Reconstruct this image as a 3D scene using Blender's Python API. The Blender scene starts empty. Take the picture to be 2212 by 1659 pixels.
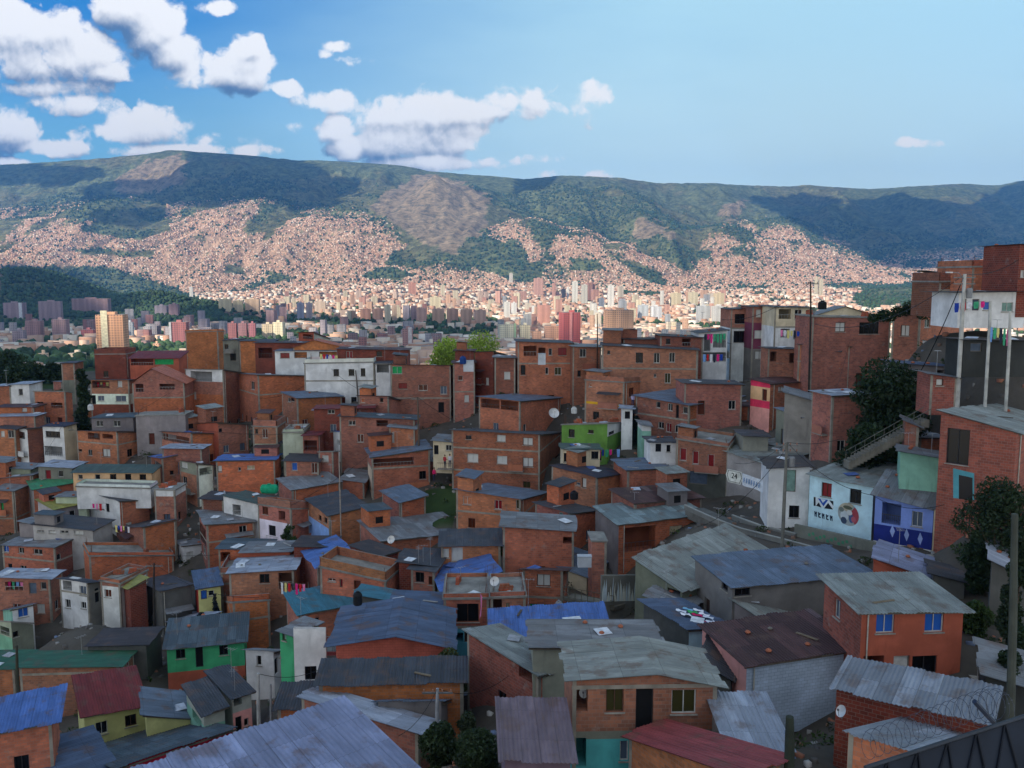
import bpy, math, random
import numpy as np
from mathutils import Vector
random.seed(7); RS = np.random.RandomState(11)
SC = bpy.context.scene
COL = SC.collection
# ------------------------------------------------------------------ camera
FP, CXP, CYP, HZ = 1915.0, 1106.0, 829.5, 600.0
PITCH = math.atan((CYP-HZ)/FP)
cam_d = bpy.data.cameras.new("camera"); cam = bpy.data.objects.new("camera", cam_d); COL.objects.link(cam)
cam_d.sensor_width = 36; cam_d.lens = 36*FP/2212.0
cam_d.clip_start = 0.5; cam_d.clip_end = 60000
cam.location = (0, 0, 0); cam.rotation_euler = (math.pi/2-PITCH, 0, 0)
SC.camera = cam
CP, SP = math.cos(PITCH), math.sin(PITCH)
def ray(x, y):
    a = (x-CXP)/FP; b = -(y-CYP)/FP
    v = np.array([a, CP+b*SP, -SP+b*CP]); return v/v[1]
def P(x, y, d):
    return ray(x, y)*d
def proj(X, Y, Z):
    f = Y*CP-Z*SP; u = Y*SP+Z*CP
    return CXP+FP*X/f, CYP-FP*u/f
# ------------------------------------------------------------------ light and sky
SUN_EL, SUN_AZ = math.radians(29), math.radians(224)   # azimuth clockwise from +Y: behind the camera, a little left
SUNV = np.array([math.sin(SUN_AZ)*math.cos(SUN_EL), math.cos(SUN_AZ)*math.cos(SUN_EL), math.sin(SUN_EL)])
sd = bpy.data.lights.new("sun", 'SUN'); sd.energy = 5.0; sd.angle = math.radians(0.5); sd.color = (1.0, 0.87, 0.70)
so = bpy.data.objects.new("sun", sd); COL.objects.link(so)
so.rotation_euler = Vector(SUNV).to_track_quat('Z', 'Y').to_euler()
SC.view_settings.view_transform = 'Standard'; SC.view_settings.look = 'None'
SC.view_settings.exposure = EXPO = 0.55; SC.view_settings.gamma = 1
SC.cycles.max_bounces = 6; SC.cycles.diffuse_bounces = 2; SC.cycles.glossy_bounces = 2
SC.cycles.transparent_max_bounces = 6; SC.cycles.volume_bounces = 0
SC.cycles.use_denoising = True
SC.cycles.use_adaptive_sampling = True; SC.cycles.adaptive_threshold = 0.02

class NT:
    def __init__(s, nt): s.nt = nt; nt.nodes.clear()
    def n(s, t, **kw):
        nd = s.nt.nodes.new(t)
        for k, v in kw.items(): setattr(nd, k, v)
        return nd
    def put(s, inp, v):
        if isinstance(v, bpy.types.NodeSocket): s.nt.links.new(v, inp)
        elif v is not None:
            try: inp.default_value = v
            except Exception: inp.default_value = (v[0], v[1], v[2], 1) if len(v) == 3 else v
    def m(s, op, a, b=None, c=None, clamp=False):
        nd = s.n('ShaderNodeMath', operation=op, use_clamp=clamp)
        s.put(nd.inputs[0], a)
        if b is not None: s.put(nd.inputs[1], b)
        if c is not None: s.put(nd.inputs[2], c)
        return nd.outputs[0]
    def vm(s, op, a, b=None, out=0, sc=None):
        nd = s.n('ShaderNodeVectorMath', operation=op); s.put(nd.inputs[0], a)
        if b is not None: s.put(nd.inputs[1], b)
        if sc is not None: s.put(nd.inputs[3], sc)
        return nd.outputs[out]
    def mix(s, f, a, b, bt='MIX'):
        nd = s.n('ShaderNodeMix', data_type='RGBA', blend_type=bt, clamp_factor=True)
        s.put(nd.inputs[0], f); s.put(nd.inputs[6], a); s.put(nd.inputs[7], b); return nd.outputs[2]
    def ss(s, x, lo, hi, a=0.0, b=1.0):
        nd = s.n('ShaderNodeMapRange', interpolation_type='SMOOTHSTEP')
        for i, v in enumerate((x, lo, hi, a, b)): s.put(nd.inputs[i], v)
        return nd.outputs[0]
    def noise(s, vec, scale, detail=4, rough=0.55, dist=0.0, out=0):
        nd = s.n('ShaderNodeTexNoise'); s.put(nd.inputs['Vector'], vec); s.put(nd.inputs['Scale'], scale)
        s.put(nd.inputs['Detail'], detail); s.put(nd.inputs['Roughness'], rough); s.put(nd.inputs['Distortion'], dist)
        return nd.outputs[out]

world = bpy.data.worlds.new("World"); SC.world = world; world.use_nodes = True
world.cycles.sampling_method = 'MANUAL'; world.cycles.sample_map_resolution = 256
T = NT(world.node_tree)
sky = T.n('ShaderNodeTexSky', sky_type='NISHITA'); sky.sun_disc = False
sky.sun_elevation = SUN_EL; sky.sun_rotation = SUN_AZ; sky.altitude = 1600; sky.air_density = 1.0; sky.dust_density = 0.6; sky.ozone_density = 1.5
SKYS = 0.15
geo = T.n('ShaderNodeTexCoord'); sx = T.n('ShaderNodeSeparateXYZ'); T.put(sx.inputs[0], geo.outputs['Generated'])
ymax = T.m('MAXIMUM', sx.outputs[1], 0.15)
PX = T.m('DIVIDE', sx.outputs[0], ymax); PZ = T.m('DIVIDE', sx.outputs[2], ymax)
cb = T.n('ShaderNodeCombineXYZ'); T.put(cb.inputs[0], PX); T.put(cb.inputs[1], PZ)
PV = cb.outputs[0]
BLOBS = [(55,72,85,62,1.3),(130,62,60,48,1.2),(150,118,110,58,1.2),(55,130,100,50,1.1),(215,150,75,26,.8),
 (285,15,80,55,1.4),(335,60,70,62,1.3),(375,110,55,50,1.2),(420,150,40,32,.9),(505,152,85,48,1.3),(530,105,42,36,1.2),(548,84,24,20,1.1),(430,172,90,26,1.0),(612,190,50,18,.9),
 (100,190,130,22,.75),(150,225,95,24,.8),(15,275,75,48,1.2),(330,268,95,40,1.0),(280,292,140,26,.9),(440,302,95,20,.6),(120,318,140,20,.9),(380,326,190,18,1.1),
 (700,220,66,26,.9),(722,280,42,32,1.1),(742,318,40,28,1.0),(900,250,130,46,1.2),(985,240,110,44,1.3),(1078,217,75,17,.9),(885,300,110,44,1.2),(1000,300,75,50,1.2),(950,352,130,22,1.2),(20,352,60,14,.9),
 (735,103,30,12,.65),(770,130,52,13,.6),(705,118,20,10,.5),(1160,346,60,12,.55),(1200,374,45,12,.75),(1275,378,42,14,.9),(1960,310,60,10,.5),(1130,230,160,40,.35),(640,272,40,14,.4),(470,18,40,16,.7)]
def cloud_density(T, vec):
    D = None
    for (x, y, rx, ry, w) in BLOBS:
        c = ray(x, y)
        q = T.vm('MULTIPLY', T.vm('SUBTRACT', vec, (c[0], c[2], 0)), (FP/(rx*1.16), FP/(ry*1.16), 0))
        l = T.vm('DOT_PRODUCT', q, q, out=1)
        v = T.m('MULTIPLY', T.m('SUBTRACT', 1.0, l), w)
        if D is None: D = v
        else:
            nd = T.n('ShaderNodeMath', operation='SMOOTH_MAX'); T.put(nd.inputs[0], D); T.put(nd.inputs[1], v); nd.inputs[2].default_value = .35; D = nd.outputs[0]
    D = T.m('MAXIMUM', D, -1.6)
    wv = T.vm('ADD', vec, T.vm('SCALE', T.vm('SUBTRACT', T.noise(vec, 22, 4, .6, out=1), (.5, .5, .5)), sc=.035))
    n1 = T.noise(wv, 15, 6, .62); n2 = T.noise(T.vm('ADD', vec, (3.1, 1.7, 0)), 7, 3, .5)
    v1 = T.n('ShaderNodeTexVoronoi'); T.put(v1.inputs['Vector'], wv); v1.inputs['Scale'].default_value = 30
    v2 = T.n('ShaderNodeTexVoronoi'); T.put(v2.inputs['Vector'], wv); v2.inputs['Scale'].default_value = 75
    nn = T.m('ADD', T.m('MULTIPLY', T.m('SUBTRACT', n1, .5), 5.4), T.m('MULTIPLY', T.m('SUBTRACT', n2, .5), 2.2))
    nn = T.m('ADD', nn, T.m('MULTIPLY', T.m('SUBTRACT', .42, v1.outputs['Distance']), 1.5))
    nn = T.m('ADD', nn, T.m('MULTIPLY', T.m('SUBTRACT', .42, v2.outputs['Distance']), .55))
    return T.m('MULTIPLY_ADD', D, 1.5, nn), D
g = bpy.data.node_groups.new("cloud_field", 'ShaderNodeTree')
g.interface.new_socket("V", in_out='INPUT', socket_type='NodeSocketVector'); g.interface.new_socket("D", in_out='OUTPUT', socket_type='NodeSocketFloat'); g.interface.new_socket("S", in_out='OUTPUT', socket_type='NodeSocketFloat')
G = NT(g); gi = G.n('NodeGroupInput'); go = G.n('NodeGroupOutput'); _o = cloud_density(G, gi.outputs[0]); G.put(go.inputs[0], _o[0]); G.put(go.inputs[1], _o[1])
def cfield(v):
    nd = T.n('ShaderNodeGroup'); nd.node_tree = g; T.put(nd.inputs[0], v); return nd.outputs[0], nd.outputs[1]
D0, S0 = cfield(PV); D1, _x = cfield(T.vm('ADD', PV, (0.003, 0.007, 0))); _y, S1 = cfield(T.vm('ADD', PV, (0.004, 0.022, 0)))
alpha = T.ss(D0, -.1, .75)
lit = T.m('ADD', T.m('MULTIPLY', T.m('SUBTRACT', D0, D1), .9), T.m('MULTIPLY', T.m('SUBTRACT', S0, S1), 2.4)); lit = T.ss(T.m('MULTIPLY_ADD', D0, -.12, lit), -2.6, .7)
ccol = T.mix(lit, (0.07, 0.13, 0.235), (.80, .79, .77))
# clear sky: physical sky, paler to the right where thin cirrus veils it
base = T.vm('SCALE', sky.outputs[0], sc=SKYS)
veil = T.ss(T.m('ADD', PX, T.m('MULTIPLY', PZ, -.2)), -.55, .15)
streak = T.noise(T.vm('MULTIPLY', PV, (1.2, 5, 0)), 3, 5, .6)
veil = T.m('MULTIPLY_ADD', T.m('SUBTRACT', streak, .5), .35, veil, clamp=True)
hor = T.ss(PZ, .30, .08)
deep = T.mix(hor, (0.0, 0.155, 0.45), (0.18, 0.46, 0.61)); pale = T.mix(hor, (0.37, 0.59, 0.68), (0.52, 0.69, 0.71))
tint = T.mix(veil, deep, pale)
clear = T.mix(.94, base, tint)
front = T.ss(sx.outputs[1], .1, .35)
backc = T.mix(T.ss(sx.outputs[2], -.05, .5), (.98, .97, .97), (.84, .93, 1.05))   # fill light: bright sky added unseen behind and above the camera
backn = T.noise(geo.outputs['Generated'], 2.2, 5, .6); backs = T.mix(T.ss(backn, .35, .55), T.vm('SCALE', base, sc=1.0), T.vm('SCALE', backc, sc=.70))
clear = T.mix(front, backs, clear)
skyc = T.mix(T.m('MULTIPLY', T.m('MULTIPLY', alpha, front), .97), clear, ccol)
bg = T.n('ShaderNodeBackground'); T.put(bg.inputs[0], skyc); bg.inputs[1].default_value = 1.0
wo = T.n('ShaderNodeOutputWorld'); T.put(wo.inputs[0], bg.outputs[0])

# ------------------------------------------------------------------ helpers
def S(r, g=None, b=None):
    if g is None: r, g, b = r
    f = lambda c: (c/255/12.92) if c/255 <= .04045 else ((c/255+.055)/1.055)**2.4
    return (f(r), f(g), f(b))
def tag(o, label=None, cat=None, group=None, kind=None):
    for k, v in (('label', label), ('category', cat), ('group', group), ('kind', kind)):
        if v: o[k] = v
    return o
def empty(name, loc, rz=0):
    o = bpy.data.objects.new(name, None); COL.objects.link(o); o.location = loc; o.rotation_euler = (0, 0, rz); o.empty_display_size = .3; return o
class MB:
    """collects faces with per-face colour and material index; builds one mesh object"""
    def __init__(s): s.v = []; s.f = []; s.c = []; s.m = []; s.uv = []
    def face(s, pts, col=(.5, .5, .5), mi=0, uv=None):
        i = len(s.v); s.v += [tuple(map(float, p)) for p in pts]; s.f.append(list(range(i, i+len(pts)))); s.c.append(col); s.m.append(mi)
        if uv is None:
            p = [np.array(q, float) for q in pts]; e = p[1]-p[0]; L = np.linalg.norm(e); e = e/(L+1e-9)
            n = np.cross(p[1]-p[0], p[2]-p[0]); n = n/(np.linalg.norm(n)+1e-9); t = np.cross(n, e)
            uv = [((q-p[0]) @ e, (q-p[0]) @ t) for q in p]
        s.uv += [tuple(u) for u in uv]
    def box(s, c, a, b, h, col=(.5,.5,.5), mi=0):
        """c: bottom corner, a,b: edge vectors, h: height vector or number"""
        c = np.array(c, float); a = np.array(a, float); b = np.array(b, float); h = np.array([0, 0, h], float) if np.isscalar(h) else np.array(h, float)
        p = [c, c+a, c+a+b, c+b, c+h, c+a+h, c+a+b+h, c+b+h]
        if np.dot(np.cross(a, b), h) < 0: p = [p[i] for i in (0, 3, 2, 1, 4, 7, 6, 5)]
        for q in ((0, 1, 5, 4), (1, 2, 6, 5), (2, 3, 7, 6), (3, 0, 4, 7), (4, 5, 6, 7), (3, 2, 1, 0)): s.face([p[i] for i in q], col, mi)
    def tube(s, pts, r, n=8, col=(.5,.5,.5), mi=0, cap=True):
        pts = [np.array(p, float) for p in pts]; rr = r if hasattr(r, '__len__') else [r]*len(pts); rings = []
        for i, p in enumerate(pts):
            t = pts[min(i+1, len(pts)-1)]-pts[max(i-1, 0)]; t = t/(np.linalg.norm(t)+1e-9)
            u = np.cross(t, (0, 0, 1) if abs(t[2]) < .95 else (1, 0, 0)); u /= np.linalg.norm(u); w = np.cross(t, u)
            rings.append([p+rr[i]*(math.cos(2*math.pi*k/n)*u+math.sin(2*math.pi*k/n)*w) for k in range(n)])
        for A, B in zip(rings, rings[1:]):
            for k in range(n): s.face([A[k], A[(k+1) % n], B[(k+1) % n], B[k]], col, mi)
        if cap: s.face(rings[0][::-1], col, mi); s.face(rings[-1], col, mi)
    def lathe(s, c, prof, n=14, col=(.5,.5,.5), mi=0):
        c = np.array(c, float)
        R = [[c+np.array([r*math.cos(2*math.pi*k/n), r*math.sin(2*math.pi*k/n), z]) for k in range(n)] for r, z in prof]
        for A, B in zip(R, R[1:]):
            for k in range(n): s.face([A[k], A[(k+1) % n], B[(k+1) % n], B[k]], col, mi)
        s.face(R[0][::-1], col, mi); s.face(R[-1], col, mi)
    def build(s, name, mats, parent=None, color=None, smooth=False):
        me = bpy.data.meshes.new(name); o_loc = np.zeros(3)
        par_inv = None
        V = np.array(s.v).reshape(-1, 3)
        if parent is not None:
            ML = parent
            off = np.array([0., 0., 0.]); q = parent
            while q is not None: off = off+np.array(q.location); q = q.parent
            V = V-off
        me.from_pydata(V.tolist(), [], s.f)
        if not isinstance(mats, (list, tuple)): mats = [mats]
        for m_ in mats: me.materials.append(m_)
        me.polygons.foreach_set('material_index', s.m)
        at = me.attributes.new('col', 'FLOAT_COLOR', 'CORNER')
        cc = np.ones((len(s.uv), 4), np.float32); cc[:, :3] = np.repeat(np.array(s.c, np.float32), [len(f) for f in s.f], axis=0)
        at.data.foreach_set('color', cc.ravel())
        ul = me.uv_layers.new(name='UVMap'); ul.data.foreach_set('uv', np.array(s.uv, np.float32).ravel())
        if smooth: me.polygons.foreach_set('use_smooth', [True]*len(s.f))
        me.update()
        o = bpy.data.objects.new(name, me); COL.objects.link(o)
        if parent is not None: o.parent = parent
        if color: o.color = color
        return o

def bigmesh(name, V, F, mats, cols=None, mi=None, smooth=False, uv=None):
    """numpy mesh: F is (n,4) or (n,3) of indices, cols one colour per face"""
    me = bpy.data.meshes.new(name); F = np.asarray(F); k = F.shape[1]
    me.vertices.add(len(V)); me.vertices.foreach_set('co', np.asarray(V, np.float32).ravel())
    me.loops.add(F.size); me.loops.foreach_set('vertex_index', F.astype(np.int32).ravel())
    me.polygons.add(len(F)); me.polygons.foreach_set('loop_start', np.arange(0, F.size, k, dtype=np.int32))
    me.polygons.foreach_set('loop_total', np.full(len(F), k, np.int32))
    for m_ in (mats if isinstance(mats, (list, tuple)) else [mats]): me.materials.append(m_)
    if mi is not None: me.polygons.foreach_set('material_index', np.asarray(mi, np.int32))
    if cols is not None:
        at = me.attributes.new('col', 'FLOAT_COLOR', 'CORNER'); c4 = np.ones((F.size, 4), np.float32)
        c4[:, :3] = np.repeat(np.asarray(cols, np.float32), k, axis=0); at.data.foreach_set('color', c4.ravel())
    if uv is not None:
        ul = me.uv_layers.new(name='UVMap'); ul.data.foreach_set('uv', np.asarray(uv, np.float32).ravel())
    me.update(calc_edges=True); me.validate()
    if smooth: me.polygons.foreach_set('use_smooth', [True]*len(me.polygons))
    o = bpy.data.objects.new(name, me); COL.objects.link(o); return o
def vnoise(x, y, seed=0):
    xi = np.floor(x).astype(np.int64); yi = np.floor(y).astype(np.int64); fx = x-xi; fy = y-yi
    fx = fx*fx*(3-2*fx); fy = fy*fy*(3-2*fy)
    def h(a, b):
        n = (a*374761393+b*668265263+seed*1442695041) & 0xffffffff
        n = ((n ^ (n >> 13))*1274126177) & 0xffffffff
        return ((n ^ (n >> 16)) & 0xffff)/65535.0
    return (h(xi, yi)*(1-fx)+h(xi+1, yi)*fx)*(1-fy)+(h(xi, yi+1)*(1-fx)+h(xi+1, yi+1)*fx)*fy
def fbm(x, y, oct=5, seed=0, ridged=False):
    s = 0; a = 1; t = 0
    for i in range(oct):
        n = vnoise(x*2**i, y*2**i, seed+i*17)
        if ridged: n = 1-np.abs(2*n-1)
        s = s+a*n; t += a; a *= .5
    return s/t
def inpoly(x, y, poly):
    x = np.asarray(x, float); y = np.asarray(y, float); r = np.zeros(x.shape, bool); n = len(poly)
    for i in range(n):
        x1, y1 = poly[i]; x2, y2 = poly[(i+1) % n]
        c = ((y1 > y) != (y2 > y)) & (x < (x2-x1)*(y-y1)/((y2-y1) if y2 != y1 else 1e-9)+x1); r ^= c
    return r

# ------------------------------------------------------------------ materials
def mat(name): 
    m_ = bpy.data.materials.new(name); m_.use_nodes = True; t = NT(m_.node_tree)
    b = t.n('ShaderNodeBsdfPrincipled'); o = t.n('ShaderNodeOutputMaterial'); t.put(o.inputs[0], b.outputs[0]); b.inputs['Roughness'].default_value = .85
    b.inputs['Specular IOR Level'].default_value = .25
    return m_, t, b
def attr(t, nm='col'):
    a = t.n('ShaderNodeAttribute', attribute_name=nm); return a.outputs[0]
def bump(t, b, h, s=.4, d=.02):
    nd = t.n('ShaderNodeBump'); nd.inputs['Strength'].default_value = s; nd.inputs['Distance'].default_value = d; t.put(nd.inputs['Height'], h); t.put(b.inputs['Normal'], nd.outputs[0])
def stain(t, uvv, col, amt=1.0):
    """weathering: blotches and streaks of real dirt, in object space"""
    tc = t.n('ShaderNodeTexCoord'); n1 = t.noise(tc.outputs['Object'], .45, 5, .62); n2 = t.noise(t.vm('MULTIPLY', tc.outputs['Object'], (1.6, 1.6, .25)), 1.3, 4, .6)
    c = t.mix(t.ss(n1, .35, .72), t.vm('SCALE', col, sc=.80), t.vm('SCALE', col, sc=1.16))
    c = t.mix(t.m('MULTIPLY', t.ss(n2, .55, .78), .38*amt), c, t.vm('SCALE', col, sc=.42)); return c
def m_brick():
    m_, t, b = mat("brick"); uv = t.n('ShaderNodeUVMap'); uv.uv_map = 'UVMap'; a = attr(t)
    br = t.n('ShaderNodeTexBrick'); t.put(br.inputs['Vector'], uv.outputs[0]); br.inputs['Scale'].default_value = 1
    br.inputs['Brick Width'].default_value = .40; br.inputs['Row Height'].default_value = .21; br.inputs['Mortar Size'].default_value = .016; br.inputs['Mortar Smooth'].default_value = .3
    br.inputs['Bias'].default_value = 0
    c = stain(t, None, a); tcb = t.n('ShaderNodeTexCoord'); oib = t.n('ShaderNodeObjectInfo'); pb_ = t.vm('ADD', tcb.outputs['Object'], t.vm('SCALE', oib.outputs['Location'], sc=.7))
    c = t.mix(t.m('MULTIPLY', t.ss(t.noise(pb_, .8, 6, .68), .60, .70), .5), c, (.26, .235, .21))
    c = t.mix(t.m('MULTIPLY', t.ss(t.noise(t.vm('MULTIPLY', pb_, (.7, .7, 2.2)), .9, 5, .65), .62, .66), .55), c, t.vm('SCALE', c, sc=.5))
    t.put(br.inputs['Color1'], t.vm('MULTIPLY', c, (1.16, 1.08, 1.0))); t.put(br.inputs['Color2'], t.vm('MULTIPLY', c, (.72, .74, .78)))
    t.put(br.inputs['Mortar'], t.mix(.55, c, (.20, .175, .15)))
    t.put(b.inputs['Base Color'], br.outputs[0]); bump(t, b, t.m('SUBTRACT', 1.0, br.outputs['Fac']), .5, .02); b.inputs['Roughness'].default_value = .92; return m_
def m_plaster():
    m_, t, b = mat("plaster"); a = attr(t); c = stain(t, None, a, 1.0); t.put(b.inputs['Base Color'], c)
    tc = t.n('ShaderNodeTexCoord'); bump(t, b, t.noise(tc.outputs['Object'], 6, 4), .35, .02); return m_
def m_block():
    m_, t, b = mat("painted_block"); uv = t.n('ShaderNodeUVMap'); uv.uv_map = 'UVMap'; a = attr(t)
    br = t.n('ShaderNodeTexBrick'); t.put(br.inputs['Vector'], uv.outputs[0]); br.inputs['Scale'].default_value = 1
    br.inputs['Brick Width'].default_value = .40; br.inputs['Row Height'].default_value = .21; br.inputs['Mortar Size'].default_value = .012
    c = stain(t, None, a, .8); t.put(br.inputs['Color1'], c); t.put(br.inputs['Color2'], t.vm('SCALE', c, sc=.88)); t.put(br.inputs['Mortar'], t.vm('SCALE', c, sc=.62))
    t.put(b.inputs['Base Color'], br.outputs[0]); bump(t, b, t.m('SUBTRACT', 1.0, br.outputs['Fac']), .5, .02); return m_
def m_roof(name, corr):
    m_, t, b = mat(name); uv = t.n('ShaderNodeUVMap'); uv.uv_map = 'UVMap'; oi = t.n('ShaderNodeObjectInfo'); a = attr(t)
    br = t.n('ShaderNodeTexBrick'); off = t.vm('ADD', uv.outputs[0], t.vm('SCALE', oi.outputs['Location'], sc=.137)); t.put(br.inputs['Vector'], off)
    br.inputs['Scale'].default_value = 1; br.inputs['Brick Width'].default_value = .92; br.inputs['Row Height'].default_value = 2.3; br.offset = 0.0; br.inputs['Mortar Size'].default_value = .018; br.inputs['Bias'].default_value = -.35
    t.put(br.inputs['Color1'], (0, 0, 0)); t.put(br.inputs['Color2'], (1, 1, 1)); t.put(br.inputs['Mortar'], (.12, .12, .12))
    tc = t.n('ShaderNodeTexCoord'); n1 = t.noise(t.vm('MULTIPLY', uv.outputs[0], (1.4, .35, 1)), 1.0, 5, .65); n2 = t.noise(tc.outputs['Object'], .7, 5, .6)
    c = t.mix(t.ss(n1, .3, .75), t.vm('SCALE', a, sc=.68), t.vm('SCALE', a, sc=1.25))
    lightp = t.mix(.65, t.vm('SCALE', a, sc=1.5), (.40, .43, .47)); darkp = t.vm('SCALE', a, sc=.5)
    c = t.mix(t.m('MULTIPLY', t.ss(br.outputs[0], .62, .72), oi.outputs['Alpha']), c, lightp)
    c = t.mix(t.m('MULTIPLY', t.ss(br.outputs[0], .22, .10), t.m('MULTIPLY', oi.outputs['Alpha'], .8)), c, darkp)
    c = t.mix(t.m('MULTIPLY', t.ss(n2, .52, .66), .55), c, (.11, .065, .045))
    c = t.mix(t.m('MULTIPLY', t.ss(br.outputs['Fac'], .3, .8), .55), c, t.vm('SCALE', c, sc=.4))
    t.put(b.inputs['Base Color'], c); b.inputs['Roughness'].default_value = .62
    b.inputs['Specular IOR Level'].default_value = .3
    if corr:
        w = t.n('ShaderNodeTexWave', wave_type='BANDS', bands_direction='X'); t.put(w.inputs['Vector'], uv.outputs[0]); w.inputs['Scale'].default_value = 1/(.2)*.3183*1.0; w.inputs['Distortion'].default_value = 0
        bump(t, b, w.outputs[1], .5, .04)
    return m_
def m_flat(name, col=None, rough=.8, var=.25, metal=0, sc=2.0):
    m_, t, b = mat(name); a = attr(t) if col is None else None
    tc = t.n('ShaderNodeTexCoord'); n = t.noise(tc.outputs['Object'], sc, 4, .6)
    if a is None: nd = t.n('ShaderNodeRGB'); nd.outputs[0].default_value = (*col, 1); a = nd.outputs[0]
    t.put(b.inputs['Base Color'], t.mix(t.ss(n, .3, .7), t.vm('SCALE', a, sc=1-var), t.vm('SCALE', a, sc=1+var*.6)))
    b.inputs['Roughness'].default_value = rough; b.inputs['Metallic'].default_value = metal; return m_
def m_leaf():
    m_, t, b = mat("leaf"); a = attr(t); oi = t.n('ShaderNodeObjectInfo')
    t.put(b.inputs['Base Color'], a); b.inputs['Roughness'].default_value = .6
    tr = t.n('ShaderNodeBsdfTranslucent'); t.put(tr.inputs[0], t.vm('MULTIPLY', a, (1.2, 1.4, .6))); mx = t.n('ShaderNodeMixShader'); mx.inputs[0].default_value = .25
    t.put(mx.inputs[1], b.outputs[0]); t.put(mx.inputs[2], tr.outputs[0])
    for nd in t.nt.nodes:
        if nd.type == 'OUTPUT_MATERIAL': t.put(nd.inputs[0], mx.outputs[0])
    return m_
def m_glass():
    m_, t, b = mat("window_glass"); t.put(b.inputs['Base Color'], attr(t)); b.inputs['Roughness'].default_value = .25; b.inputs['Specular IOR Level'].default_value = .35; return m_
def m_tower():
    """facade with a grid of window bays; colour from the object"""
    m_, t, b = mat("tower_facade"); uv = t.n('ShaderNodeUVMap'); uv.uv_map = 'UVMap'; a = attr(t)
    sp = t.n('ShaderNodeSeparateXYZ'); t.put(sp.inputs[0], uv.outputs[0])
    fx = t.m('FRACT', t.m('DIVIDE', sp.outputs[0], 3.4)); fy = t.m('FRACT', t.m('DIVIDE', sp.outputs[1], 3.0))
    wx = t.m('LESS_THAN', t.m('ABSOLUTE', t.m('SUBTRACT', fx, .5)), .27); wy = t.m('LESS_THAN', t.m('ABSOLUTE', t.m('SUBTRACT', fy, .5)), .25)
    col3 = t.m('FRACT', t.m('MULTIPLY', t.m('FLOOR', t.m('DIVIDE', sp.outputs[0], 6.8)), .618))
    c = t.mix(t.ss(col3, .35, .4), a, t.vm('SCALE', a, sc=.82))
    c = t.mix(t.m('MULTIPLY', t.m('MULTIPLY', wx, wy), .62), c, (.05, .06, .07))
    t.put(b.inputs['Base Color'], c); return m_
M_BRICK, M_PLASTER, M_BLOCK = m_brick(), m_plaster(), m_block()
M_ROOF, M_ROOFC = m_roof("sheet_roof", True), m_roof("corrugated_roof", False)
M_FLAT = m_flat("painted_surface"); M_METAL = m_flat("dull_metal", None, .45, .2, .3); M_CONC = m_flat("weathered_concrete", None, .95, .3, 0, .8)
M_LEAF, M_GLASS, M_TOWER = m_leaf(), m_glass(), m_tower()
M_BARK = m_flat("bark", (.09, .065, .045), .95, .4, 0, 6); M_CLOTH = m_flat("cloth", None, .9, .15, 0, 4)
M_SHADE_CLOUD = m_flat("shade_cloud_white", (.8, .8, .8), 1, .02)
# ------------------------------------------------------------------ far terrain
def px_curve(pts):
    xs, ys = zip(*pts); return lambda x: np.interp(x, xs, ys)
RIDGE = px_curve([(-400,352),(0,357),(150,350),(300,335),(395,326),(500,331),(600,341),(720,347),(850,355),(930,370),(1060,378),(1130,388),(1200,381),(1290,382),(1400,391),(1480,396),(1600,398),(1750,401),(1880,409),(1960,401),(2050,397),(2130,401),(2170,392),(2212,385),(2600,360)])
def zfoot(px): return np.interp(px, [0, 1100, 1600, 2212], [-118, -118, -80, -45])
def dfoot(px): return np.interp(px, [0, 1100, 1600, 2212], [5400, 5600, 6000, 6400])
def dridge(px): return np.interp(px, [0, 1100, 2212], [9400, 9600, 11500])
MIDD = [260, 450, 600, 800, 1000, 1250, 1500, 2200, 3500]
MIDZ = [-40, -58, -72, -84, -90, -103, -112, -124, -126]
# peak px x, px y, distance, half width px, half depth m, power
BUMPS = [(940,374,7900,100,1000,.95),(870,470,7700,80,700,1.4),(250,429,7500,120,700,1.6),(560,421,7500,85,650,1.6),(700,470,7000,120,600,1.6),(60,470,7200,150,600,1.6),
 (1150,474,7100,95,700,1.3),(1255,500,6800,80,600,1.5),(1330,530,6500,80,500,1.5),(1060,516,6600,60,350,1.6),(1130,560,6300,60,300,1.6),
 (1380,470,7600,70,600,1.4),(1560,490,7400,110,700,1.5),(1690,470,8200,110,800,1.5),(1720,520,7400,130,600,1.5),(1880,575,6800,90,500,1.5),(2060,555,7200,160,700,1.5),
 (60,584,3000,150,420,1.7),(-120,580,3000,200,450,1.7),(330,634,2900,120,320,1.7),(430,655,2900,90,260,1.7),(1990,618,4600,120,350,1.7),(1180,395,8900,110,700,1.5),(1310,400,8800,100,800,1.3)]
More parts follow.
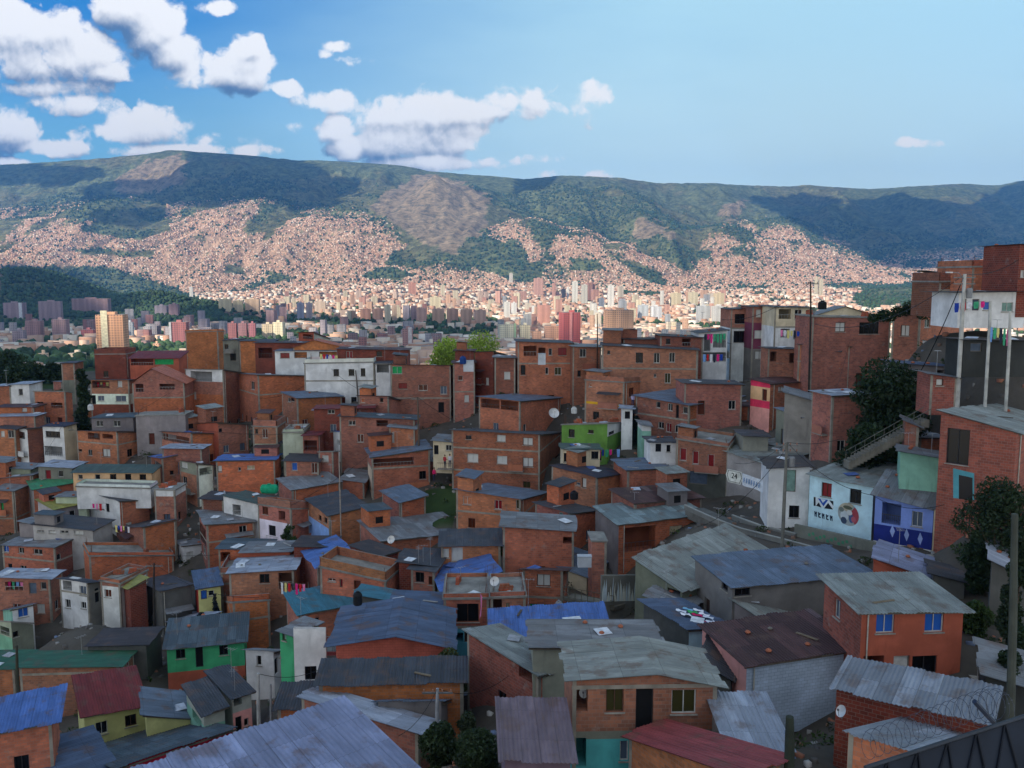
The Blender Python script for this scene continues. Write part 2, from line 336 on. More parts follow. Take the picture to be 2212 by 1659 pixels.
def far_z(X, Y):
    px = CXP+1902*X/np.maximum(Y, 1)
    d0, d1, z0 = dfoot(px), dridge(px), zfoot(px)
    ry = RIDGE(px); b = -(ry-CYP)/FP; zr = (-SP+b*CP)/(CP+b*SP)*d1
    t = np.clip((Y-d0)/(d1-d0), 0, 1.25)
    up = np.where(t < 1, z0+(zr-z0)*(t**1.18), zr-(t-1)*900)
    mid = np.interp(Y, MIDD+[5400], MIDZ+[-118])
    mid = mid+(z0+118)*np.clip((Y-1500)/4000, 0, 1)
    z = np.where(Y < d0, mid, up)
    amp = np.clip(t*5, 0, 1)*np.clip((1.0-t)*6, .12, 1)
    z = z+amp*400*(fbm(X/620+fbm(X/900, Y/900, 2, 6)*1.2, Y/1700, 5, 3, True)-.64)+amp*22*(fbm(X/190, Y/190, 3, 9)-.5)
    for (bx, by, bd, wx, wd, pw) in BUMPS:
        c = P(bx, by, bd); u = (X-c[0])/(wx/FP*bd); v = (Y-bd)/wd
        r = np.sqrt(u*u+v*v); k = np.exp(-(r**pw)*1.1)
        tgt = c[2]+14*(fbm(X/160, Y/160, 3, 5)-.5)
        zb = z; z = np.where(tgt > zb, zb+(tgt-zb)*k, zb)
    return z
WOODS = [[(980,560),(1000,515),(1060,510),(1130,535),(1150,575),(1180,605),(1120,610),(1050,590)],[(780,590),(840,575),(900,595),(860,608),(790,603)],[(565,590),(600,590),(640,600),(590,612)],
 [(1230,560),(1290,560),(1300,585),(1240,585)],[(1330,560),(1380,565),(1430,590),(1440,620),(1400,612),(1350,580)],[(160,538),(330,540),(330,555),(170,548)],[(480,570),(530,575),(530,590),(480,588)],[(0,575),(240,575),(470,655),(500,700),(0,720)],
 [(1840,640),(1880,615),(2020,610),(2060,660),(1850,668)],[(200,470),(360,460),(370,500),(300,520),(180,500)],[(1370,535),(1420,500),(1500,560),(1480,585)],[(840,545),(940,530),(980,560),(930,578),(830,575)]]
BROWN = [[(790,450),(830,420),(900,380),(940,374),(1000,395),(1060,425),(1050,470),(1010,540),(940,555),(880,500)],[(1370,470),(1400,465),(1450,500),(1440,515),(1370,510)],[(240,395),(330,345),(395,330),(395,380),(330,420),(250,415)],[(1560,440),(1620,430),(1600,470),(1570,470)]]
URB_TOP = px_curve([(-300,470),(0,455),(150,450),(210,432),(250,426),(320,440),(400,448),(520,440),(560,432),(620,450),(700,462),(790,470),(850,500),(885,545),(900,580),(960,575),(1040,590),(1055,500),(1100,478),(1150,474),(1250,498),(1350,515),(1420,545),(1490,590),(1500,560),(1560,500),(1600,480),(1700,480),(1790,520),(1880,568),(1940,562),(2100,545),(2212,540),(2500,540)])
def cover(X, Y, Z):
    """0 forest, 1 urban, 2 brown grass, for far ground"""
    px, py = proj(X, Y, Z)
    jx = (fbm(X/120, Y/120, 4, 21)-.5)*60; jy = (fbm(X/120, Y/120, 4, 33)-.5)*22
    c = np.zeros(X.shape); qx, qy = px+jx, py+jy
    urb = (qy > URB_TOP(qx))
    patch = fbm(X/230, Y/420, 4, 51)
    thr = np.interp(py, [430, 470, 515, 545, 600, 640, 720], [.46, .48, .52, .68, .72, .70, .60])
    thr = np.where((px < 1075) & (Y < 2600), .50, thr); thr = np.where((px < 450) & (Y < 1500), .44, thr)
    thr = np.where(px > 1500, np.minimum(thr, .62), thr)
    pr = np.clip((thr-patch)/.10+.5, 0, 1)*np.clip((qy-URB_TOP(qx)+14)/34, 0, 1)*np.where(Y > 5000, .93, 1.0)
    c[(RS.rand(*X.shape) < pr)] = 1
    for w in BROWN: c[inpoly(qx, qy, w)] = 2
    for w in WOODS: c[inpoly(px+jx*.5, py+jy*.5, w)] = 0
    br = (fbm(X/600, Y/600, 4, 77) > .57) & (c == 0) & (Y > 6000); c[br] = np.where(RS.rand(int(br.sum())) < .9, 2.5, 0)
    return c
# ------------------------------------------------------------------ near town: distance map and house specs
DX = [0, 550, 1100, 1660, 2212]
DT = {1700:[56,52,40,38,33],1600:[66,60,45,42,38],1500:[78,68,51,47,42],1400:[88,79,61,56,50],1300:[99,89,73,64,54],1200:[112,102,87,74,60],1100:[123,114,99,84,64],
      1000:[136,127,113,97,66],900:[150,140,123,106,72],800:[167,157,136,117,82],740:[187,179,144,126,88],680:[222,212,172,134,92],600:[250,240,200,145,96],540:[260,250,210,150,104]}
DY = sorted(DT)
def dist(x, y):
    rows = [np.interp(x, DX, DT[k]) for k in DY]; return float(np.interp(y, DY, rows))
TILE = {'A1':(0,1244,.25),'A2':(553,1244,.25),'A3':(1106,1244,.25),'A4':(1659,1244,.25),'B1':(0,960,.25),'B2':(553,960,.25),'B3':(1106,960,.25),'B4':(1659,960,.25),
        'C1':(0,633.6,.25),'C2':(553,633.6,.25),'C3':(1106,633.6,.25),'C4':(1659,537.6,.308)}
WALLC = {'bk':(S(52,54,52),1),'br':(S(172,106,78),0),'bp':(S(164,108,90),0),'bd':(S(132,80,64),0),'bo':(S(184,108,68),0),'wh':(S(212,212,210),1),'gy':(S(128,126,118),1),'dg':(S(92,92,88),1),'cr':(S(205,190,160),1),
         'pc':(S(222,180,136),1),'ye':(S(196,194,128),1),'gr':(S(66,158,108),1),'g2':(S(104,146,66),1),'sa':(S(196,104,86),2),'s2':(S(200,104,100),2),'or':(S(166,88,66),1),'bl':(S(182,198,216),2),'cy':(S(84,168,176),1),
         'pk':(S(226,160,150),1),'hp':(S(226,62,96),1),'nv':(S(32,46,122),1),'lb':(S(184,216,226),1),'vb':(S(126,150,216),1),'ma':(S(124,62,82),1),'mt':(S(130,178,158),1),'rd':(S(158,48,34),1),'rb':(S(124,60,46),0),'li':(S(126,106,118),1),
         'wb':(S(196,198,204),2),'cg':(S(170,172,160),1),'cm':(S(160,30,54),1),'rp':(S(146,84,70),0)}
ROOFC = {'zn':(S(120,124,128),.6),'dk':(S(66,68,74),.5),'dr':(S(62,56,56),.3),'bu':(S(76,106,166),.3),'bg':(S(96,110,128),.45),'b2':(S(76,92,118),.5),'gn':(S(48,92,70),.12),'ge':(S(62,128,90),.1),'rd':(S(112,42,42),.25),
         'ru':(S(80,54,52),1.0),'tq':(S(58,112,130),.2),'lt':(S(150,158,172),.6),'fz':(S(134,140,150),.8),'ol':(S(140,138,72),.1),'fc':(S(132,138,134),.45),'tl':(S(168,96,72),.05),'pr':(S(136,66,66),.05),'mv':(S(112,98,106),.3),'cz':(S(124,140,142),.9),
         'nr':(S(42,44,62),.1),'dg':(S(70,86,80),.2),'ll':(S(132,140,168),.6),'cc':(S(128,126,120),0),'pz':(S(74,86,94),1.0)}
SPECS = []
def h(name, t, C, L=None, R=None, yb=None, yaw=90, w='br', wr=None, roof='zn', win=(), band=(), d=None, dep=7., la=None, lb=None, rise=0., ov=.35, g=None, flat=False, cat='house', kind='house', dz=0, tall=6.5, bal=(), far=None, ext=7.):
    ox, oy, s = TILE[t]
    q = lambda p: (ox+p[0]*s, oy+p[1]*s)
    C = q(C); L = q(L) if L else None; R = q(R) if R else None
    Y = oy+yb*s if yb is not None else None
    yb_ = Y
    d = d or dist(*C)
    pc = P(C[0], C[1], d)
    if far:
        y_ = math.radians(yaw); pc = P(*far); pc[:2] -= np.array([math.cos(y_), math.sin(y_)])*la+np.array([-math.sin(y_), math.cos(y_)])*lb; d = pc[1]
    def basis(yw): y_ = math.radians(yw); return np.array([math.cos(y_), math.sin(y_)]), np.array([-math.sin(y_), math.cos(y_)])
    def ln(pt, dr):
        r = ray(*pt)[0]; den = dr[0]-r*dr[1]; return (r*pc[1]-pc[0])/den if abs(den) > 1e-6 else -1
    for off in sorted(range(-60, 61, 3), key=abs):      # turn the house the least that keeps both visible faces a sane length
        a, b = basis(yaw+off)
        if (not R or la or 1.6 < ln(R, a) < 17) and (not L or lb or 1.0 < ln(L, b) < 17) and (not R or 0 < ln(R, a) < 40) and (not L or 0 < ln(L, b) < 40): break
    else: a, b = basis(yaw); print("NOYAW", name)
    def hit(pt, dr, lim):
        r = ray(*pt)[0]          # X = r*Y
        den = dr[0]-r*dr[1]; tt = (r*pc[1]-pc[0])/den if abs(den) > 1e-6 else -1
        bad = not (0.3 < tt < lim)
        if bad: print("LINT", name, "length %.1f" % tt, "d %.0f" % d)
        tt = min(max(tt, .8), lim) if not (tt < 0) else 5.0
        xy = pc[:2]+tt*dr; z = ray(*pt)[2]*xy[1]
        if flat: z = pc[2]
        mx = .45*tt; 
        if abs(z-pc[2]) > mx: 
            print("LINT", name, "tilt %.1f over %.1f" % (z-pc[2], tt)); z = pc[2]+max(-mx, min(mx, z-pc[2]))
        return tt, z
    if R: A, zR = hit(R, a, 24)
    else: A, zR = dep, pc[2]+rise
    if L: B, zL = hit(L, b, 24)
    else: B, zL = dep, pc[2]+rise
    if la: zR = pc[2]+(0 if flat else (rise or .35)); A = la
    if lb: zL = pc[2]+(0 if flat else (rise or .35)); B = lb
    zb = P(C[0], yb_, d)[2] if yb_ else pc[2]-tall
    zb = min(zb, min(pc[2], zL, zR, zL+zR-pc[2])-1.2)
    def face_u(x, y, A_, dr):
        r = ray(x, y)[0]; den = dr[0]-r*dr[1]; tt = (r*pc[1]-pc[0])/den; xy = pc[:2]+tt*dr
        return tt, ray(x, y)[2]*xy[1]
    W = {'L': [], 'R': []}
    for wd in win:
        x0, y0, x1, y1 = wd[:4]; ty = wd[4] if len(wd) > 4 else 'w'
        x0, y0 = q((x0, y0)); x1, y1 = q((x1, y1)); xm = (x0+x1)/2
        F = 'R' if (xm > C[0] and R) or not L else 'L'
        if x1 > C[0] and F == 'L': x1 = C[0]-1
        if x0 < C[0] and F == 'R': x0 = C[0]+1
        dr = a if F == 'R' else b; ym = (y0+y1)/2
        u0, _ = face_u(x0, ym, 0, dr); u1, _ = face_u(x1, ym, 0, dr); _, zt = face_u(xm, y0, 0, dr); _, zz = face_u(xm, y1, 0, dr)
        u0, u1 = sorted((u0, u1)); LN = A if F == 'R' else B
        u0 = max(u0, .12); u1 = min(u1, LN-.12)
        if u1-u0 < .25: continue
        W[F].append([u0, u1, zz, zt, ty, wd[5] if len(wd) > 5 else None])
    def zsplit(wk, end=0):
        if isinstance(wk, str): return [(wk, -1e9)]
        return [(k, (P(C[0], oy+y*s, d)[2] if y is not None else -1e9)) for k, y in wk]
    if ext >= 5:
        rw = random.Random(int(pc[0]*19+pc[1]*23))
        for F, LN in (('R', A), ('L', B)):
            u = .8
            while u < LN-1.6:
                if rw.random() < .5:
                    ty = 'd' if rw.random() < .2 else 'w'; W[F].append([u, u+.95, zb-(2.6 if ty == 'd' else 1.9), zb-.7, ty, rw.choice((None, 'dark', 'white', 'brown', 'steel'))])
                u += rw.uniform(1.9, 3.2)
    G_ = None
    if g:
        gx, gy = q(g[1:3]); dr = a if g[0] == 'R' else b
        u, z = face_u(gx, gy, 0, dr); G_ = (g[0], u, z)
    SPECS.append(dict(name=name, pc=pc, a=a, b=b, A=A, B=B, zC=pc[2], zR=zR, zL=zL, zb=zb, W=W, w=zsplit(w), wr=zsplit(wr or w), roof=roof, g=G_, ov=ov, d=d, cat=cat, kind=kind,
        ext=ext, bands=[P(C[0], oy+y*s, d)[2] for y in band], px=C))
    return SPECS[-1]

CUTC = [0]
def jit(c, jb, jh): return (c[0]*jb, c[1]*jb*(1+jh), c[2]*jb*(1-jh*.6))
JIT = [(1., 0.)]
def wall_grid(mb, o, dr, LN, ztop, zb, wins, splits, nrm):
    """one wall face with real openings; ztop: [(u,z)...] profile"""
    zt = lambda u: float(np.interp(u, [p[0] for p in ztop], [p[1] for p in ztop]))
    mn = min(p[1] for p in ztop)
    us = {0., LN}|{p[0] for p in ztop}; zs = {zb}
    for w in wins:
        w[3] = min(w[3], mn-.1); w[2] = max(w[2], zb+.02)
        if w[3]-w[2] < .2: w[3] = w[2]+.2
        us |= {w[0], w[1]}; zs |= {w[2], w[3]}
    for k, z in splits:
        if zb < z < mn-.02: zs.add(z)
    us = sorted(us); zs = sorted(z for z in zs if z < mn-.01)
    pt = lambda u, z, n=0.: (o[0]+dr[0]*u+nrm[0]*n, o[1]+dr[1]*u+nrm[1]*n, z)
    def colk(z):
        for k, zz in splits:
            if z > zz: return WALLC[k]
        return WALLC[splits[-1][0]]
    ckx = [None]
    order = 1 if (dr[0]*nrm[1]-dr[1]*nrm[0]) < 0 else -1
    def quad(u0, u1, z00, z10, z11, z01, zc, n=0.):
        c, mi = ckx[0](zc); pts = [pt(u0, z00, n), pt(u1, z10, n), pt(u1, z11, n), pt(u0, z01, n)]; uv = [(u0, z00), (u1, z10), (u1, z11), (u0, z01)]
        if order < 0: pts = pts[::-1]; uv = uv[::-1]
        mb.face(pts, c, mi, uv)
    ck0 = colk; colk2 = lambda z: (jit(ck0(z)[0], *JIT[0]), ck0(z)[1]); ckx[0] = colk2
    for u0, u1 in zip(us, us[1:]):
        if u1-u0 < 1e-4: continue
        um = (u0+u1)/2
        for z0, z1 in zip(zs, zs[1:]+[None]):
            zm = (z0+z1)/2 if z1 is not None else None
            if z1 is not None and any(w[0] < um < w[1] and w[2] < zm < w[3] for w in wins): continue
            if z1 is None: quad(u0, u1, z0, z0, zt(u1), zt(u0), (z0+mn)/2)
            elif z1-z0 > 1e-4: quad(u0, u1, z0, z0, z1, z1, zm)
    for w in wins:
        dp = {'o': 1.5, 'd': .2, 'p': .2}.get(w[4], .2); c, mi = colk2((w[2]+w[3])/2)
        if w[4] == 'o': c = tuple(x*.8 for x in c)  # open bays: shade put into the colour of sides and, darkest, the back
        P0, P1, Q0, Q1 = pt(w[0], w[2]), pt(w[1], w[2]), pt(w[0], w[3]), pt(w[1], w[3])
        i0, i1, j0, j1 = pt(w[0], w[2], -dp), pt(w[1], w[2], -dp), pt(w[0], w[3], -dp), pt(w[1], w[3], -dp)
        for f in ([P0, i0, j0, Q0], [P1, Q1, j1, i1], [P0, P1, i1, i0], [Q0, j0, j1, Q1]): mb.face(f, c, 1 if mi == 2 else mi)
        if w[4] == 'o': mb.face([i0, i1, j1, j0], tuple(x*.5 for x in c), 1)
CURT = {'white': S(190,190,185), 'blue': S(40,90,170), 'red': S(120,24,30), 'green': S(40,150,84), 'olive': S(58,56,30), 'mint': S(120,150,140), 'beige': S(180,165,135), 'steel': S(80,92,108), 'dark': S(16,17,19), 'brown': S(84,40,26)}
def window_parts(root, s, o, dr, nrm, w, near):
    u0, u1, z0, z1, ty, cc = w
    if ty == 'o':
        if z1-z0 < .9 or u1-u0 < 1.2: return
        mb = MB(); D3 = np.array([dr[0], dr[1], 0]); N3 = np.array([nrm[0], nrm[1], 0]); O = np.array([o[0], o[1], 0])
        hh = min(.95, (z1-z0)*.42); c = S(70, 72, 74) if (int(u0*10) % 2) else S(150, 150, 148)
        mb.box(O+D3*u0+np.array([0,0,z0+hh])-N3*.05, D3*(u1-u0), N3*.05, .05, c)
        n = max(3, int((u1-u0)/(.16 if near else .45)))
        for i in range(n+1):
            mb.box(O+D3*(u0+(u1-u0-.03)*i/n)+np.array([0,0,z0])-N3*.045, D3*.03, N3*.03, hh, c)
        mb.build('balcony_railing', M_METAL, root); return
    mb = MB(); D3 = np.array([dr[0], dr[1], 0]); N3 = np.array([nrm[0], nrm[1], 0]); O = np.array([o[0], o[1], 0])
    dp = .17; fr = .06; fc = S(185, 185, 180) if ty == 'w' and (int(u0*7+z0*5) % 3) else S(88, 62, 48)
    if ty in ('d', 'p'): fc = S(110, 104, 96)
    if cc in ('dark',): fc = S(50, 50, 52)
    def bar(ua, ub, za, zb_, f=.05, c=fc): mb.box(O+D3*ua+np.array([0,0,za])-N3*dp, D3*(ub-ua), N3*f, zb_-za, c)
    bar(u0, u1, z0, z0+fr); bar(u0, u1, z1-fr, z1); bar(u0, u0+fr, z0+fr, z1-fr); bar(u1-fr, u1, z0+fr, z1-fr)
    if ty == 'w' and u1-u0 > .8: bar((u0+u1)/2-.025, (u0+u1)/2+.025, z0+fr, z1-fr, .04)
    if ty == 'w' and u1-u0 > 2.2: 
        for k in (.25, .75): bar(u0+(u1-u0)*k-.02, u0+(u1-u0)*k+.02, z0+fr, z1-fr, .04)
    if ty == 'w': mb.box(O+D3*(u0-.08)+np.array([0,0,z0-.07])+N3*.003, D3*(u1-u0+.16), N3*.09, .07, S(150, 145, 135))
    gc = CURT.get(cc) or (S(18, 19, 21) if ty == 'w' else S(60, 42, 34))
    pn = MB(); pz = O-N3*(dp+.02)
    f = [pz+D3*u0+np.array([0,0,z0]), pz+D3*u1+np.array([0,0,z0]), pz+D3*u1+np.array([0,0,z1]), pz+D3*u0+np.array([0,0,z1])]
    glassy = ty == 'w' and cc not in ('green', 'mint', 'beige')
    if dr[0]*nrm[1]-dr[1]*nrm[0] > 0: f = f[::-1]
    pn.face(f, gc)
    nm = 'window' if ty == 'w' else ('garage_door' if ty == 'p' else 'door')
    fo = mb.build(nm, M_FLAT, root)
    pn.build('pane' if ty == 'w' else 'leaf', M_GLASS if glassy else M_FLAT, fo)

def build_house(s, label):
    a, b, A, B, pc = s['a'], s['b'], s['A'], s['B'], s['pc']; zb = s['zb']-s['ext']
    near = s['d'] < 75
    rz0 = random.Random(int(pc[0]*17+pc[1]*29)); jb = rz0.uniform(.78, 1.26); jh = rz0.uniform(-.10, .13)
    root = empty(s['kind'], (pc[0], pc[1], s['zb'])); tag(root, label, s['cat'])
    C = pc[:2]; Rr = C+a*A; Ll = C+b*B; F = C+a*A+b*B
    zC, zR, zL = s['zC'], s['zR'], s['zL']; zF = zL+zR-zC
    g = s['g']
    tR = [(0, zC), (A, zR)]; tL = [(0, zC), (B, zL)]; tBk = [(0, zL), (A, zF)]; tRt = [(0, zR), (B, zF)]
    if g and g[0] == 'R': tR = [(0, zC), (g[1], g[2]), (A, zR)]; pk = g[2]-np.interp(g[1], [0, A], [zC, zR]); tBk = [(0, zL), (g[1], np.interp(g[1], [0, A], [zL, zF])+pk), (A, zF)]
    if g and g[0] == 'L': tL = [(0, zC), (g[1], g[2]), (B, zL)]; pk = g[2]-np.interp(g[1], [0, B], [zC, zL]); tRt = [(0, zR), (g[1], np.interp(g[1], [0, B], [zR, zF])+pk), (B, zF)]
    mb = MB(); JIT[0] = (jb, jh) if s['w'][0][0] in ('br', 'bp', 'bo', 'bd', 'gy', 'cg') else (rz0.uniform(.92, 1.06), 0.)
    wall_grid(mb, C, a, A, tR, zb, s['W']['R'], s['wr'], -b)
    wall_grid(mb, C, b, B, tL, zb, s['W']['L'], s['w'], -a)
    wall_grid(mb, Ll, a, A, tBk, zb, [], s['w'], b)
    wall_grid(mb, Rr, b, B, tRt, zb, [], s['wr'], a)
    # concrete ring beams and corner columns
    bm = mb; a3 = np.array([*a, 0]); b3 = np.array([*b, 0]); C3 = np.array([*C, 0])
    cc = S(142, 136, 124)
    for z in s['bands']:
        bm.box(C3+np.array([0,0,z-.11])-b3*.02-a3*.02, a3*(A+.04), b3*.02, .22, cc, 3)
        bm.box(C3+np.array([0,0,z-.112])-a3*.022, a3*.022, b3*(B+.02), .224, cc, 3)
    if s['bands'] or any(k in ('br', 'bp', 'bo', 'bd') for k, _ in s['w']):
        top = min(zC, zR, zL)-.12
        for (p, ln, dirv, nv) in ((C3, A, a3, -b3), (C3, B, b3, -a3)):
            for u in ((0.0, ln-.24) if ln > 2 else (0.0,)):
                zt_ = min(np.interp(u, [0, ln], [zC, zR if ln == A else zL]), np.interp(u+.2, [0, ln], [zC, zR if ln == A else zL]))-.05
                bm.box(p+dirv*(u+.0)+nv*.015+np.array([0,0,zb]), dirv*.22, -nv*.0149, zt_-zb, tuple(x*.95 for x in cc), 3)
    mb.build('wall', [M_BRICK, M_PLASTER, M_BLOCK, M_CONC], root)
    for Fc, dr, nr in (('R', a, -b), ('L', b, -a)):
        for w in s['W'][Fc]:
            if w[3]-w[2] > .25: window_parts(root, s, C, dr, nr, w, near)
    rz = random.Random(int(pc[0]*13+pc[1]*7))
    if rz.random() < .55 and A > 3 and zC-s['zb'] > 2.5:
        dpm = MB(); u_ = A*rz.choice((.06, .93)); q0 = np.array([*(C+a*u_-b*.08), 0]); zt_ = np.interp(u_, [0, A], [zC, zR])-.1
        dpm.tube([q0+np.array([0, 0, s['zb']-2]), q0+np.array([0, 0, zt_])], .045, 6, S(176, 172, 160)); dpm.build('drainpipe', M_FLAT, root)
    def prism(mbx, c2, z0, ea, eb, hh, col, mi=0):
        mbx.box(np.array([*c2, z0]), np.array([*ea, 0]), np.array([*eb, 0]), hh, col, mi)
    if s['kind'] == 'house' and not g and A > 3.6 and B > 3 and 88 < s['d'] < 170 and s['roof'] and not any(k_ in s['name'] for k_ in ('green', 'tower', 'cream', 'white', 'pink')) and rz.random() < .42:
        ra_, rb2 = rz.uniform(1.8, min(3.4, A*.6)), rz.uniform(1.6, min(3.0, B*.55)); u_ = rz.choice((.15, A-ra_-.15)); v_ = B-rb2-.15
        zz = min(zC, zR, zL, zF)-.3; ht = max(zC, zR, zL, zF)-zz+rz.uniform(.9, 2.0); c2 = C+a*u_+b*v_; rm = MB(); kk = rz.choice(('br', 'bp', 'bo', 'bd', 'gy', 'br'))
        prism(rm, c2, zz, a*ra_, b*rb2, ht, jit(WALLC[kk][0], jb, jh), WALLC[kk][1]); rmo = rm.build('roof_room', [M_BRICK, M_PLASTER, M_BLOCK], root)
        q = MB(); ww = np.array([*(c2-b*.012+a*ra_*.3), zz+ht*.45]); q.box(ww, np.array([*a, 0])*ra_*.35, np.array([*b, 0])*.011, min(.8, ht*.4), S(20, 20, 22)); q.build('opening', M_FLAT, rmo)
        q = MB(); rc9 = ROOFC[rz.choice(('zn', 'dk', 'ru', 'fc', 'pz', 'bg'))][0]; q.box(np.array([*(c2-a*.25-b*.3), zz+ht+.01]), np.array([*(a*(ra_+.5)), rz.uniform(-.2, .2)]), np.array([*(b*(rb2+.5)), rz.uniform(0, .3)]), .06, rc9); q.build('sheet', M_ROOF, rmo, color=(1, 1, 1, .6))
    for (dr_, nr_, LN_, wk_) in ((a, -b, A, s['wr']), (b, -a, B, s['w'])):
        if s['kind'] == 'house' and s['d'] > 80 and LN_ > 3 and rz.random() < .38 and zC-s['zb'] > 3.6:
            wl_ = rz.uniform(1.6, min(LN_-.4, 3.6)); u_ = rz.uniform(.2, LN_-wl_-.1); z_ = s['zb']+rz.uniform(-.3, .2)+(0 if zC-s['zb'] < 5 else 2.4); dpt = rz.uniform(.6, 1.0); O_ = C+dr_*u_
            q = MB(); prism(q, O_, z_-.12, dr_*wl_, nr_*dpt, .12, S(136, 130, 120))
            if rz.random() < .5:
                prism(q, O_+nr_*(dpt-.08), z_, dr_*wl_, nr_*.08, .85, jit(WALLC[wk_[0][0]][0], .95, 0)); bo = q.build('balcony', M_PLASTER, root)
            else:
                bo = q.build('balcony', M_CONC, root); q = MB(); n_ = int(wl_/.25); cr = rz.choice((S(30,32,34), S(150,150,148), S(90,60,50)))
                for i_ in range(n_+1): prism(q, O_+dr_*(wl_-.03)*i_/n_+nr_*(dpt-.05), z_, dr_*.025, nr_*.025, .85, cr)
                prism(q, O_+nr_*(dpt-.055), z_+.85, dr_*wl_, nr_*.04, .05, cr); q.build('railing', M_METAL, bo)
            if rz.random() < .5:
                q = MB(); q.box(np.array([*(O_-dr_*.2), z_+2.25]), np.array([*(dr_*(wl_+.4)), 0]), np.array([*(nr_*(dpt+.35)), -.22]), .04, ROOFC[rz.choice(('zn', 'dk', 'ru', 'lt'))][0]); q.build('canopy', M_ROOF, root, color=(1, 1, 1, .5))
    # roof
    rk = s['roof']
    if rk is None: return root
    rc, ra = ROOFC[rk]; ov = s['ov']
    if rk == 'cc':
        sl = MB(); o_ = .12
        P4 = [(C-a*o_-b*o_, zC), (Rr+a*o_-b*o_, zR), (F+a*o_+b*o_, zF), (Ll-a*o_+b*o_, zL)]
        T_ = [(p[0], p[1], z+.18) for p, z in P4]; U_ = [(p[0], p[1], z+.004) for p, z in P4]
        sl.face(T_, rc); sl.face(U_[::-1], rc)
        for i in range(4): sl.face([U_[i], U_[(i+1) % 4], T_[(i+1) % 4], T_[i]], rc)
        ro = sl.build('roof_slab', M_CONC, root)
        if A > 3 and B > 3:
            rb_ = MB()
            for (p, z) in ((C+a*.3+b*.3, zC), (Rr-a*.3+b*.3, zR), (F-a*.3-b*.3, zF), (Ll+a*.3-b*.3, zL)):
                for dx, dy in ((0, 0), (.14, 0), (0, .14)):
                    hh = rz.uniform(.6, 1.3); q = np.array([p[0]+dx, p[1]+dy, z+.15]); rb_.tube([q, q+np.array([rz.uniform(-.08, .08), rz.uniform(-.08, .08), hh])], .012 if s['d'] < 80 else .02, 4, S(96, 60, 44))
            rb_.build('rebar', M_METAL, ro)
        if A > 2 and B > 2 and random.random() < .7:
            pp = MB(); hpar = random.choice((.35, .6, .9)); i3 = np.array([0, 0, 1.])
            for (p, vv, z0_, z1_, inw) in ((C, a*A, zC, zR, b), (C, b*B, zC, zL, a), (Ll, a*A, zL, zF, -b), (Rr, b*B, zR, zF, -a)):
                q0 = np.array([*(p), z0_+.18]); q1 = np.array([*(p+vv), z1_+.18]); iw = np.array([*inw, 0])*.13
                col = tuple(x*random.uniform(.85, 1.1) for x in WALLC[s['w'][0][0]][0]); mi = WALLC[s['w'][0][0]][1]
                t_ = [q0, q1, q1+iw, q0+iw]; u_ = [x+i3*hpar for x in t_]
                for k in range(4): pp.face([t_[k], t_[(k+1) % 4], u_[(k+1) % 4], u_[k]], col, mi)
                pp.face(u_, rc, 1)
            pp.build('parapet', [M_BRICK, M_PLASTER, M_BLOCK], ro)
        return root
    # planes: list of (origin, ridge direction vec, slope vec, z fn)
    real = s['d'] < 72
    def zat(u, v):
        base = zC+(zR-zC)*u/A+(zL-zC)*v/B
        if g and g[0] == 'R': base += pk*(1-abs(u-g[1])/(g[1] if u < g[1] else A-g[1]))
        if g and g[0] == 'L': base += pk*(1-abs(v-g[1])/(g[1] if v < g[1] else B-g[1]))
        return base+.05
    sl = MB()
    if g and g[0] == 'R': along = 'u'; cuts = [-ov, g[1], A+ov]
    elif g: along = 'v'; cuts = [-ov, g[1], B+ov]
    elif abs(zR-zC) > abs(zL-zC)*1.2: along = 'u'; cuts = [-ov, A+ov]
    else: along = 'v'; cuts = [-ov, B+ov]
    # corrugations run along slope direction `along`; w = the other direction
    wl = B if along == 'u' else A; w0, w1 = -ov, wl+ov
    n = max(1, int((w1-w0)/.055)) if real else max(1, int((w1-w0)/.9))
    jag = {}
    def P3(u, v, dz=0):
        if along == 'v': uu, vv = v, u
        else: uu, vv = u, v
        p = C+a*uu+b*vv; return (p[0], p[1], zat(min(max(uu, -ov), A+ov), min(max(vv, -ov), B+ov))+dz)
    rs = random.Random(int(pc[0]*31+pc[1]*17))
    for ci in range(len(cuts)-1):
        c0, c1 = cuts[ci], cuts[ci+1]
        prev = None
        for i in range(n+1):
            wv = w0+(w1-w0)*i/n; k = int((wv-w0)/.92)
            j0 = (jag.setdefault((ci, k), (rs.uniform(-.16, .12), rs.uniform(-.16, .12), rs.uniform(0, .035))))
            cz = .026*math.sin(2*math.pi*wv/.22) if real else 0
            e0 = c0+(j0[0] if ci == 0 else 0); e1 = c1+(j0[1] if ci == len(cuts)-2 else 0)
            cur = [P3(e0, wv, cz+j0[2]), P3(e1, wv, cz+j0[2])]; uvs = [(wv, e0), (wv, e1)]
            if prev is not None:
                f = [prev[0][0], cur[0], cur[1], prev[0][1]]; uv = [prev[1][0], uvs[0], uvs[1], prev[1][1]]
                n3 = np.cross(np.array(f[1])-np.array(f[0]), np.array(f[2])-np.array(f[0]))
                if n3[2] < 0: f = f[::-1]; uv = uv[::-1]
                sl.face(f, rc, 0, uv)
                dn = [(p[0], p[1], p[2]-.035) for p in f][::-1]; sl.face(dn, rc, 0, uv[::-1])
                # edges
                for q0, q1 in ((f[0], f[1]), (f[2], f[3])): sl.face([q0, q1, (q1[0], q1[1], q1[2]-.035), (q0[0], q0[1], q0[2]-.035)], rc)
            prev = (cur, uvs)
    ro = sl.build('roof', M_ROOFC if real else M_ROOF, root, color=(1, 1, 1, ra), smooth=False)
    # eave timber under the long edges so the sheet has an edge to sit on
    em = MB(); 
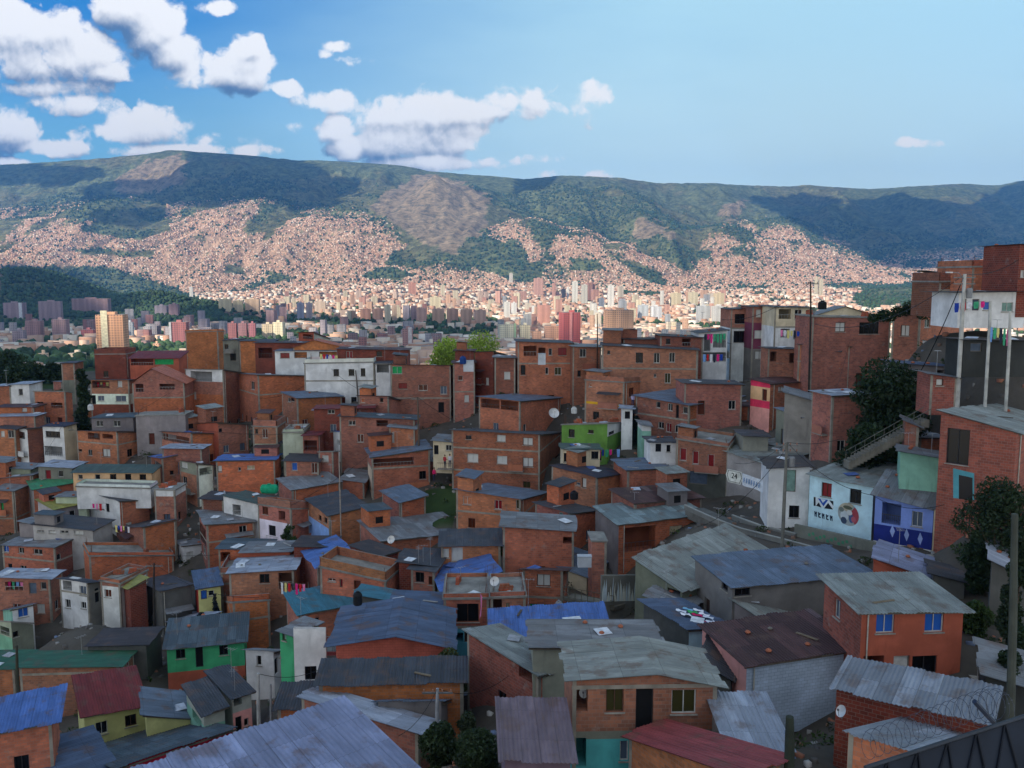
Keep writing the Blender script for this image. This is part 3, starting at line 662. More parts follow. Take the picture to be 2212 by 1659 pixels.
    for (p0, p1, z0_, z1_) in ((C-a*ov*.8-b*ov*.75, Rr+a*ov*.8-b*ov*.75, zC, zR),):
        if g: break
        v3 = np.array([*(p1-p0), z1_-z0_]); em.box(np.array([*p0, z0_-.12]), v3, np.array([*b, 0])*.07, .11, S(92, 84, 74))
    if em.f: em.build('eave_beam', M_FLAT, ro)
    return root
# ------------------------------------------------------------------ the houses (tile coordinates)
# --- bottom rows
h("brick shed under a bright blue corrugated roof at the bottom left", 'A1', (-340,1400), R=(445,1240), yb=1560, yaw=22, w='br', roof='bu', dep=4.2, rise=.3, ov=.7, d=58)
h("pale yellow house with a dark red sheet roof", 'A1', (725,1205), L=(470,1000), R=(1245,1112), yb=1450, yaw=26, w='ye', roof='rd', win=[(825,1260,930,1370),(1080,1200,1180,1300)], lb=5.2, rise=1.2)
h("low yellow annex with a slate blue lean-to roof beside the red roofed house", 'A1', (1262,1190), L=(1240,1130), R=(1655,1228), yb=1400, yaw=-8, w='ye', roof='bg', win=[(1285,1235,1335,1300)], dep=4, lb=4)
h("narrow grey house with a green awning beside the yellow annex", 'A1', (1760,1195), L=(1660,1160), R=(1940,1130), yb=1500, yaw=35, w=[('cg',1300),('mt',None)], roof='dk', win=[(1790,1330,1860,1440,'d','green'),(1665,1200,1740,1275,'o')], lb=5)
h("grey white house with sagging charcoal roof and salmon ground floor", 'A1', (2005,1045), L=(1930,1020), R=(2170,1000), yb=1450, yaw=25, w='cg', wr=[('cg',1190),('pk',None)], roof='dk', win=[(2015,1050,2090,1120,'o'),(2035,1215,2090,1370,'d','dark'),(2110,1230,2150,1300)], lb=5)
h("long brick house with a dark green sheet roof", 'A1', (1025,782), L=(165,790), R=(1150,655), yb=1060, yaw=94, w='bp', wr='bp', roof='gn', win=[(1035,830,1060,885,'w','red'),(1095,730,1125,795,'w','red')], band=[830])
h("brick house with a green roof cut by the left edge", 'A1', (122,800), L=(-330,805), yb=1060, yaw=94, w='br', roof='gn', dep=4)
h("bright green house with a patched dark roof and white fascia", 'A1', (1440,622), R=(2108,560), yb=900, yaw=14, w='gr', wr=[('gr',840),('or',None)], roof='pz', dep=4.6, rise=1.0, ov=.4, ext=1.5,
  win=[(1520,635,1600,715,'w','dark'),(1895,600,1970,685,'w','dark'),(1690,612,1755,790,'d','dark'),(1840,810,1960,850,'w','dark')])
h("low house with a flat slate blue roof at the bottom left corner", 'A1', (985,1655), L=(-300,1960), yaw=128, w='gy', roof='b2', la=7, lb=13, flat=True, d=60, tall=4)
h("pink fronted shack with a patched dark blue roof", 'A1', (1020,1655), L=(660,1490), R=(1640,1400), yb=1850, yaw=30, w='dg', wr=[('cm',None)], roof='pz', la=8)
h("salmon painted block house with wide blue gabled roof", 'A2', (1648,592), L=(690,578), yb=1100, yaw=93, w='sa', roof='b2', g=('L',1215,500), dep=7, ov=.75)
h("pink block wall stepping down left of the blue gabled roof", 'A2', (690,706), L=(212,712), yb=1120, yaw=93, w='s2', roof='cc', dep=3.2, win=[(300,948,530,1035,'p','beige')])
h("white parapet walled terrace in front of the blue gabled roof", 'A2', (600,460), L=(322,455), yb=704, yaw=95, w='wh', roof=None, dep=.4, d=69)
h("low brick house under a long charcoal asbestos roof", 'A2', (1790,905), L=(545,935), yb=1300, yaw=93, w='bo', roof='dk', dep=2.8, rise=.3)
h("small house with a slate blue patched roof beside the street trees", 'A2', (1600,1085), L=(1055,1082), R=(1870,1045), yb=1250, yaw=88, w='gy', roof='bg', dep=4)
h("brick shed with pale lilac corrugated roof in front of the charcoal roof", 'A2', (1400,1352), L=(880,1275), R=(1545,1260), yb=1640, yaw=64, w='bp', roof='lt', lb=9)
h("brick house with a teal blue roof and small side window", 'A2', (372,330), L=(150,222), R=(865,240), yb=520, yaw=27, w='bp', wr='br', roof='tq', lb=5.4, win=[(178,285,224,380),(510,360,545,420,'w','dark')])
h("brick tower house with green awning over turquoise ground floor", 'A2', (2014,200), L=(1620,205), yb=720, yaw=92, w=[('br',440),('cy',None)], roof='cc', dep=5.5, band=[440], win=[(1735,240,1925,400,'w'),(1690,490,1790,570,'o'),(1800,470,1862,575,'d'),(1905,482,1990,660,'p','beige')], tall=9)
h("brick terrace house beside the tower house with green awning", 'A2', (2330,185), L=(2024,195), yb=560, yaw=92, w='bp', roof='cc', dep=5, win=[(2035,200,2125,390,'o'),(2160,235,2190,370,'p','beige')])
h("dirty white house with concrete slab roof left of the pink wall", 'A2', (150,652), L=(-90,642), R=(235,640), yb=900, yaw=80, w='wh', roof='zn', win=[(5,690,45,775),(160,660,190,850,'d','dark')])
h("small bright green shed wall beside the white terrace", 'A2', (322,512), L=(205,474), yb=640, yaw=60, w='gr', roof='zn', dep=3, d=70, win=[(228,500,262,560,'w','mint')])
h("low brick house with narrow dark roof above the big corrugated roof", 'A2', (590,1132), L=(185,1142), yb=1330, yaw=92, w=[('bo',None)], roof='dk', dep=2.6, rise=.5)
# main brick house
h("brick house with grey green gabled roof and three dark olive openings", 'A3', (1772,940), L=(520,885), yb=1850, yaw=92, w=[('bp',1325),('gy',1392),('cy',None)], roof='fc', g=('L',1240,832), dep=4.4, ov=.42, band=[945], d=46,
  win=[(812,970,965,1178,'w','olive'),(1378,985,1590,1192,'w','olive'),(1068,975,1220,1330,'d','dark'),(535,925,655,1170,'o'),(932,1425,1005,1600,'w','steel'),(520,1400,640,1640,'o')])
h("brick workshop with a faded red sheet roof at the bottom edge", 'A3', (2010,1720), L=(1012,1390), yb=2300, yaw=32, w='br', roof='pr', la=2.5, dep=2.6, rise=.1, d=37)
h("low house under a large mauve sheet roof", 'A3', (505,1585), L=(-60,1570), yb=2100, yaw=93, w='li', roof='mv', dep=4.4, rise=.7, d=41)
h("brick house with a ribbed grey roof left of the gabled brick house", 'A3', (228,852), L=(-230,520), R=(505,790), yb=1100, yaw=38, w='bd', wr='br', roof='fc', lb=8, win=[(60,760,190,900,'o')])
h("low house under a long faded sky blue patched roof", 'A3', (-170,525), R=(825,468), yb=640, yaw=2, w='gy', roof='bu', dep=4.2, rise=.5)
h("low house under a wide light grey cement roof behind the gabled house", 'A3', (180,610), R=(1290,612), yb=760, yaw=1, w='gy', roof='zn', dep=4.2, d=55)
h("pale blue painted block house with a rust and charcoal roof", 'A3', (2028,768), L=(1885,690), R=(3010,622), yb=1330, yaw=17, w=[('pk',None)], wr='bl', roof='ru', lb=5.5, d=52, win=[(2090,1172,2150,1255,'w','dark')])
h("low shack with a light grey ribbed roof below the pale blue block wall", 'A3', (1890,1470), R=(2380,1490), yb=1750, yaw=0, w='gy', roof='lt', dep=4.5, rise=.5, d=42)
h("dark roofed shed squeezed between the gabled house and the blue block wall", 'A3', (1890,880), L=(1640,640), yaw=66, w='dg', roof='dk', la=2.6, d=53, tall=4)
h("orange house with grey roof and two blue curtained windows", 'A4', (812,300), L=(505,92), R=(1690,288), yb=960, yaw=5, w='rp', wr='or', roof='fc', d=52, ov=.5, lb=5.2,
  win=[(935,325,1092,495,'w','blue'),(1355,325,1517,487,'w','blue'),(572,200,625,370,'w','steel'),(822,690,1000,850,'o'),(1082,690,1222,905,'d','white'),(1245,690,1460,845,'w','dark')])
h("dark red brick house with corrugated zinc roof and satellite dish", 'A4', (1905,1262), L=(592,972), R=(2070,1020), yb=1900, yaw=62, w='rb', wr='rb', roof='fz', la=3.3, d=40, ov=.3)
h("brick shed with pale corrugated roof behind coiled razor wire", 'A4', (1262,1532), L=(695,1352), R=(1880,1325), yb=2000, yaw=47, w='br', roof='fz', d=35, ov=.2)
h("low grey house with pale cement roof left of the orange house", 'A3', (2290,450), L=(1925,215), R=(2712,330), yb=640, yaw=45, w='gy', roof='fc', win=[(2140,395,2182,500,'d','dark'),(2068,330,2100,385,'w','blue')], d=61)
h("grey house under a long slate blue roof above the orange house", 'B3', (1905,1228), L=(1612,1045), R=(3117,1118), yb=1420, yaw=13, w='gy', wr=[('gy',None)], roof='bg', d=63.5, win=[(1925,1240,2060,1310,'w','dark'),(1810,1180,1865,1260,'w','dark')], lb=6.5, rise=.2)
# --- B1
h("long cream row house with green grey roof and five small openings", 'B1', (1308,246), L=(630,243), yb=352, yaw=94, w=[('pc',None)], roof='dg', dep=4, rise=.3, ext=1, win=[(675,252,715,302),(820,252,865,304),(950,256,1005,306),(1205,258,1262,306),(1082,252,1135,350,'d','dark')])
h("stained white retaining terrace below the cream row house", 'B1', (1300,385), L=(660,368), yb=480, yaw=93, w='wh', roof='cc', dep=3, ext=1.2)
h("brick house with emerald green sheet roof and open balcony", 'B1', (290,388), L=(60,372), R=(660,326), yb=560, yaw=33, w='gy', wr='br', roof='ge', win=[(75,395,185,505,'o'),(228,415,258,468)], lb=5)
h("grey house with a mustard olive roof", 'B1', (470,560), L=(290,545), R=(712,508), yb=660, yaw=48, w='cg', wr='gy', roof='ol', win=[(600,570,650,626),(375,580,410,650),(320,590,355,640)], lb=6)
h("whitewashed and brick house with a red window below the retaining wall", 'B1', (1032,488), L=(762,470), R=(1285,480), yb=650, yaw=58, w='wh', wr='br', roof='dk', win=[(820,510,900,555,'w','red'),(915,512,945,585,'d','dark')], lb=7)
h("long brick house with dark roof and a green window", 'B1', (1240,712), L=(965,722), R=(1522,650), yb=960, yaw=42, w='bp', wr='bo', roof='dk', win=[(1172,730,1210,800,'w','green'),(1000,705,1115,792,'o'),(1165,880,1205,910,'w','dark')])
h("tall brick house with concrete frame and patched zinc roof", 'B1', (1785,690), L=(1520,660), R=(2197,668), yb=1100, yaw=28, w='bp', wr='bo', roof='zn', band=[850], win=[(1620,692,1668,805,'w','red'),(1708,690,1778,830,'o'),(1550,842,1582,900),(1752,880,1780,960),(2065,702,2132,775)], lb=6)
h("two storey brick row house with four windows at the left edge", 'B1', (470,888), L=(18,868), R=(840,800), yb=1150, yaw=74, w='br', wr='bd', roof='zn', band=[1015], win=[(25,875,75,932,'w','blue'),(158,872,207,942),(290,900,366,952),(70,1030,107,1102),(175,1048,230,1112),(490,945,530,1000)], la=5)
h("orange brick house with a sloping slab roof above the white twin houses", 'B1', (770,968), L=(535,1010), R=(1500,965), yb=1200, yaw=20, w='bo', wr='bo', roof='cc', lb=4)
h("white two storey house with a balcony and slate roof", 'B1', (758,1195), L=(512,1158), R=(862,1185), yb=1460, yaw=70, w='wh', wr='gy', roof='dk', band=[1300], win=[(545,1180,620,1260,'o'),(688,1224,745,1306,'w','steel'),(565,1340,610,1412),(700,1362,745,1420),(820,1240,858,1365,'d','dark')])
h("narrow white house with brick roof parapet and maroon window", 'B1', (1036,1212), L=(866,1180), yb=1600, yaw=76, w=[('bp',1235),('wh',None)], roof='cc', win=[(903,1255,962,1322,'w','brown')], dep=5)
h("dark timber shack under a lime green sheet roof", 'B1', (1120,1240), L=(992,1195), R=(1262,1165), yb=1380, yaw=38, w='rb', roof='ol')
h("low shed with a dark patched roof between the poles", 'B1', (1400,1265), L=(1212,1175), R=(1650,1212), yb=1380, yaw=32, w='dg', roof='dk')
h("yellow walled house with slate blue roof and red fascia", 'B1', (1712,1242), L=(1572,1140), R=(1905,1212), yb=1380, yaw=24, w='rd', wr='ye', roof='b2', win=[(1735,1260,1790,1340,'d','blue'),(1800,1262,1850,1310)], lb=5)
h("square brick block house with a concrete band under its flat roof", 'B1', (1908,1122), R=(2178,1108), yb=1340, yaw=8, w='bp', roof='cc', band=[1205], dep=5)
h("low brick house with flat slab roof above the bright green house", 'B1', (2012,1372), R=(2330,1350), L=(1945,1365), yb=1620, yaw=20, w='bo', roof='cc', band=[1530], dep=5)
h("small white house with a navy window at the left edge", 'B1', (105,1425), R=(285,1380), L=(-40,1440), yb=1600, yaw=25, w='mt', wr='wh', roof='bg', win=[(155,1412,245,1492,'w','blue')], dep=4)
h("brick house with open balconies and white sheet canopy at the left edge", 'B1', (428,1162), L=(-60,1145), yb=1330, yaw=90, w='bp', roof='lt', dep=3, win=[(45,1185,200,1262,'o'),(250,1195,315,1292,'d','steel'),(350,1190,400,1255)])
h("mint and grey house at the left edge above the green roofed house", 'A1', (95,400), L=(-90,390), R=(285,420), yb=700, yaw=60, w=[('cg',540),('mt',None)], wr='gy', roof='cc', win=[(5,440,80,510,'o'),(110,450,160,530,'w','dark')])
h("small brick house with a bright blue and white awning roof", 'B1', (1398,118), L=(1302,104), R=(1560,84), yb=350, yaw=36, w='br', roof='bu', win=[(1335,150,1382,205),(1335,232,1372,276),(1468,225,1502,262)])
h("grey and rust coloured house with white balcony and zinc awning", 'B1', (1700,165), L=(1552,140), R=(1848,180), yb=440, yaw=50, w=[('gy',270),('bp',None)], wr=[('wh',None)], roof='ru', win=[(1578,280,1617,348),(1562,155,1620,205,'w','white'),(1722,195,1832,262,'o')])
h("small white block house below the white balcony", 'B1', (1760,330), L=(1642,300), yb=490, yaw=70, w='wh', roof='lt', dep=3, d=134)
h("orange brick house with a thin bright blue roof edge", 'B1', (1866,140), R=(2375,132), yb=380, yaw=3, w='bo', roof='bu', dep=4.2, win=[(1880,182,1918,238,'w','white'),(2135,182,2200,216,'w','beige'),(2058,198,2082,228)])
h("house with dark green roof over hanging white curtains", 'B1', (2230,515), L=(1930,445), R=(2420,470), yb=680, yaw=70, w='wh', roof='dg', win=[(2010,520,2080,610,'o')])
h("row of low huts under dark zinc sheets below the olive roof", 'B1', (800,742), L=(285,690), yb=820, yaw=86, w='cg', roof='dk', dep=5, win=[(320,715,380,760),(420,720,480,770,'w','white'),(520,722,590,770),(640,730,720,780,'w','white')])
h("brick house with ribbed zinc roof cut by the left edge", 'B1', (268,268), L=(-90,305), yb=500, yaw=84, w='br', roof='zn', dep=4)
h("brick house with a green window at the left edge", 'B1', (112,402), L=(-70,392), yb=740, yaw=88, w='br', roof='zn', dep=4, win=[(5,502,32,570,'w','green')], band=[640])
h("grey shack roofed with dark zinc at the left edge", 'B1', (262,215), L=(-80,200), yb=310, yaw=90, w='gy', roof='zn', dep=4)
h("grey house with maroon door under pale zinc", 'B1', (620,205), L=(330,190), yb=320, yaw=90, w='gy', roof='lt', dep=4.5, win=[(392,222,440,300,'d','red'),(500,225,545,280)])
# --- C1
h("two storey brick house with messy zinc roof above the cream row house", 'C1', (1010,1195), L=(660,1188), R=(1385,1196), yb=1470, yaw=68, w='br', wr='br', roof='pz', band=[1310], win=[(760,1205,862,1262,'o'),(885,1200,975,1256,'o'),(760,1350,797,1402),(885,1345,952,1412,'w','white'),(1035,1205,1180,1258,'o'),(1100,1345,1146,1412),(678,1345,708,1368)])
h("brick house with a wide open porch under a dark violet grey roof", 'C1', (1652,1205), L=(1385,1195), R=(1922,1212), yb=1380, yaw=52, w='bp', wr='bo', roof='b2', win=[(1398,1220,1635,1285,'o')])
h("white fronted house with a navy roof and one wide window", 'C1', (550,1152), L=(368,1150), R=(660,1120), yb=1430, yaw=74, w='wh', wr='cr', roof='nr', win=[(395,1192,520,1245,'w','dark'),(380,1322,540,1405,'o'),(590,1140,630,1180,'w','beige')])
h("brick house with dark flat roof left of the white fronted house", 'C1', (235,1172), L=(130,1175), R=(362,1160), yb=1410, yaw=55, w='wh', wr='bd', roof='dk', win=[(150,1195,215,1255,'o')])
h("small brick house with dark window at the far left", 'C1', (128,1176), L=(-40,1165), yb=1400, yaw=90, w='br', roof='dk', dep=5, win=[(68,1182,122,1248),(5,1190,40,1240,'w','white')])
h("small white house with rough zinc roof at the left edge of the town", 'C1', (250,785), L=(90,790), yb=920, yaw=92, w='wh', roof='lt', dep=5, win=[(160,825,197,882)])
h("low brick house cut by the left edge beside the small white house", 'C1', (88,802), L=(-60,805), yb=900, yaw=92, w='br', roof='lt', dep=4)
h("brick house with maroon sheet roof and white window at the left edge", 'C1', (290,985), L=(-60,988), yb=1060, yaw=92, w='bo', roof='ru', dep=4, win=[(190,985,232,1022,'w','white')])
h("brick house with a bright white slab edge at the left edge", 'C1', (300,1062), L=(-60,1068), yb=1145, yaw=92, w='bp', roof='lt', dep=3.4)
h("flat roofed brick house with two dark openings left of the tall tree", 'C1', (560,852), L=(290,850), R=(622,862), yb=1040, yaw=82, w='br', roof='cc', win=[(318,938,376,982),(440,945,540,990,'o')])
h("brick house with white ground floor wall right of the tall tree", 'C1', (1112,748), L=(775,750), R=(1160,745), yb=1020, yaw=88, w=[('bp',870),('wh',960),('rb',None)], roof='dk', dep=6, win=[(795,757,945,818,'o'),(1015,757,1055,810,'w','white'),(845,885,900,930,'w','steel'),(1000,885,1090,935,'w','steel'),(790,880,828,958,'d','dark')])
h("brick house with clay coloured roof and an olive doorway", 'C1', (1590,775), L=(1140,775), yb=1080, yaw=93, w=[('bp',905),('bo',None)], roof='tl', g=('L',1310,650), dep=6, band=[900], win=[(1170,782,1240,852,'o'),(1378,782,1510,832,'o')])
h("house with dark red roof and green side wall near the orange tower", 'C1', (1545,560), L=(1120,562), yb=680, yaw=92, w=[('or',None)], roof='rd', dep=5, rise=.9, win=[(1130,565,1325,622,'o'),(1335,568,1500,618,'p','green')])
h("dark brick house in front of the foot of the orange tower", 'C1', (1088,528), L=(815,530), yb=640, yaw=92, w='rb', roof='cc', dep=5)
h("tall blind brick house standing above the roofs", 'C1', (1880,330), L=(1600,338), R=(1935,335), yb=640, yaw=84, w='bo', roof='cc')
h("brick house with white columned upper balcony", 'C1', (1928,662), L=(1597,655), R=(2110,690), yb=1080, yaw=72, w=[('wh',768),('bp',880),('bo',None)], wr='bd', roof='zn', win=[(1648,675,1832,762,'o'),(1632,850,1696,912,'w','white'),(1798,955,1832,982)])
h("large blind brick house with clay coloured side walls", 'C1', (2228,705), L=(1985,690), R=(2702,712), yb=1060, yaw=30, w='br', wr='bo', roof='zn', win=[(2170,762,2200,832),(1990,820,2020,870)], band=[880])
h("grey unfinished house beside the tall blind brick house", 'C1', (2060,402), L=(1925,408), yb=620, yaw=90, w='gy', roof='dk', dep=5, win=[(1940,440,1975,500),(1990,520,2040,580,'o')])
h("orange brick house with an open terrace under black sheets", 'C1', (2365,412), L=(2065,415), yb=660, yaw=92, w='bo', roof='dk', dep=5, win=[(2230,485,2350,570,'o')])
h("grey cluttered huts below the white walled brick house", 'C1', (1150,1072), L=(790,1080), yb=1190, yaw=90, w='gy', roof='pz', dep=5, win=[(830,1100,890,1150),(980,1100,1040,1150)])
h("low grey terrace wall below the clay roofed house", 'C1', (1600,1052), L=(1172,1062), yb=1170, yaw=92, w='gy', roof='cc', dep=4)
h("low brick house with an orange painted wall", 'C1', (1882,1118), L=(1700,1128), R=(2145,1132), yb=1240, yaw=45, w='or', wr='bp', roof='dg', win=[(1885,1130,1920,1200,'d','dark')])
h("slim brick house between the dark trees", 'C1', (640,602), L=(527,605), yb=860, yaw=92, w=[('bp',750),('gy',None)], roof='dk', dep=4)
# --- C2
h("brick house with half blue half grey roof and gable side", 'C2', (355,905), L=(80,882), R=(740,888), yb=1060, yaw=38, w='bp', wr='bo', roof='bg', win=[(272,905,300,940),(300,905,332,932,'w','dark')], lb=6)
h("white upper storey with open laundry bays under a blue grey roof", 'C2', (722,495), L=(163,500), yb=690, yaw=92, w='wh', roof='bg', dep=5, win=[(330,508,440,560,'o'),(545,505,700,590,'o'),(210,515,290,560,'w','red')])
h("long white flat roofed house with three square windows", 'C2', (1022,598), L=(415,610), yb=860, yaw=92, w='wh', roof='cc', dep=5, band=[755], win=[(670,655,717,715,'w','dark'),(800,655,850,712,'w','dark'),(905,648,945,716,'w','dark')])
h("white balcony house with bright blue seats beside the long white house", 'C2', (1157,605), L=(1032,608), yb=760, yaw=92, w='wh', roof='dk', dep=5, win=[(1042,612,1148,685,'o')])
h("large brick house with charcoal roof and a row of small windows", 'C2', (1682,625), L=(1160,615), R=(1700,640), yb=1130, yaw=90, w='bp', roof='dk', dep=6, win=[(1176,620,1262,696,'w','green'),(1230,775,1306,826,'w','red'),(1405,790,1482,841,'w','brown'),(1592,800,1650,872,'w','steel'),(1575,940,1625,1030,'d','dark')], band=[905])
h("brick house with white water tank box on its terrace", 'C2', (1890,600), L=(1702,605), yb=1010, yaw=92, w='bp', roof='ru', dep=5, win=[(1745,712,1788,752,'w','brown'),(1800,880,1840,940,'w','white')], band=[850])
h("dark brick house with white framed windows behind the zinc terrace roof", 'C2', (2052,505), L=(1892,510), R=(2262,560), yb=900, yaw=52, w='rb', wr='bd', roof='dk', win=[(2070,610,2102,650),(1910,730,1945,792,'w','white'),(1985,730,2012,792,'w','white'),(2062,742,2135,792)])
h("brick house with long open terrace under blue white zinc sheets", 'C2', (2282,932), L=(1925,892), R=(2632,902), yb=1100, yaw=58, w='br', wr='br', roof='bg', win=[(1945,905,2105,992,'o'),(2115,920,2265,1010,'o')])
h("low brick house with small windows under charcoal sheets", 'C2', (1145,892), L=(885,885), R=(1250,930), yb=1000, yaw=78, w='bp', roof='dk', win=[(905,905,940,945,'w','white'),(1070,905,1100,940)])
h("house under a long rust red sheet roof above the blue roofed white house", 'C2', (1012,992), L=(500,1000), yb=1090, yaw=92, w='rb', roof='rd', dep=4, win=[(620,1005,680,1040),(820,1005,880,1040)])
h("small dirty white house under the rust red sheet roof", 'C2', (712,1032), L=(500,1012), yb=1180, yaw=80, w=[('wh',1090),('bp',None)], roof='lt', dep=4, win=[(530,1060,570,1110)])
h("white house with blue roof and grated square window", 'C2', (775,1205), L=(540,1178), R=(1140,1182), yb=1375, yaw=30, w='wh', wr='wb', roof='bu', win=[(580,1212,637,1305,'w','dark'),(700,1225,765,1320,'o'),(1075,1208,1120,1280,'w','white')])
h("small brick house with a white window below the blue roofed white house", 'C2', (665,1372), L=(540,1375), R=(720,1372), yb=1570, yaw=80, w='bp', roof='cc', win=[(570,1400,627,1456,'w','white')])
h("bare grey cement house beside the brick ruin", 'C2', (412,1202), L=(230,1208), yb=1420, yaw=92, w='cg', roof='cc', dep=5)
h("carport house with a red painted slab edge", 'C2', (537,1228), L=(405,1232), yb=1390, yaw=90, w='rp', roof='rd', dep=4, win=[(412,1270,528,1360,'o')])
h("grey and brick house with two brown windows below the gable sided house", 'C2', (182,1160), L=(-30,1152), yb=1420, yaw=90, w=[('bp',1300),('cg',None)], roof='cc', dep=5, win=[(55,1172,102,1250,'w','brown'),(-8,1172,18,1215)])
h("small brick house with a light blue window and dark rusty roof", 'B2', (540,150), L=(245,142), yb=300, yaw=93, w='bp', roof='dr', dep=5, win=[(308,155,357,226,'w','blue'),(480,160,530,250,'w','brown')])
h("orange brick hut with clay roof on the ridge line", 'C2', (500,338), L=(368,345), R=(642,395), yb=450, yaw=50, w='or', wr='cg', roof='tl', win=[(405,350,490,395,'o')])
h("long low rust brick house on the ridge line", 'C2', (1312,492), L=(700,482), yb=600, yaw=92, w='rb', roof='ru', dep=5, win=[(780,500,835,560,'w','red'),(1040,500,1090,545)])
h("low row under black sheets on the ridge line behind the white houses", 'C2', (700,432), L=(-10,428), yb=520, yaw=92, w='rb', roof='dr', dep=4, win=[(20,470,140,560,'o')])
h("brick house with clay gable between the black sheets", 'C2', (780,470), L=(320,470), yb=540, yaw=92, w='bo', roof='tl', g=('L',500,405), dep=4)
h("low brick walls with pale zinc scraps above the terrace house", 'C2', (1370,1092), L=(720,1062), yb=1180, yaw=88, w='bp', roof='pz', dep=4, win=[(1040,1080,1140,1150,'o'),(800,1090,860,1140)])
h("small brick house above the blue open terrace house", 'C2', (1372,1175), L=(1150,1155), yb=1330, yaw=90, w='br', roof='zn', dep=4, win=[(1175,1200,1195,1290,'w','white')])
h("cream house with pale zinc roof and a dark doorway", 'C2', (1742,1292), L=(1530,1272), yb=1520, yaw=84, w='cr', roof='zn', dep=5, ext=.6, win=[(1537,1312,1577,1392,'d','dark'),(1640,1310,1690,1360)])
# --- C3
h("two storey brick house with dark red window and white tank", 'C3', (522,432), L=(48,418), yb=840, yaw=93, w='br', roof='dk', dep=6, band=[605], win=[(100,455,212,542,'o'),(228,470,290,600,'o'),(315,475,347,536),(398,470,472,537,'w','red'),(75,620,117,706),(288,640,315,700),(368,640,426,706,'w','olive')])
h("dark brick house with small windows between the two long brick houses", 'C3', (772,468), L=(524,462), yb=790, yaw=92, w='bd', roof='zn', dep=6, win=[(585,480,640,552),(565,665,596,722),(690,640,725,665)])
h("long brick house with three tall windows and pale base band", 'C3', (1606,492), L=(777,450), yb=900, yaw=84, w='bp', roof='dk', dep=7, band=[655], win=[(825,495,848,526,'w','dark'),(1070,512,1132,600,'w','dark'),(1225,515,1276,602),(1358,512,1408,596),(1320,690,1370,776,'w','olive'),(1225,697,1247,726)])
h("attic storey of brick with black roof behind the long brick house", 'C3', (1652,385), L=(1280,368), yb=520, yaw=90, w='bd', roof='dr', dep=5, win=[(1330,385,1370,440),(1470,390,1542,455,'o')])
h("low brick attic with dark edge left of the black roofed attic", 'C3', (1278,400), L=(960,398), yb=480, yaw=92, w='bd', roof='dr', dep=4)
h("plain brick box house with yellow painted band", 'C3', (970,775), L=(630,752), R=(1212,760), yb=1000, yaw=60, w='bp', wr='br', roof='cc', win=[(1010,802,1056,892,'w','brown'),(1110,792,1156,872,'w','red'),(665,782,692,808)])
h("white house crowded with laundry bays left of the magenta house", 'C3', (1862,318), L=(1615,345), yb=690, yaw=92, w='wh', roof='dk', dep=5, win=[(1660,350,1715,500,'o'),(1738,352,1850,470,'o'),(1640,510,1850,590,'o')])
h("narrow three storey house with white lower facade", 'C3', (2070,132), L=(1892,140), yb=670, yaw=92, w=[('bp',300),('wh',None)], roof='dk', dep=6, band=[302], win=[(1925,178,2020,262,'w','dark'),(1915,325,2020,425,'w','dark')])
h("magenta painted house on the ridge line", 'C3', (2300,112), L=(2078,118), yb=600, yaw=92, w=[('bp',255),('ma',480),('gy',None)], roof='dk', dep=6, win=[(2110,140,2150,205,'w','white'),(2170,140,2205,205,'w','red'),(2095,320,2188,388,'w','white'),(2100,500,2175,570,'w','white')])
h("brick house with big plain blue roof and stacked balconies", 'C3', (1532,965), L=(1212,898), R=(1985,888), yb=1245, yaw=42, w='bp', wr='bo', roof='bg', band=[1100], win=[(1245,930,1282,990),(1345,952,1387,1015),(1415,965,1442,1080,'d','dark'),(1475,980,1517,1040),(1262,1112,1312,1168),(1330,1122,1377,1200,'w','red'),(1405,1142,1452,1205),(1470,1155,1525,1205)], lb=9, ov=.5)
h("lime green house with flat concrete roof", 'C3', (825,1128), L=(430,1140), R=(1025,1118), yb=1330, yaw=62, w=[('g2',None)], wr=[('wh',1240),('g2',None)], roof='cc', win=[(490,1175,541,1245,'w','dark'),(658,1180,705,1210,'w','dark'),(837,1150,887,1220,'w','dark')])
h("cream house with two dark windows below the lime green house", 'C3', (760,1350), L=(440,1345), yb=1520, yaw=92, w='cr', roof='dg', dep=3.5, win=[(440,1380,488,1456,'w','dark'),(685,1365,747,1432,'w','dark')])
h("low brick house with near black roof beside the large orange brick house", 'B3', (735,283), L=(430,212), R=(980,248), yb=500, yaw=48, w='bp', wr='br', roof='nr', win=[(602,290,642,375,'w','white'),(555,328,590,355,'w','steel')], lb=7)
h("square brick house with a blue sheet roof beside the near black roof", 'B3', (1000,222), R=(1362,202), yb=430, yaw=10, w='br', roof='bg', dep=6)
h("brick row with three dark red windows over grey garages", 'C3', (1872,1335), L=(1420,1262), R=(1985,1290), yb=1720, yaw=66, w=[('bp',1565),('dg',None)], wr='cr', roof='cc', win=[(1450,1338,1507,1446,'w','red'),(1560,1362,1612,1476,'w','red'),(1690,1392,1747,1510,'w','red'),(1530,1540,1690,1650,'p','steel'),(1905,1370,1975,1480,'w','dark')], la=5)
h("pale house with long grey green zinc roof behind the banner", 'C3', (2160,1462), L=(1950,1362), R=(2850,1330), yb=1900, yaw=28, w='cg', wr='cg', roof='fc', win=[(2190,1490,2250,1580,'o'),(2330,1480,2400,1560,'w','mint')], lb=7)
h("brick house with hot pink balcony bands", 'C3', (2232,782), L=(2065,742), R=(2717,745), yb=1150, yaw=30, w=[('hp',820),('pc',935),('hp',1000),('pk',None)], wr='br', roof='ru', win=[(2160,828,2202,930,'d','brown'),(2300,805,2350,850,'w','white'),(2540,790,2580,825,'w','green')])
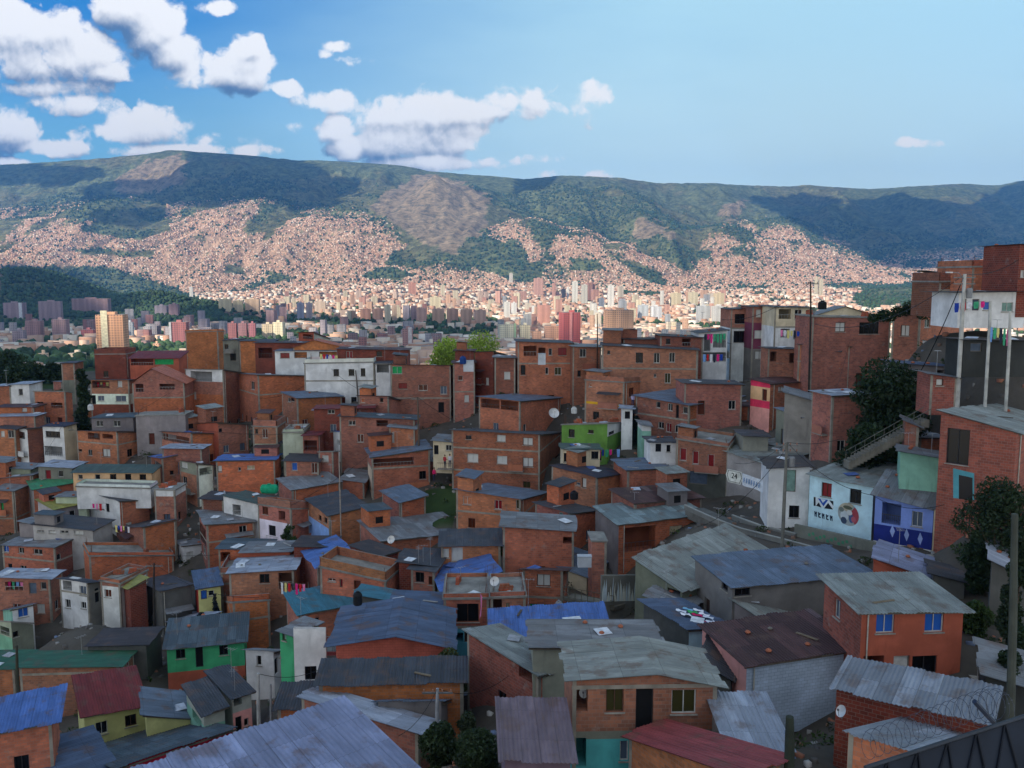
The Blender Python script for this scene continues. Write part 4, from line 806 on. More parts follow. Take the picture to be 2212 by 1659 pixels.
# --- C4
h("cream three storey house with pink laundry and open bays", 'C4', (302,412), L=(46,410), yb=700, yaw=91, w=[('cr',545),('wh',None)], roof='dk', dep=6, band=[548], win=[(75,422,162,492,'o'),(187,426,237,492),(265,430,292,482),(88,560,152,622,'o'),(178,570,238,636,'o')])
h("long brick house with wide dark window on the ridge line", 'C4', (862,490), L=(310,478), yb=830, yaw=92, w='bp', roof='cc', dep=6, win=[(473,515,542,582,'w','white'),(640,515,778,597,'w','dark')])
h("cream gabled sheet walled attic above the long brick house", 'C4', (742,468), L=(318,470), yb=500, yaw=92, w='cr', roof='zn', g=('L',540,405), dep=3)
h("brick house with plants on its flat roof right of the long brick house", 'C4', (1070,452), L=(876,446), R=(1352,450), yb=800, yaw=55, w='bp', wr='br', roof='cc', win=[(930,535,990,612,'w','white'),(1098,495,1138,552,'w','olive'),(1110,650,1162,712,'w','brown')])
h("brick house with charcoal zinc roof below the long brick house", 'C4', (572,685), L=(212,672), R=(748,655), yb=960, yaw=78, w='br', wr='bo', roof='dk', band=[805], win=[(275,685,322,728),(470,698,522,756,'w','dark'),(440,838,497,916,'w','steel'),(665,700,720,790,'w','brown')])
h("slim blind brick block left of the big dark tree", 'C4', (452,1030), R=(690,1018), yb=1300, yaw=12, w='bp', roof='lt', dep=4, d=92)
h("low house with bright white sheet roof beside the pink balconies", 'C4', (237,1180), L=(174,1140), R=(447,1172), yb=1250, yaw=18, w='gy', wr='bp', roof='lt', lb=5)
h("low grey shed with weathered zinc roof above the white sheet roof", 'C4', (442,1100), L=(118,1010), yb=1150, yaw=72, w='gy', roof='zn', dep=6)
h("red plastered brick house with tall grated window and grey roof", 'C4', (1745,1292), L=(1216,1140), R=(2100,1230), yb=2000, yaw=62, w='rp', wr='rp', roof='fc', win=[(1252,1262,1412,1512,'w','dark')], d=66, dep=8, ov=.4)
None and h("turquoise ground floor shop front below the grated window", 'B4', (2060,400), L=(1590,205), yb=800, yaw=70, w=[('cy',520),('rp',None)], roof='cc', dep=5, win=[(1650,255,1772,475,'d','dark')], d=60.5)
h("large brick house high on the right above the street", 'C4', (1772,125), L=(1432,132), yb=330, yaw=92, w='br', roof='cc', dep=7, d=92, ext=3)
h("dark brick house with pale frame left of the high brick house", 'C4', (1430,232), L=(1200,236), yb=350, yaw=92, w='bd', roof='cc', dep=6, band=[290], d=96, ext=2)
h("dark brick tower house at the top right edge", 'C4', (1990,-20), L=(1768,-30), yb=330, yaw=92, w='rb', roof='dk', dep=6, win=[(1772,150,1800,200,'w','white')], d=84, ext=2)
h("white and pale blue house with black overhanging roof at the upper right", 'C4', (1810,302), L=(1340,308), yb=480, yaw=92, w='wh', roof='dr', dep=5, ov=.8, win=[(1358,350,1392,422,'w','steel'),(1432,352,1482,432,'d','steel'),(1510,370,1560,430,'w','blue'),(1640,375,1720,440,'w','mint')], d=84, ext=1)
h("small brick wall house with pale zinc scrap roof below the grassy slope", 'C4', (1062,1322), R=(1224,1322), yb=1490, yaw=2, w='br', roof='lt', dep=4, d=84, ext=.5)
# --- B3 / B4 / B2
h("concrete and brick house with turquoise and grey patched roof", 'B3', (922,690), L=(738,535), R=(1655,600), yb=950, yaw=18, w='gy', wr='bo', roof='cz', win=[(962,710,1238,920,'o'),(1360,702,1475,900,'p','beige')], lb=6)
h("long low brick house with narrow grey roof below the big window", 'B3', (535,745), L=(-80,705), yb=1000, yaw=88, w='br', roof='zn', dep=3.5, rise=.5, win=[(440,800,520,860,'o')])
h("small brick house with ragged black roof edge", 'B3', (500,595), L=(200,505), R=(730,570), yb=690, yaw=52, w='bp', wr='bo', roof='dk', win=[(405,580,440,640,'w','mint')])
h("brick house with blue grey zinc roof and red curtain window", 'B3', (75,472), L=(-484,390), R=(312,412), yb=690, yaw=72, w='br', roof='bg', win=[(-425,450,-352,520,'w','white'),(-152,482,-86,562,'w','red'),(-378,638,-318,722,'w','brown'),(35,480,80,560,'w','olive')], band=[620])
h("house under a broad sage green cement roof", 'B3', (1472,1265), L=(1068,985), R=(1800,1140), yb=1420, yaw=42, w='gy', roof='fc', la=13, rise=.3, win=[(1180,1100,1260,1190,'w','steel'),(1345,1195,1455,1320,'o')], d=68)
h("orange red house with yellow soffit and open balcony", 'B3', (1520,1445), L=(1170,1312), yb=1780, yaw=62, w=[('rd',1490),('bp',1600),('rd',None)], roof='zn', dep=3.2, win=[(1200,1400,1262,1500,'o'),(1335,1470,1420,1590,'d','dark')], d=66, ext=1)
h("pale blue shed with clothes drying on its dark blue roof", 'A3', (1530,455), L=(1412,325), R=(1872,440), yb=660, yaw=30, w='dg', wr='lb', roof='b2', d=59, lb=5)
h("slim brick pier house beside the passage", 'B3', (818,845), L=(692,840), yb=1290, yaw=92, w='bp', roof='cc', dep=3)
h("brick house with a white window over a green window", 'B3', (440,1092), L=(90,1085), R=(480,1075), yb=1500, yaw=88, w='br', roof='ru', band=[1330], win=[(215,1122,332,1226,'w','white'),(150,1378,326,1470,'w','green')], dep=5, ov=.5)
h("light blue mural house with two red and dark windows", 'B4', (912,368), L=(362,262), R=(1585,222), yb=800, yaw=44, w='lb', wr='gy', roof='fc', win=[(462,332,550,455,'w','red'),(706,386,806,512,'w','dark')], d=76, la=9, ext=3)
h("blue porch house with white diamonds on navy", 'B4', (1432,552), L=(930,425), yb=1080, yaw=52, w=[('vb',765),('nv',915),('wh',None)], roof='zn', dep=4, rise=1.3, win=[(985,470,1150,690,'o'),(1242,580,1337,712,'w','steel')], d=72)
h("narrow cream house at the end of the blue porch", 'B4', (1575,600), L=(1438,562), yb=1120, yaw=66, w='cr', roof='zn', dep=1.2, ov=.1, win=[(1462,600,1555,742,'w','steel')], d=71)
h("brick shed with diagonal coping below the blue porch house", 'B4', (915,1030), R=(1160,1160), yb=1230, yaw=-20, w='or', roof=None, dep=1.2, d=63)
h("pink pillar house behind the right hand trees", 'B4', (1762,770), L=(1668,762), yb=1190, yaw=80, w='pk', roof='zn', dep=.9, ov=.1, d=70)
h("dirty white house with mint door under black roof", 'B4', (362,190), L=(8,205), yb=470, yaw=82, w='wh', roof='dr', dep=5, win=[(140,215,242,410,'d','mint')], d=82)
h("brick house with a green water tank on its wall", 'B2', (312,392), L=(70,360), R=(725,322), yb=580, yaw=32, w='bp', wr='bo', roof='zn', lb=6)
h("brick house with grey ribbed roof over a bright blue wall", 'B2', (632,612), L=(425,550), R=(962,532), yb=850, yaw=32, w=[('bp',735),('vb',None)], wr='br', roof='dk', win=[(540,612,566,658,'w','dark'),(590,632,616,682,'w','dark')], lb=8)
h("brick house with open bays below the green water tank house", 'B2', (300,562), L=(15,522), R=(460,560), yb=860, yaw=60, w=[('bp',690),('wh',None)], wr='br', roof='cc', win=[(55,530,105,606,'w','brown'),(195,575,252,655,'o'),(110,700,170,790,'d','dark')])
h("brick house with open upper terrace under a slate blue roof", 'B2', (1000,112), L=(935,98), R=(1502,38), yb=400, yaw=16, w=[('bp',215),('cr',None)], wr='br', roof='bg', band=[212], win=[(1015,118,1365,182,'o'),(1410,230,1470,300,'w','dark')], lb=5)
h("pair of small brick rooms under wavy blue grey sheets", 'B2', (1242,498), L=(1022,440), R=(1466,442), yb=690, yaw=34, w='bp', wr='bo', roof='bg', lb=5)
h("long brick house with broad zinc roof and a big dish", 'B2', (1090,832), L=(700,682), R=(1832,752), yb=1010, yaw=28, w='bp', wr='br', roof='zn', win=[(725,742,762,802,'w','mint'),(790,782,822,832,'w','white')], lb=8)
h("small shed with black tilted roof beside the dish", 'B2', (1077,962), L=(815,872), R=(1227,918), yb=1060, yaw=50, w='rb', roof='dr', d=92)
h("brick house with vivid blue sheet roof over a stair", 'B2', (532,1058), L=(320,965), R=(820,942), yb=1230, yaw=28, w='bp', wr='bd', roof='bu', lb=6, ov=.4)
h("long brick house with two red doors below the vivid blue roof", 'B2', (1122,1190), L=(552,1062), yb=1350, yaw=76, w='br', roof='cc', dep=4, win=[(622,1120,687,1185,'w','brown'),(722,1150,748,1235,'d','red'),(845,1170,905,1255,'w','brown')])
h("brick house with ribbed pale zinc roof and laundry below", 'B2', (325,1080), L=(-235,1112), yb=1320, yaw=94, w='bp', roof='lt', dep=5, win=[(30,1120,116,1200),(195,1105,312,1250,'o')])
h("pinkish brick house with two windows and slate roof", 'B2', (1542,1092), L=(1338,1072), yb=1350, yaw=78, w='bp', roof='dk', dep=5, rise=.5, win=[(1378,1105,1452,1192,'w','dark'),(1490,1140,1532,1215,'w','brown')])
h("wide brick house with white framed doorway and dark roof", 'B2', (2112,868), L=(1600,878), yb=1080, yaw=93, w='br', roof='dk', dep=4, rise=.5, win=[(1612,902,1667,980,'w','white'),(1690,890,1787,1010,'w','white')])
h("low house under a smooth periwinkle blue roof", 'B2', (1622,1262), L=(1540,1070), R=(2095,1100), yb=1420, yaw=16, w='gy', roof='bu', lb=7, d=84)
h("low orange huts with grey ribbed roofs above the laundry house", 'B2', (292,925), L=(-120,935), yb=990, yaw=92, w='or', roof='zn', dep=4)
h("low hut with black roof left of the vivid blue roof", 'B2', (642,885), L=(328,882), yb=980, yaw=88, w='rb', roof='dr', dep=4)
h("wide corrugated zinc roofed hall at the bottom centre", 'A2', (-350,2100), yaw=36, w='gy', roof='ll', la=11, lb=10, d=31, tall=4, ov=.3, far=(738,1548,38.4))

h("big three storey orange brick house with small white windows", 'C2', (2452,1222), L=(1690,1182), R=(2642,1200), yb=1690, yaw=84, w='br', wr='br', roof='pz', band=[1368,1565], win=[(1812,1228,1862,1262,'w','dark'),(2080,1225,2156,1282,'w','white'),(2305,1248,2392,1314,'w','white'),(1825,1385,1920,1460,'w','white'),(2080,1405,2170,1475,'w','white'),(2304,1420,2395,1500,'w','white'),(2307,1626,2370,1682,'w','olive'),(2585,1398,2622,1470,'w','brown')])

h("low shed under black sheets behind the long green roof", 'A1', (1262,590), L=(760,605), yb=700, yaw=92, w='dg', roof='dr', dep=4)
h("pale slate roofed hut behind the pointed conifer", 'A1', (1610,402), L=(1392,392), R=(1890,320), yb=470, yaw=32, w='bp', roof='lt')
h("low brick row with layered whitish zinc strips", 'B1', (2300,912), L=(1885,902), yb=1060, yaw=92, w='bo', roof='pz', dep=4, win=[(1905,930,1990,1010,'o')])
h("low hut with crumpled black roof beside the wide brick house", 'B2', (1580,1052), L=(1235,1012), yb=1120, yaw=86, w='rb', roof='dk', dep=4)
h("small lean-to with a second teal roof beside the teal roofed house", 'B2', (1130,1338), L=(872,1295), yb=1400, yaw=84, w='dg', roof='tq', dep=2.4)
h("low hut with navy blue patched sheets behind the blue gabled roof", 'B2', (1590,1392), L=(1180,1372), yb=1440, yaw=92, w='dg', roof='b2', dep=3)
h("white shack with laundry under grey sheets left of the brick row", 'C3', (1418,1292), L=(1195,1290), yb=1430, yaw=92, w='wh', roof='dk', dep=4, win=[(1240,1300,1290,1370,'d','dark'),(1335,1310,1370,1370,'w','dark')])
h("mint green shed wall beside the slim dark cypress", 'C3', (1200,1150), L=(1125,1140), yb=1370, yaw=90, w=[('wh',1190),('mt',None)], roof='zn', dep=4)
h("low row with cluttered dark flat roof behind the big blue roof", 'C3', (1990,792), L=(1490,780), yb=880, yaw=92, w='bp', roof='dk', dep=5)
h("low house with dark sheets beside a white chimney pillar", 'C3', (2215,1240), L=(1998,1232), yb=1330, yaw=88, w='gy', roof='dk', dep=4)
h("small white doored hut beside the yellow banded house", 'C3', (1042,1002), L=(948,995), yb=1110, yaw=84, w='wh', roof='lt', dep=3, win=[(975,1020,1020,1085,'d','dark')])
h("low brick hut with mossy rust roof behind the turquoise patched roof", 'B3', (1062,506), L=(805,468), R=(1640,458), yb=560, yaw=24, w='bp', roof='ru', lb=5)
h("low grey shacks with violet sheets below the planted roof house", 'C4', (1335,832), L=(930,805), yb=1000, yaw=92, w='gy', roof='b2', dep=4, win=[(1010,840,1060,900),(1180,850,1230,930,'o')])
h("dark shop row under the cream three storey house", 'C4', (215,705), L=(0,700), yb=820, yaw=92, w='bp', roof='dk', dep=3, win=[(15,720,60,790,'o'),(150,730,205,800,'o')])
h("small brick house with grey slab wedged below the cream row house", 'B1', (1510,400), L=(1330,395), yb=560, yaw=88, w=[('wh',450),('bp',None)], roof='cc', dep=4)
h("brown hut with bamboo fence below the white block house", 'B1', (1930,480), L=(1740,470), yb=580, yaw=88, w='bd', roof='dr', dep=4)
h("grey hut with open shed above the whitewashed house", 'B1', (740,452), L=(480,455), yb=520, yaw=90, w='cg', roof='zn', dep=3)
h("cluttered brick hut with white canopy below the violet roofed porch house", 'C1', (1740,1345), L=(1400,1340), yb=1420, yaw=90, w='bp', roof='lt', dep=3.5)
h("small brick hut on the ridge line behind the charcoal roof", 'C2', (1880,500), L=(1720,498), yb=600, yaw=90, w='rb', roof='ru', dep=4)
h("low rust brick hut at the foot of the sunlit trees", 'C2', (2240,560), L=(2060,555), yb=640, yaw=90, w='bd', roof='zn', dep=4)

h("dark shuttered shop row along the upper right street", 'C4', (1830,645), L=(1375,640), yb=730, yaw=92, w='bk', roof='dr', dep=3, d=78, ext=2, win=[(1420,660,1500,720,'p','steel')])
h("dim brick hut behind the tall pale pole", 'C4', (1330,905), L=(1140,880), yb=1010, yaw=86, w='bd', roof='zn', dep=3, d=78, ext=2, win=[(1180,910,1230,960,'w','white')])
h("grey hut with mint parapet beside the stair", 'C4', (1215,1470), L=(930,1420), yb=1530, yaw=70, w='mt', roof='zn', dep=3, d=74, ext=2)
h("brick hut with old tin roof above the mural house", 'C4', (1060,1250), L=(965,1210), yb=1320, yaw=70, w='bp', roof='zn', dep=3, d=78, ext=2)

h("low lilac grey roofed shed below the graffiti covered wall", 'B4', (1385,1140), L=(935,985), yb=1210, yaw=62, w='or', roof='ll', la=3.5, d=64, ext=1.5)
h("low dark hut with flat roof at the foot of the narrow cream house", 'B4', (1700,1190), L=(1430,1120), yb=1260, yaw=70, w='dg', roof='dk', dep=3, d=62, ext=2)
h("shack with pale green cement roof behind the thick grey pole", 'A4', (2330,700), L=(1850,600), yb=860, yaw=70, w='dg', roof='fc', la=5, d=54, ext=3)
h("lean-to with pale sheet roof under the right hand trees", 'B4', (2330,1190), L=(1935,1000), yb=1330, yaw=62, w='dg', roof='lt', la=3.5, d=56, ext=3)
h("dark tin shed below the balcony of the orange house", 'A4', (2330,980), L=(1880,850), yb=1100, yaw=66, w='bk', roof='zn', la=4, d=46, ext=3)
# ------------------------------------------------------------------ one ground sheet: town hillside, valley floor, far mountains
BP = np.array([[*(s['pc'][:2]+s['a']*s['A']*i+s['b']*s['B']*j), s['zb']] for s in SPECS for i, j in ((.0, .0), (.5, .5), (.8, .1), (.1, .8))])
CTRL = [(1900,1222,70),(1950,1240,70),(2010,1255,70),(1900,1210,74),(1960,1215,76),(2010,1220,76),(1850,1190,73),(1930,1225,72),(1980,1240,72),(2000,1300,56),(2000,1285,62),(2080,1300,60),(1930,1275,64),(2000,1255,70),(2060,1240,70),(2130,1290,64),(1880,1245,68),(2180,1300,60),(1500,1098,92),(1560,1125,87),(1620,1148,83),(1700,1168,79),(1790,1192,75.5),(1880,1212,72),(1960,1245,68),(2150,1500,50),(2140,1300,56),(2060,1560,44),(1340,1345,64),(1330,1400,60),(1120,1450,60),(1090,1560,52),(2150,870,66),(2080,880,68),(1990,930,72),(960,1090,105),(200,1330,95),(150,1370,92),(1700,1560,44),(330,1440,84),(1010,1640,48)]
CT = np.array([P(*c) for c in CTRL]); CT[:, 2] += 2.4
BP = np.concatenate([BP, np.repeat(CT, 4, 0)])
def near_z(X, Y):
    sh = X.shape; x = X.ravel(); y = Y.ravel(); out = np.empty(x.size)
    for i in range(0, x.size, 20000):
        d2 = (x[i:i+20000, None]-BP[None, :, 0])**2+(y[i:i+20000, None]-BP[None, :, 1])**2
        w = 1/(d2+14)**1.9; out[i:i+20000] = (w*BP[None, :, 2]).sum(1)/w.sum(1)
    return out.reshape(sh)-2.4
def ground_z(X, Y):
    X = np.asarray(X, float); Y = np.asarray(Y, float); z = far_z(X, np.maximum(Y, 1.)); m = Y < 330
    if m.any():
        zn = near_z(X[m], Y[m]); px = CXP+FP*X[m]/Y[m]; y0 = np.interp(px, [0, 550, 1100, 1660, 2212], [262, 245, 190, 172, 150])
        t = np.clip((Y[m]-y0)/70, 0, 1); t = t*t*(3-2*t); low = np.minimum(np.interp(Y[m], [150, 260, 330], [-30, -40, -46]), zn)
        z[m] = zn*(1-t)+low*t
    return z
NU = 620
us = np.linspace(-.70, .72, NU)
ys = np.concatenate([np.linspace(14, 260, 190, endpoint=False), np.geomspace(260, 1500, 90, endpoint=False), np.linspace(1500, 5200, 130, endpoint=False), np.linspace(5200, 12500, 230)])
UU, YY = np.meshgrid(us, ys); XX = UU*YY; ZZ = ground_z(XX, YY); NR = len(ys)
PXg, PYg = proj(XX, YY, ZZ)
far = YY > 1000
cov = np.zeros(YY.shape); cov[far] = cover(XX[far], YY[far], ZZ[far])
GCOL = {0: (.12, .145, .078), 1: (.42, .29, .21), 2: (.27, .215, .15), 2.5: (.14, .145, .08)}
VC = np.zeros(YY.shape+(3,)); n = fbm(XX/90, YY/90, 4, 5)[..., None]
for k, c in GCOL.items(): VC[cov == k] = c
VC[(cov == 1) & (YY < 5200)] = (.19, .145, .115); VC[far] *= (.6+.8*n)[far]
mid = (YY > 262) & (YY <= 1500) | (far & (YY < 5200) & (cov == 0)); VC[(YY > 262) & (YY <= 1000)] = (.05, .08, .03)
nearm = YY <= 262; nb = fbm(XX/3, YY/3, 4, 8)[..., None]
VC[nearm] = (np.array([.085, .076, .064])*(.55+.9*nb))[nearm]
GRASS = [[(915,1060),(990,1045),(992,1125),(930,1150),(915,1110)],[(1800,900),(1840,870),(1970,880),(1960,960),(1930,1000),(1800,1010)],[(478,930),(540,925),(540,975),(480,975)],[(0,740),(150,740),(150,840),(0,840)]]
gm = np.zeros(YY.shape, bool)
for g_ in GRASS: gm |= inpoly(PXg+(nb[..., 0]-.5)*14, PYg, g_) & nearm
VC[gm] = (np.array([.03, .05, .018])*(.6+.9*nb))[gm]
idx = np.arange(NR*NU).reshape(NR, NU)
F = np.stack([idx[:-1, :-1], idx[:-1, 1:], idx[1:, 1:], idx[1:, :-1]], -1).reshape(-1, 4)
def m_ground():
    m_, t, b = mat("ground_cover"); a = attr(t, 'gcol'); tc = t.n('ShaderNodeTexCoord'); p = tc.outputs['Object']
    n1 = t.noise(p, 1.3, 6, .7); n2 = t.noise(p, .02, 8, .72); cd = t.n('ShaderNodeCameraData')
    sp = t.n('ShaderNodeSeparateXYZ'); t.put(sp.inputs[0], p); farf = t.ss(sp.outputs[1], 250, 900)
    k = t.mix(farf, t.mix(n1, (.6, .6, .6), (1.3, 1.3, 1.3)), t.mix(t.ss(n2, .35, .65), (.45, .5, .5), (1.45, 1.4, 1.3)))
    t.put(b.inputs['Base Color'], t.vm('MULTIPLY', a, k)); b.inputs['Roughness'].default_value = 1; b.inputs['Specular IOR Level'].default_value = 0.05
    nd = t.n('ShaderNodeBump'); nd.inputs['Strength'].default_value = .6; t.put(nd.inputs['Height'], t.noise(p, .03, 8, .75)); t.put(nd.inputs['Distance'], t.m('MULTIPLY', farf, 60)); t.put(b.inputs['Normal'], nd.outputs[0])
    return m_
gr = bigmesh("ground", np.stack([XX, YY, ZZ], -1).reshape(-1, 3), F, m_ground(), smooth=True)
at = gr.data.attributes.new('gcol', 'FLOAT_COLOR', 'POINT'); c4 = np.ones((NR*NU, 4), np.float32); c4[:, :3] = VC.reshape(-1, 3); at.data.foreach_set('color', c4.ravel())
tag(gr, kind='structure')

def ghit(px, py, y0=280, y1=12000):
    r = ray(px, py); Y = np.geomspace(y0, y1, 900); g_ = ground_z(r[0]*Y, Y); m = np.where(r[2]*Y <= g_)[0]
    if not len(m): return None
    Y1 = Y[m[0]]; return r*Y1
# ------------------------------------------------------------------ unseen cloud sheet cut to throw patches of shade on town, valley, mountains
SHADE = [[(-300,360),(200,362),(215,385),(150,400),(0,400),(-300,400)],[(172,410),(240,395),(300,398),(330,405),(365,385),(400,365),(400,330),(480,325),(600,342),(655,372),(700,392),(735,385),(770,400),(768,420),(700,440),(690,452),(620,448),(570,428),(520,425),(490,450),(430,448),(330,436),(280,425),(185,436)],
 [(190,462),(250,455),(300,450),(365,468),(300,490),(240,485),(190,480)],[(1610,430),(1700,425),(1800,432),(1815,455),(1845,432),(1940,425),(2000,438),(2090,448),(2140,420),(2212,395),(2600,380),(2600,580),(2212,545),(2000,585),(1900,572),(1800,520),(1750,500),(1700,470)],[(1110,385),(1190,385),(1170,410),(1110,415)],
 [(-400,588),(60,590),(130,600),(190,640),(230,652),(240,690),(-400,700)],[(-400,655),(235,655),(250,690),(330,672),(430,668),(470,662),(530,680),(640,678),(660,690),(800,700),(900,704),(1060,712),(1075,735),(1075,775),(-400,900)],[(1400,728),(1700,728),(1700,800),(1400,800)]]
LIT = [[(196,675),(286,675),(286,790),(196,790)],[(60,748),(200,748),(200,790),(60,790)],[(556,700),(622,700),(622,745),(556,745)]]
jx = (fbm(XX/160, YY/160, 4, 61)-.5)*26; jy = (fbm(XX/160, YY/160, 4, 62)-.5)*14
fj = np.clip((YY-3000)/4000, 0, 1)
qx, qy = PXg+jx*fj, PYg+jy*fj
sh = np.zeros(YY.shape, bool)
for p_ in SHADE: sh |= inpoly(qx, qy, p_)
for p_ in LIT: sh &= ~inpoly(PXg, PYg, p_)
sh[YY < 262] = True; sh[(YY >= 262) & (YY < 700)] = True
TREE_LIT = (YY > 290) & (YY < 420) & (PXg > 905) & (PXg < 1135); sh[TREE_LIT] = False
ZCL = 3400.
QX = XX+SUNV[0]*(ZCL-ZZ)/SUNV[2]; QY = YY+SUNV[1]*(ZCL-ZZ)/SUNV[2]
CS = 26.
gx0, gy0 = QX.min()-400, QY.min()-400; nx = int((QX.max()-gx0+400)/CS)+1; ny = int((QY.max()-gy0+400)/CS)+1
ci = ((QX-gx0)/CS).astype(int); cj = ((QY-gy0)/CS).astype(int); cnt = np.zeros((ny, nx)); sm = np.zeros((ny, nx))
np.add.at(cnt, (cj.ravel(), ci.ravel()), 1); np.add.at(sm, (cj.ravel(), ci.ravel()), sh.ravel()*1.)
val = np.where(cnt > 0, sm/np.maximum(cnt, 1), -1)
for it in range(14):
    pad = np.pad(val, 1, constant_values=-1); nb_ = np.stack([pad[:-2, 1:-1], pad[2:, 1:-1], pad[1:-1, :-2], pad[1:-1, 2:]])
    k = (nb_ >= 0).sum(0); av = np.where(nb_ >= 0, nb_, 0).sum(0)/np.maximum(k, 1)
    val = np.where((val < 0) & (k > 0), av, val)
occ = val > .5
for p_, zs_ in [(q_, range(0, 70, 8)) for q_ in LIT]+[(None, range(0, 26, 6))]:
    m = (inpoly(PXg, PYg, p_) & (YY > 700) & (YY < 2600)) if p_ else TREE_LIT
    for dz in zs_:
        qx_ = QX[m]-SUNV[0]*dz/SUNV[2]; qy_ = QY[m]-SUNV[1]*dz/SUNV[2]
        ii_ = ((qx_-gx0)/CS).astype(int); jj_ = ((qy_-gy0)/CS).astype(int)
        for a_ in (-1, 0, 1):
            for b_ in (-1, 0, 1): occ[np.clip(jj_+a_, 0, ny-1), np.clip(ii_+b_, 0, nx-1)] = False
jj, ii = np.where(occ)
def vid_mesh(occ):
    jj, ii = np.where(occ); W = nx+1; corner = np.stack([jj*W+ii, jj*W+ii+1, (jj+1)*W+ii+1, (jj+1)*W+ii], -1)
    uq, inv = np.unique(corner, return_inverse=True); inv = inv.reshape(corner.shape); vx = gx0+(uq % W)*CS; vy = gy0+(uq//W)*CS; n_ = len(uq)
    o = np.pad(occ, 1); fld = o[1:-1, 1:-1].astype(float); 
    top = ZCL+25+260*fbm(vx/420, vy/420, 4, 91)**2; bot = np.full(n_, ZCL)-8*fbm(vx/200, vy/200, 2, 4)
    V = np.concatenate([np.stack([vx, vy, bot], -1), np.stack([vx, vy, top], -1)]); Fs = [inv[:, ::-1], inv+n_]
    for dj, di, e0, e1 in ((0, -1, 3, 0), (0, 1, 1, 2), (-1, 0, 0, 1), (1, 0, 2, 3)):
        m = ~o[1+jj+dj, 1+ii+di]; q = inv[m]; Fs.append(np.stack([q[:, e0], q[:, e1], q[:, e1]+n_, q[:, e0]+n_], -1))
    return V, np.concatenate(Fs)
Vc, Fc = vid_mesh(occ)
cl = bigmesh("shade_clouds", Vc, Fc, M_SHADE_CLOUD, smooth=True); tag(cl, kind='stuff')  # added out of view to block the sun, outline follows the shade mask

# ------------------------------------------------------------------ far buildings as one mass on the slopes and the valley floor
def boxes(cx, cy, z0, w, dp, hh, yaw):
    c, s_ = np.cos(yaw), np.sin(yaw); V = []
    for sx, sy in ((-1, -1), (1, -1), (1, 1), (-1, 1)):
        V.append(np.stack([cx+(sx*w*c-sy*dp*s_)/2, cy+(sx*w*s_+sy*dp*c)/2], -1))
    n_ = len(cx); V = np.stack(V, 1); top = np.concatenate([V, np.broadcast_to((z0+hh)[:, None, None], (n_, 4, 1))], -1); bot = np.concatenate([V, np.broadcast_to(z0[:, None, None], (n_, 4, 1))], -1)
    P_ = np.concatenate([bot, top], 1).reshape(-1, 3); base = (np.arange(n_)*8)[:, None, None]
    q = np.array([[0, 1, 5, 4], [1, 2, 6, 5], [2, 3, 7, 6], [3, 0, 4, 7], [4, 5, 6, 7]])[None]+base
    return P_, q.reshape(-1, 4)
WPAL = np.array([(.54,.34,.235),(.48,.28,.19),(.60,.42,.31),(.42,.24,.165),(.64,.53,.42),(.68,.60,.48),(.74,.69,.60),(.52,.36,.28)])
def mass(N, ylo, yhi, wr, hr, seed, pal_p, name, pxr=(-150, 2350), keep=None):
    r = np.random.RandomState(seed); px = r.uniform(*pxr, N); Y = r.uniform(ylo, yhi, N) if yhi > 5200 else ylo+(yhi-ylo)*r.uniform(0, 1, N)**.8
    Y = Y; X = (px-CXP)/1902*Y
    Z = ground_z(X, Y); cv = cover(X, Y, Z); k = (cv == 1)
    if keep is not None: k &= keep(px, Y, X)
    X, Y, Z = X[k], Y[k], Z[k]; n_ = len(X); sc = 1
    w = r.uniform(*wr, n_); dp = r.uniform(*wr, n_); hh = r.uniform(*hr, n_)*np.where((yhi < 5300) & (r.rand(n_) < .10), r.uniform(1.6, 3.2, n_), 1.0); yaw = (fbm(X/500, Y/500, 2, 14)*6+r.choice([0, math.pi/2], n_))
    V_, F_ = boxes(X, Y, Z-4, w, dp, hh+4, yaw)
    ci_ = r.choice(len(WPAL), n_, p=pal_p); wc = WPAL[ci_]*r.uniform(.75, 1.15, (n_, 1)); rc_ = np.array([(.36,.26,.20),(.46,.38,.31),(.48,.30,.21),(.30,.25,.22)])[r.choice(4, n_, p=[.35,.3,.25,.1])]*r.uniform(.8, 1.2, (n_, 1))
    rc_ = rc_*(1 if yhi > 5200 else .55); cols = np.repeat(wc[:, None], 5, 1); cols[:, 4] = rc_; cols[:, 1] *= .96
    o = bigmesh(name, V_, F_, M_FLATF, cols=cols.reshape(-1, 3)); tag(o, kind='stuff'); return o
M_FLATF, _t, _b = mat("far_wall"); _t.put(_b.inputs['Base Color'], attr(_t))
m1 = mass(135000, 5200, 10300, (5, 12), (3, 6.5), 5, [.26,.22,.22,.12,.09,.04,.01,.04], "hillside_houses")
tag(m1, "countless tiny brick houses covering the far sunlit slopes", "houses")
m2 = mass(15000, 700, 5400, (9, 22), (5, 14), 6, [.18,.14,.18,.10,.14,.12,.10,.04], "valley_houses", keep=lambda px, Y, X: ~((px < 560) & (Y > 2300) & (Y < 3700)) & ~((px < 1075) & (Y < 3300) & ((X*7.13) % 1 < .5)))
tag(m2, "dense low city blocks filling the valley floor", "houses")
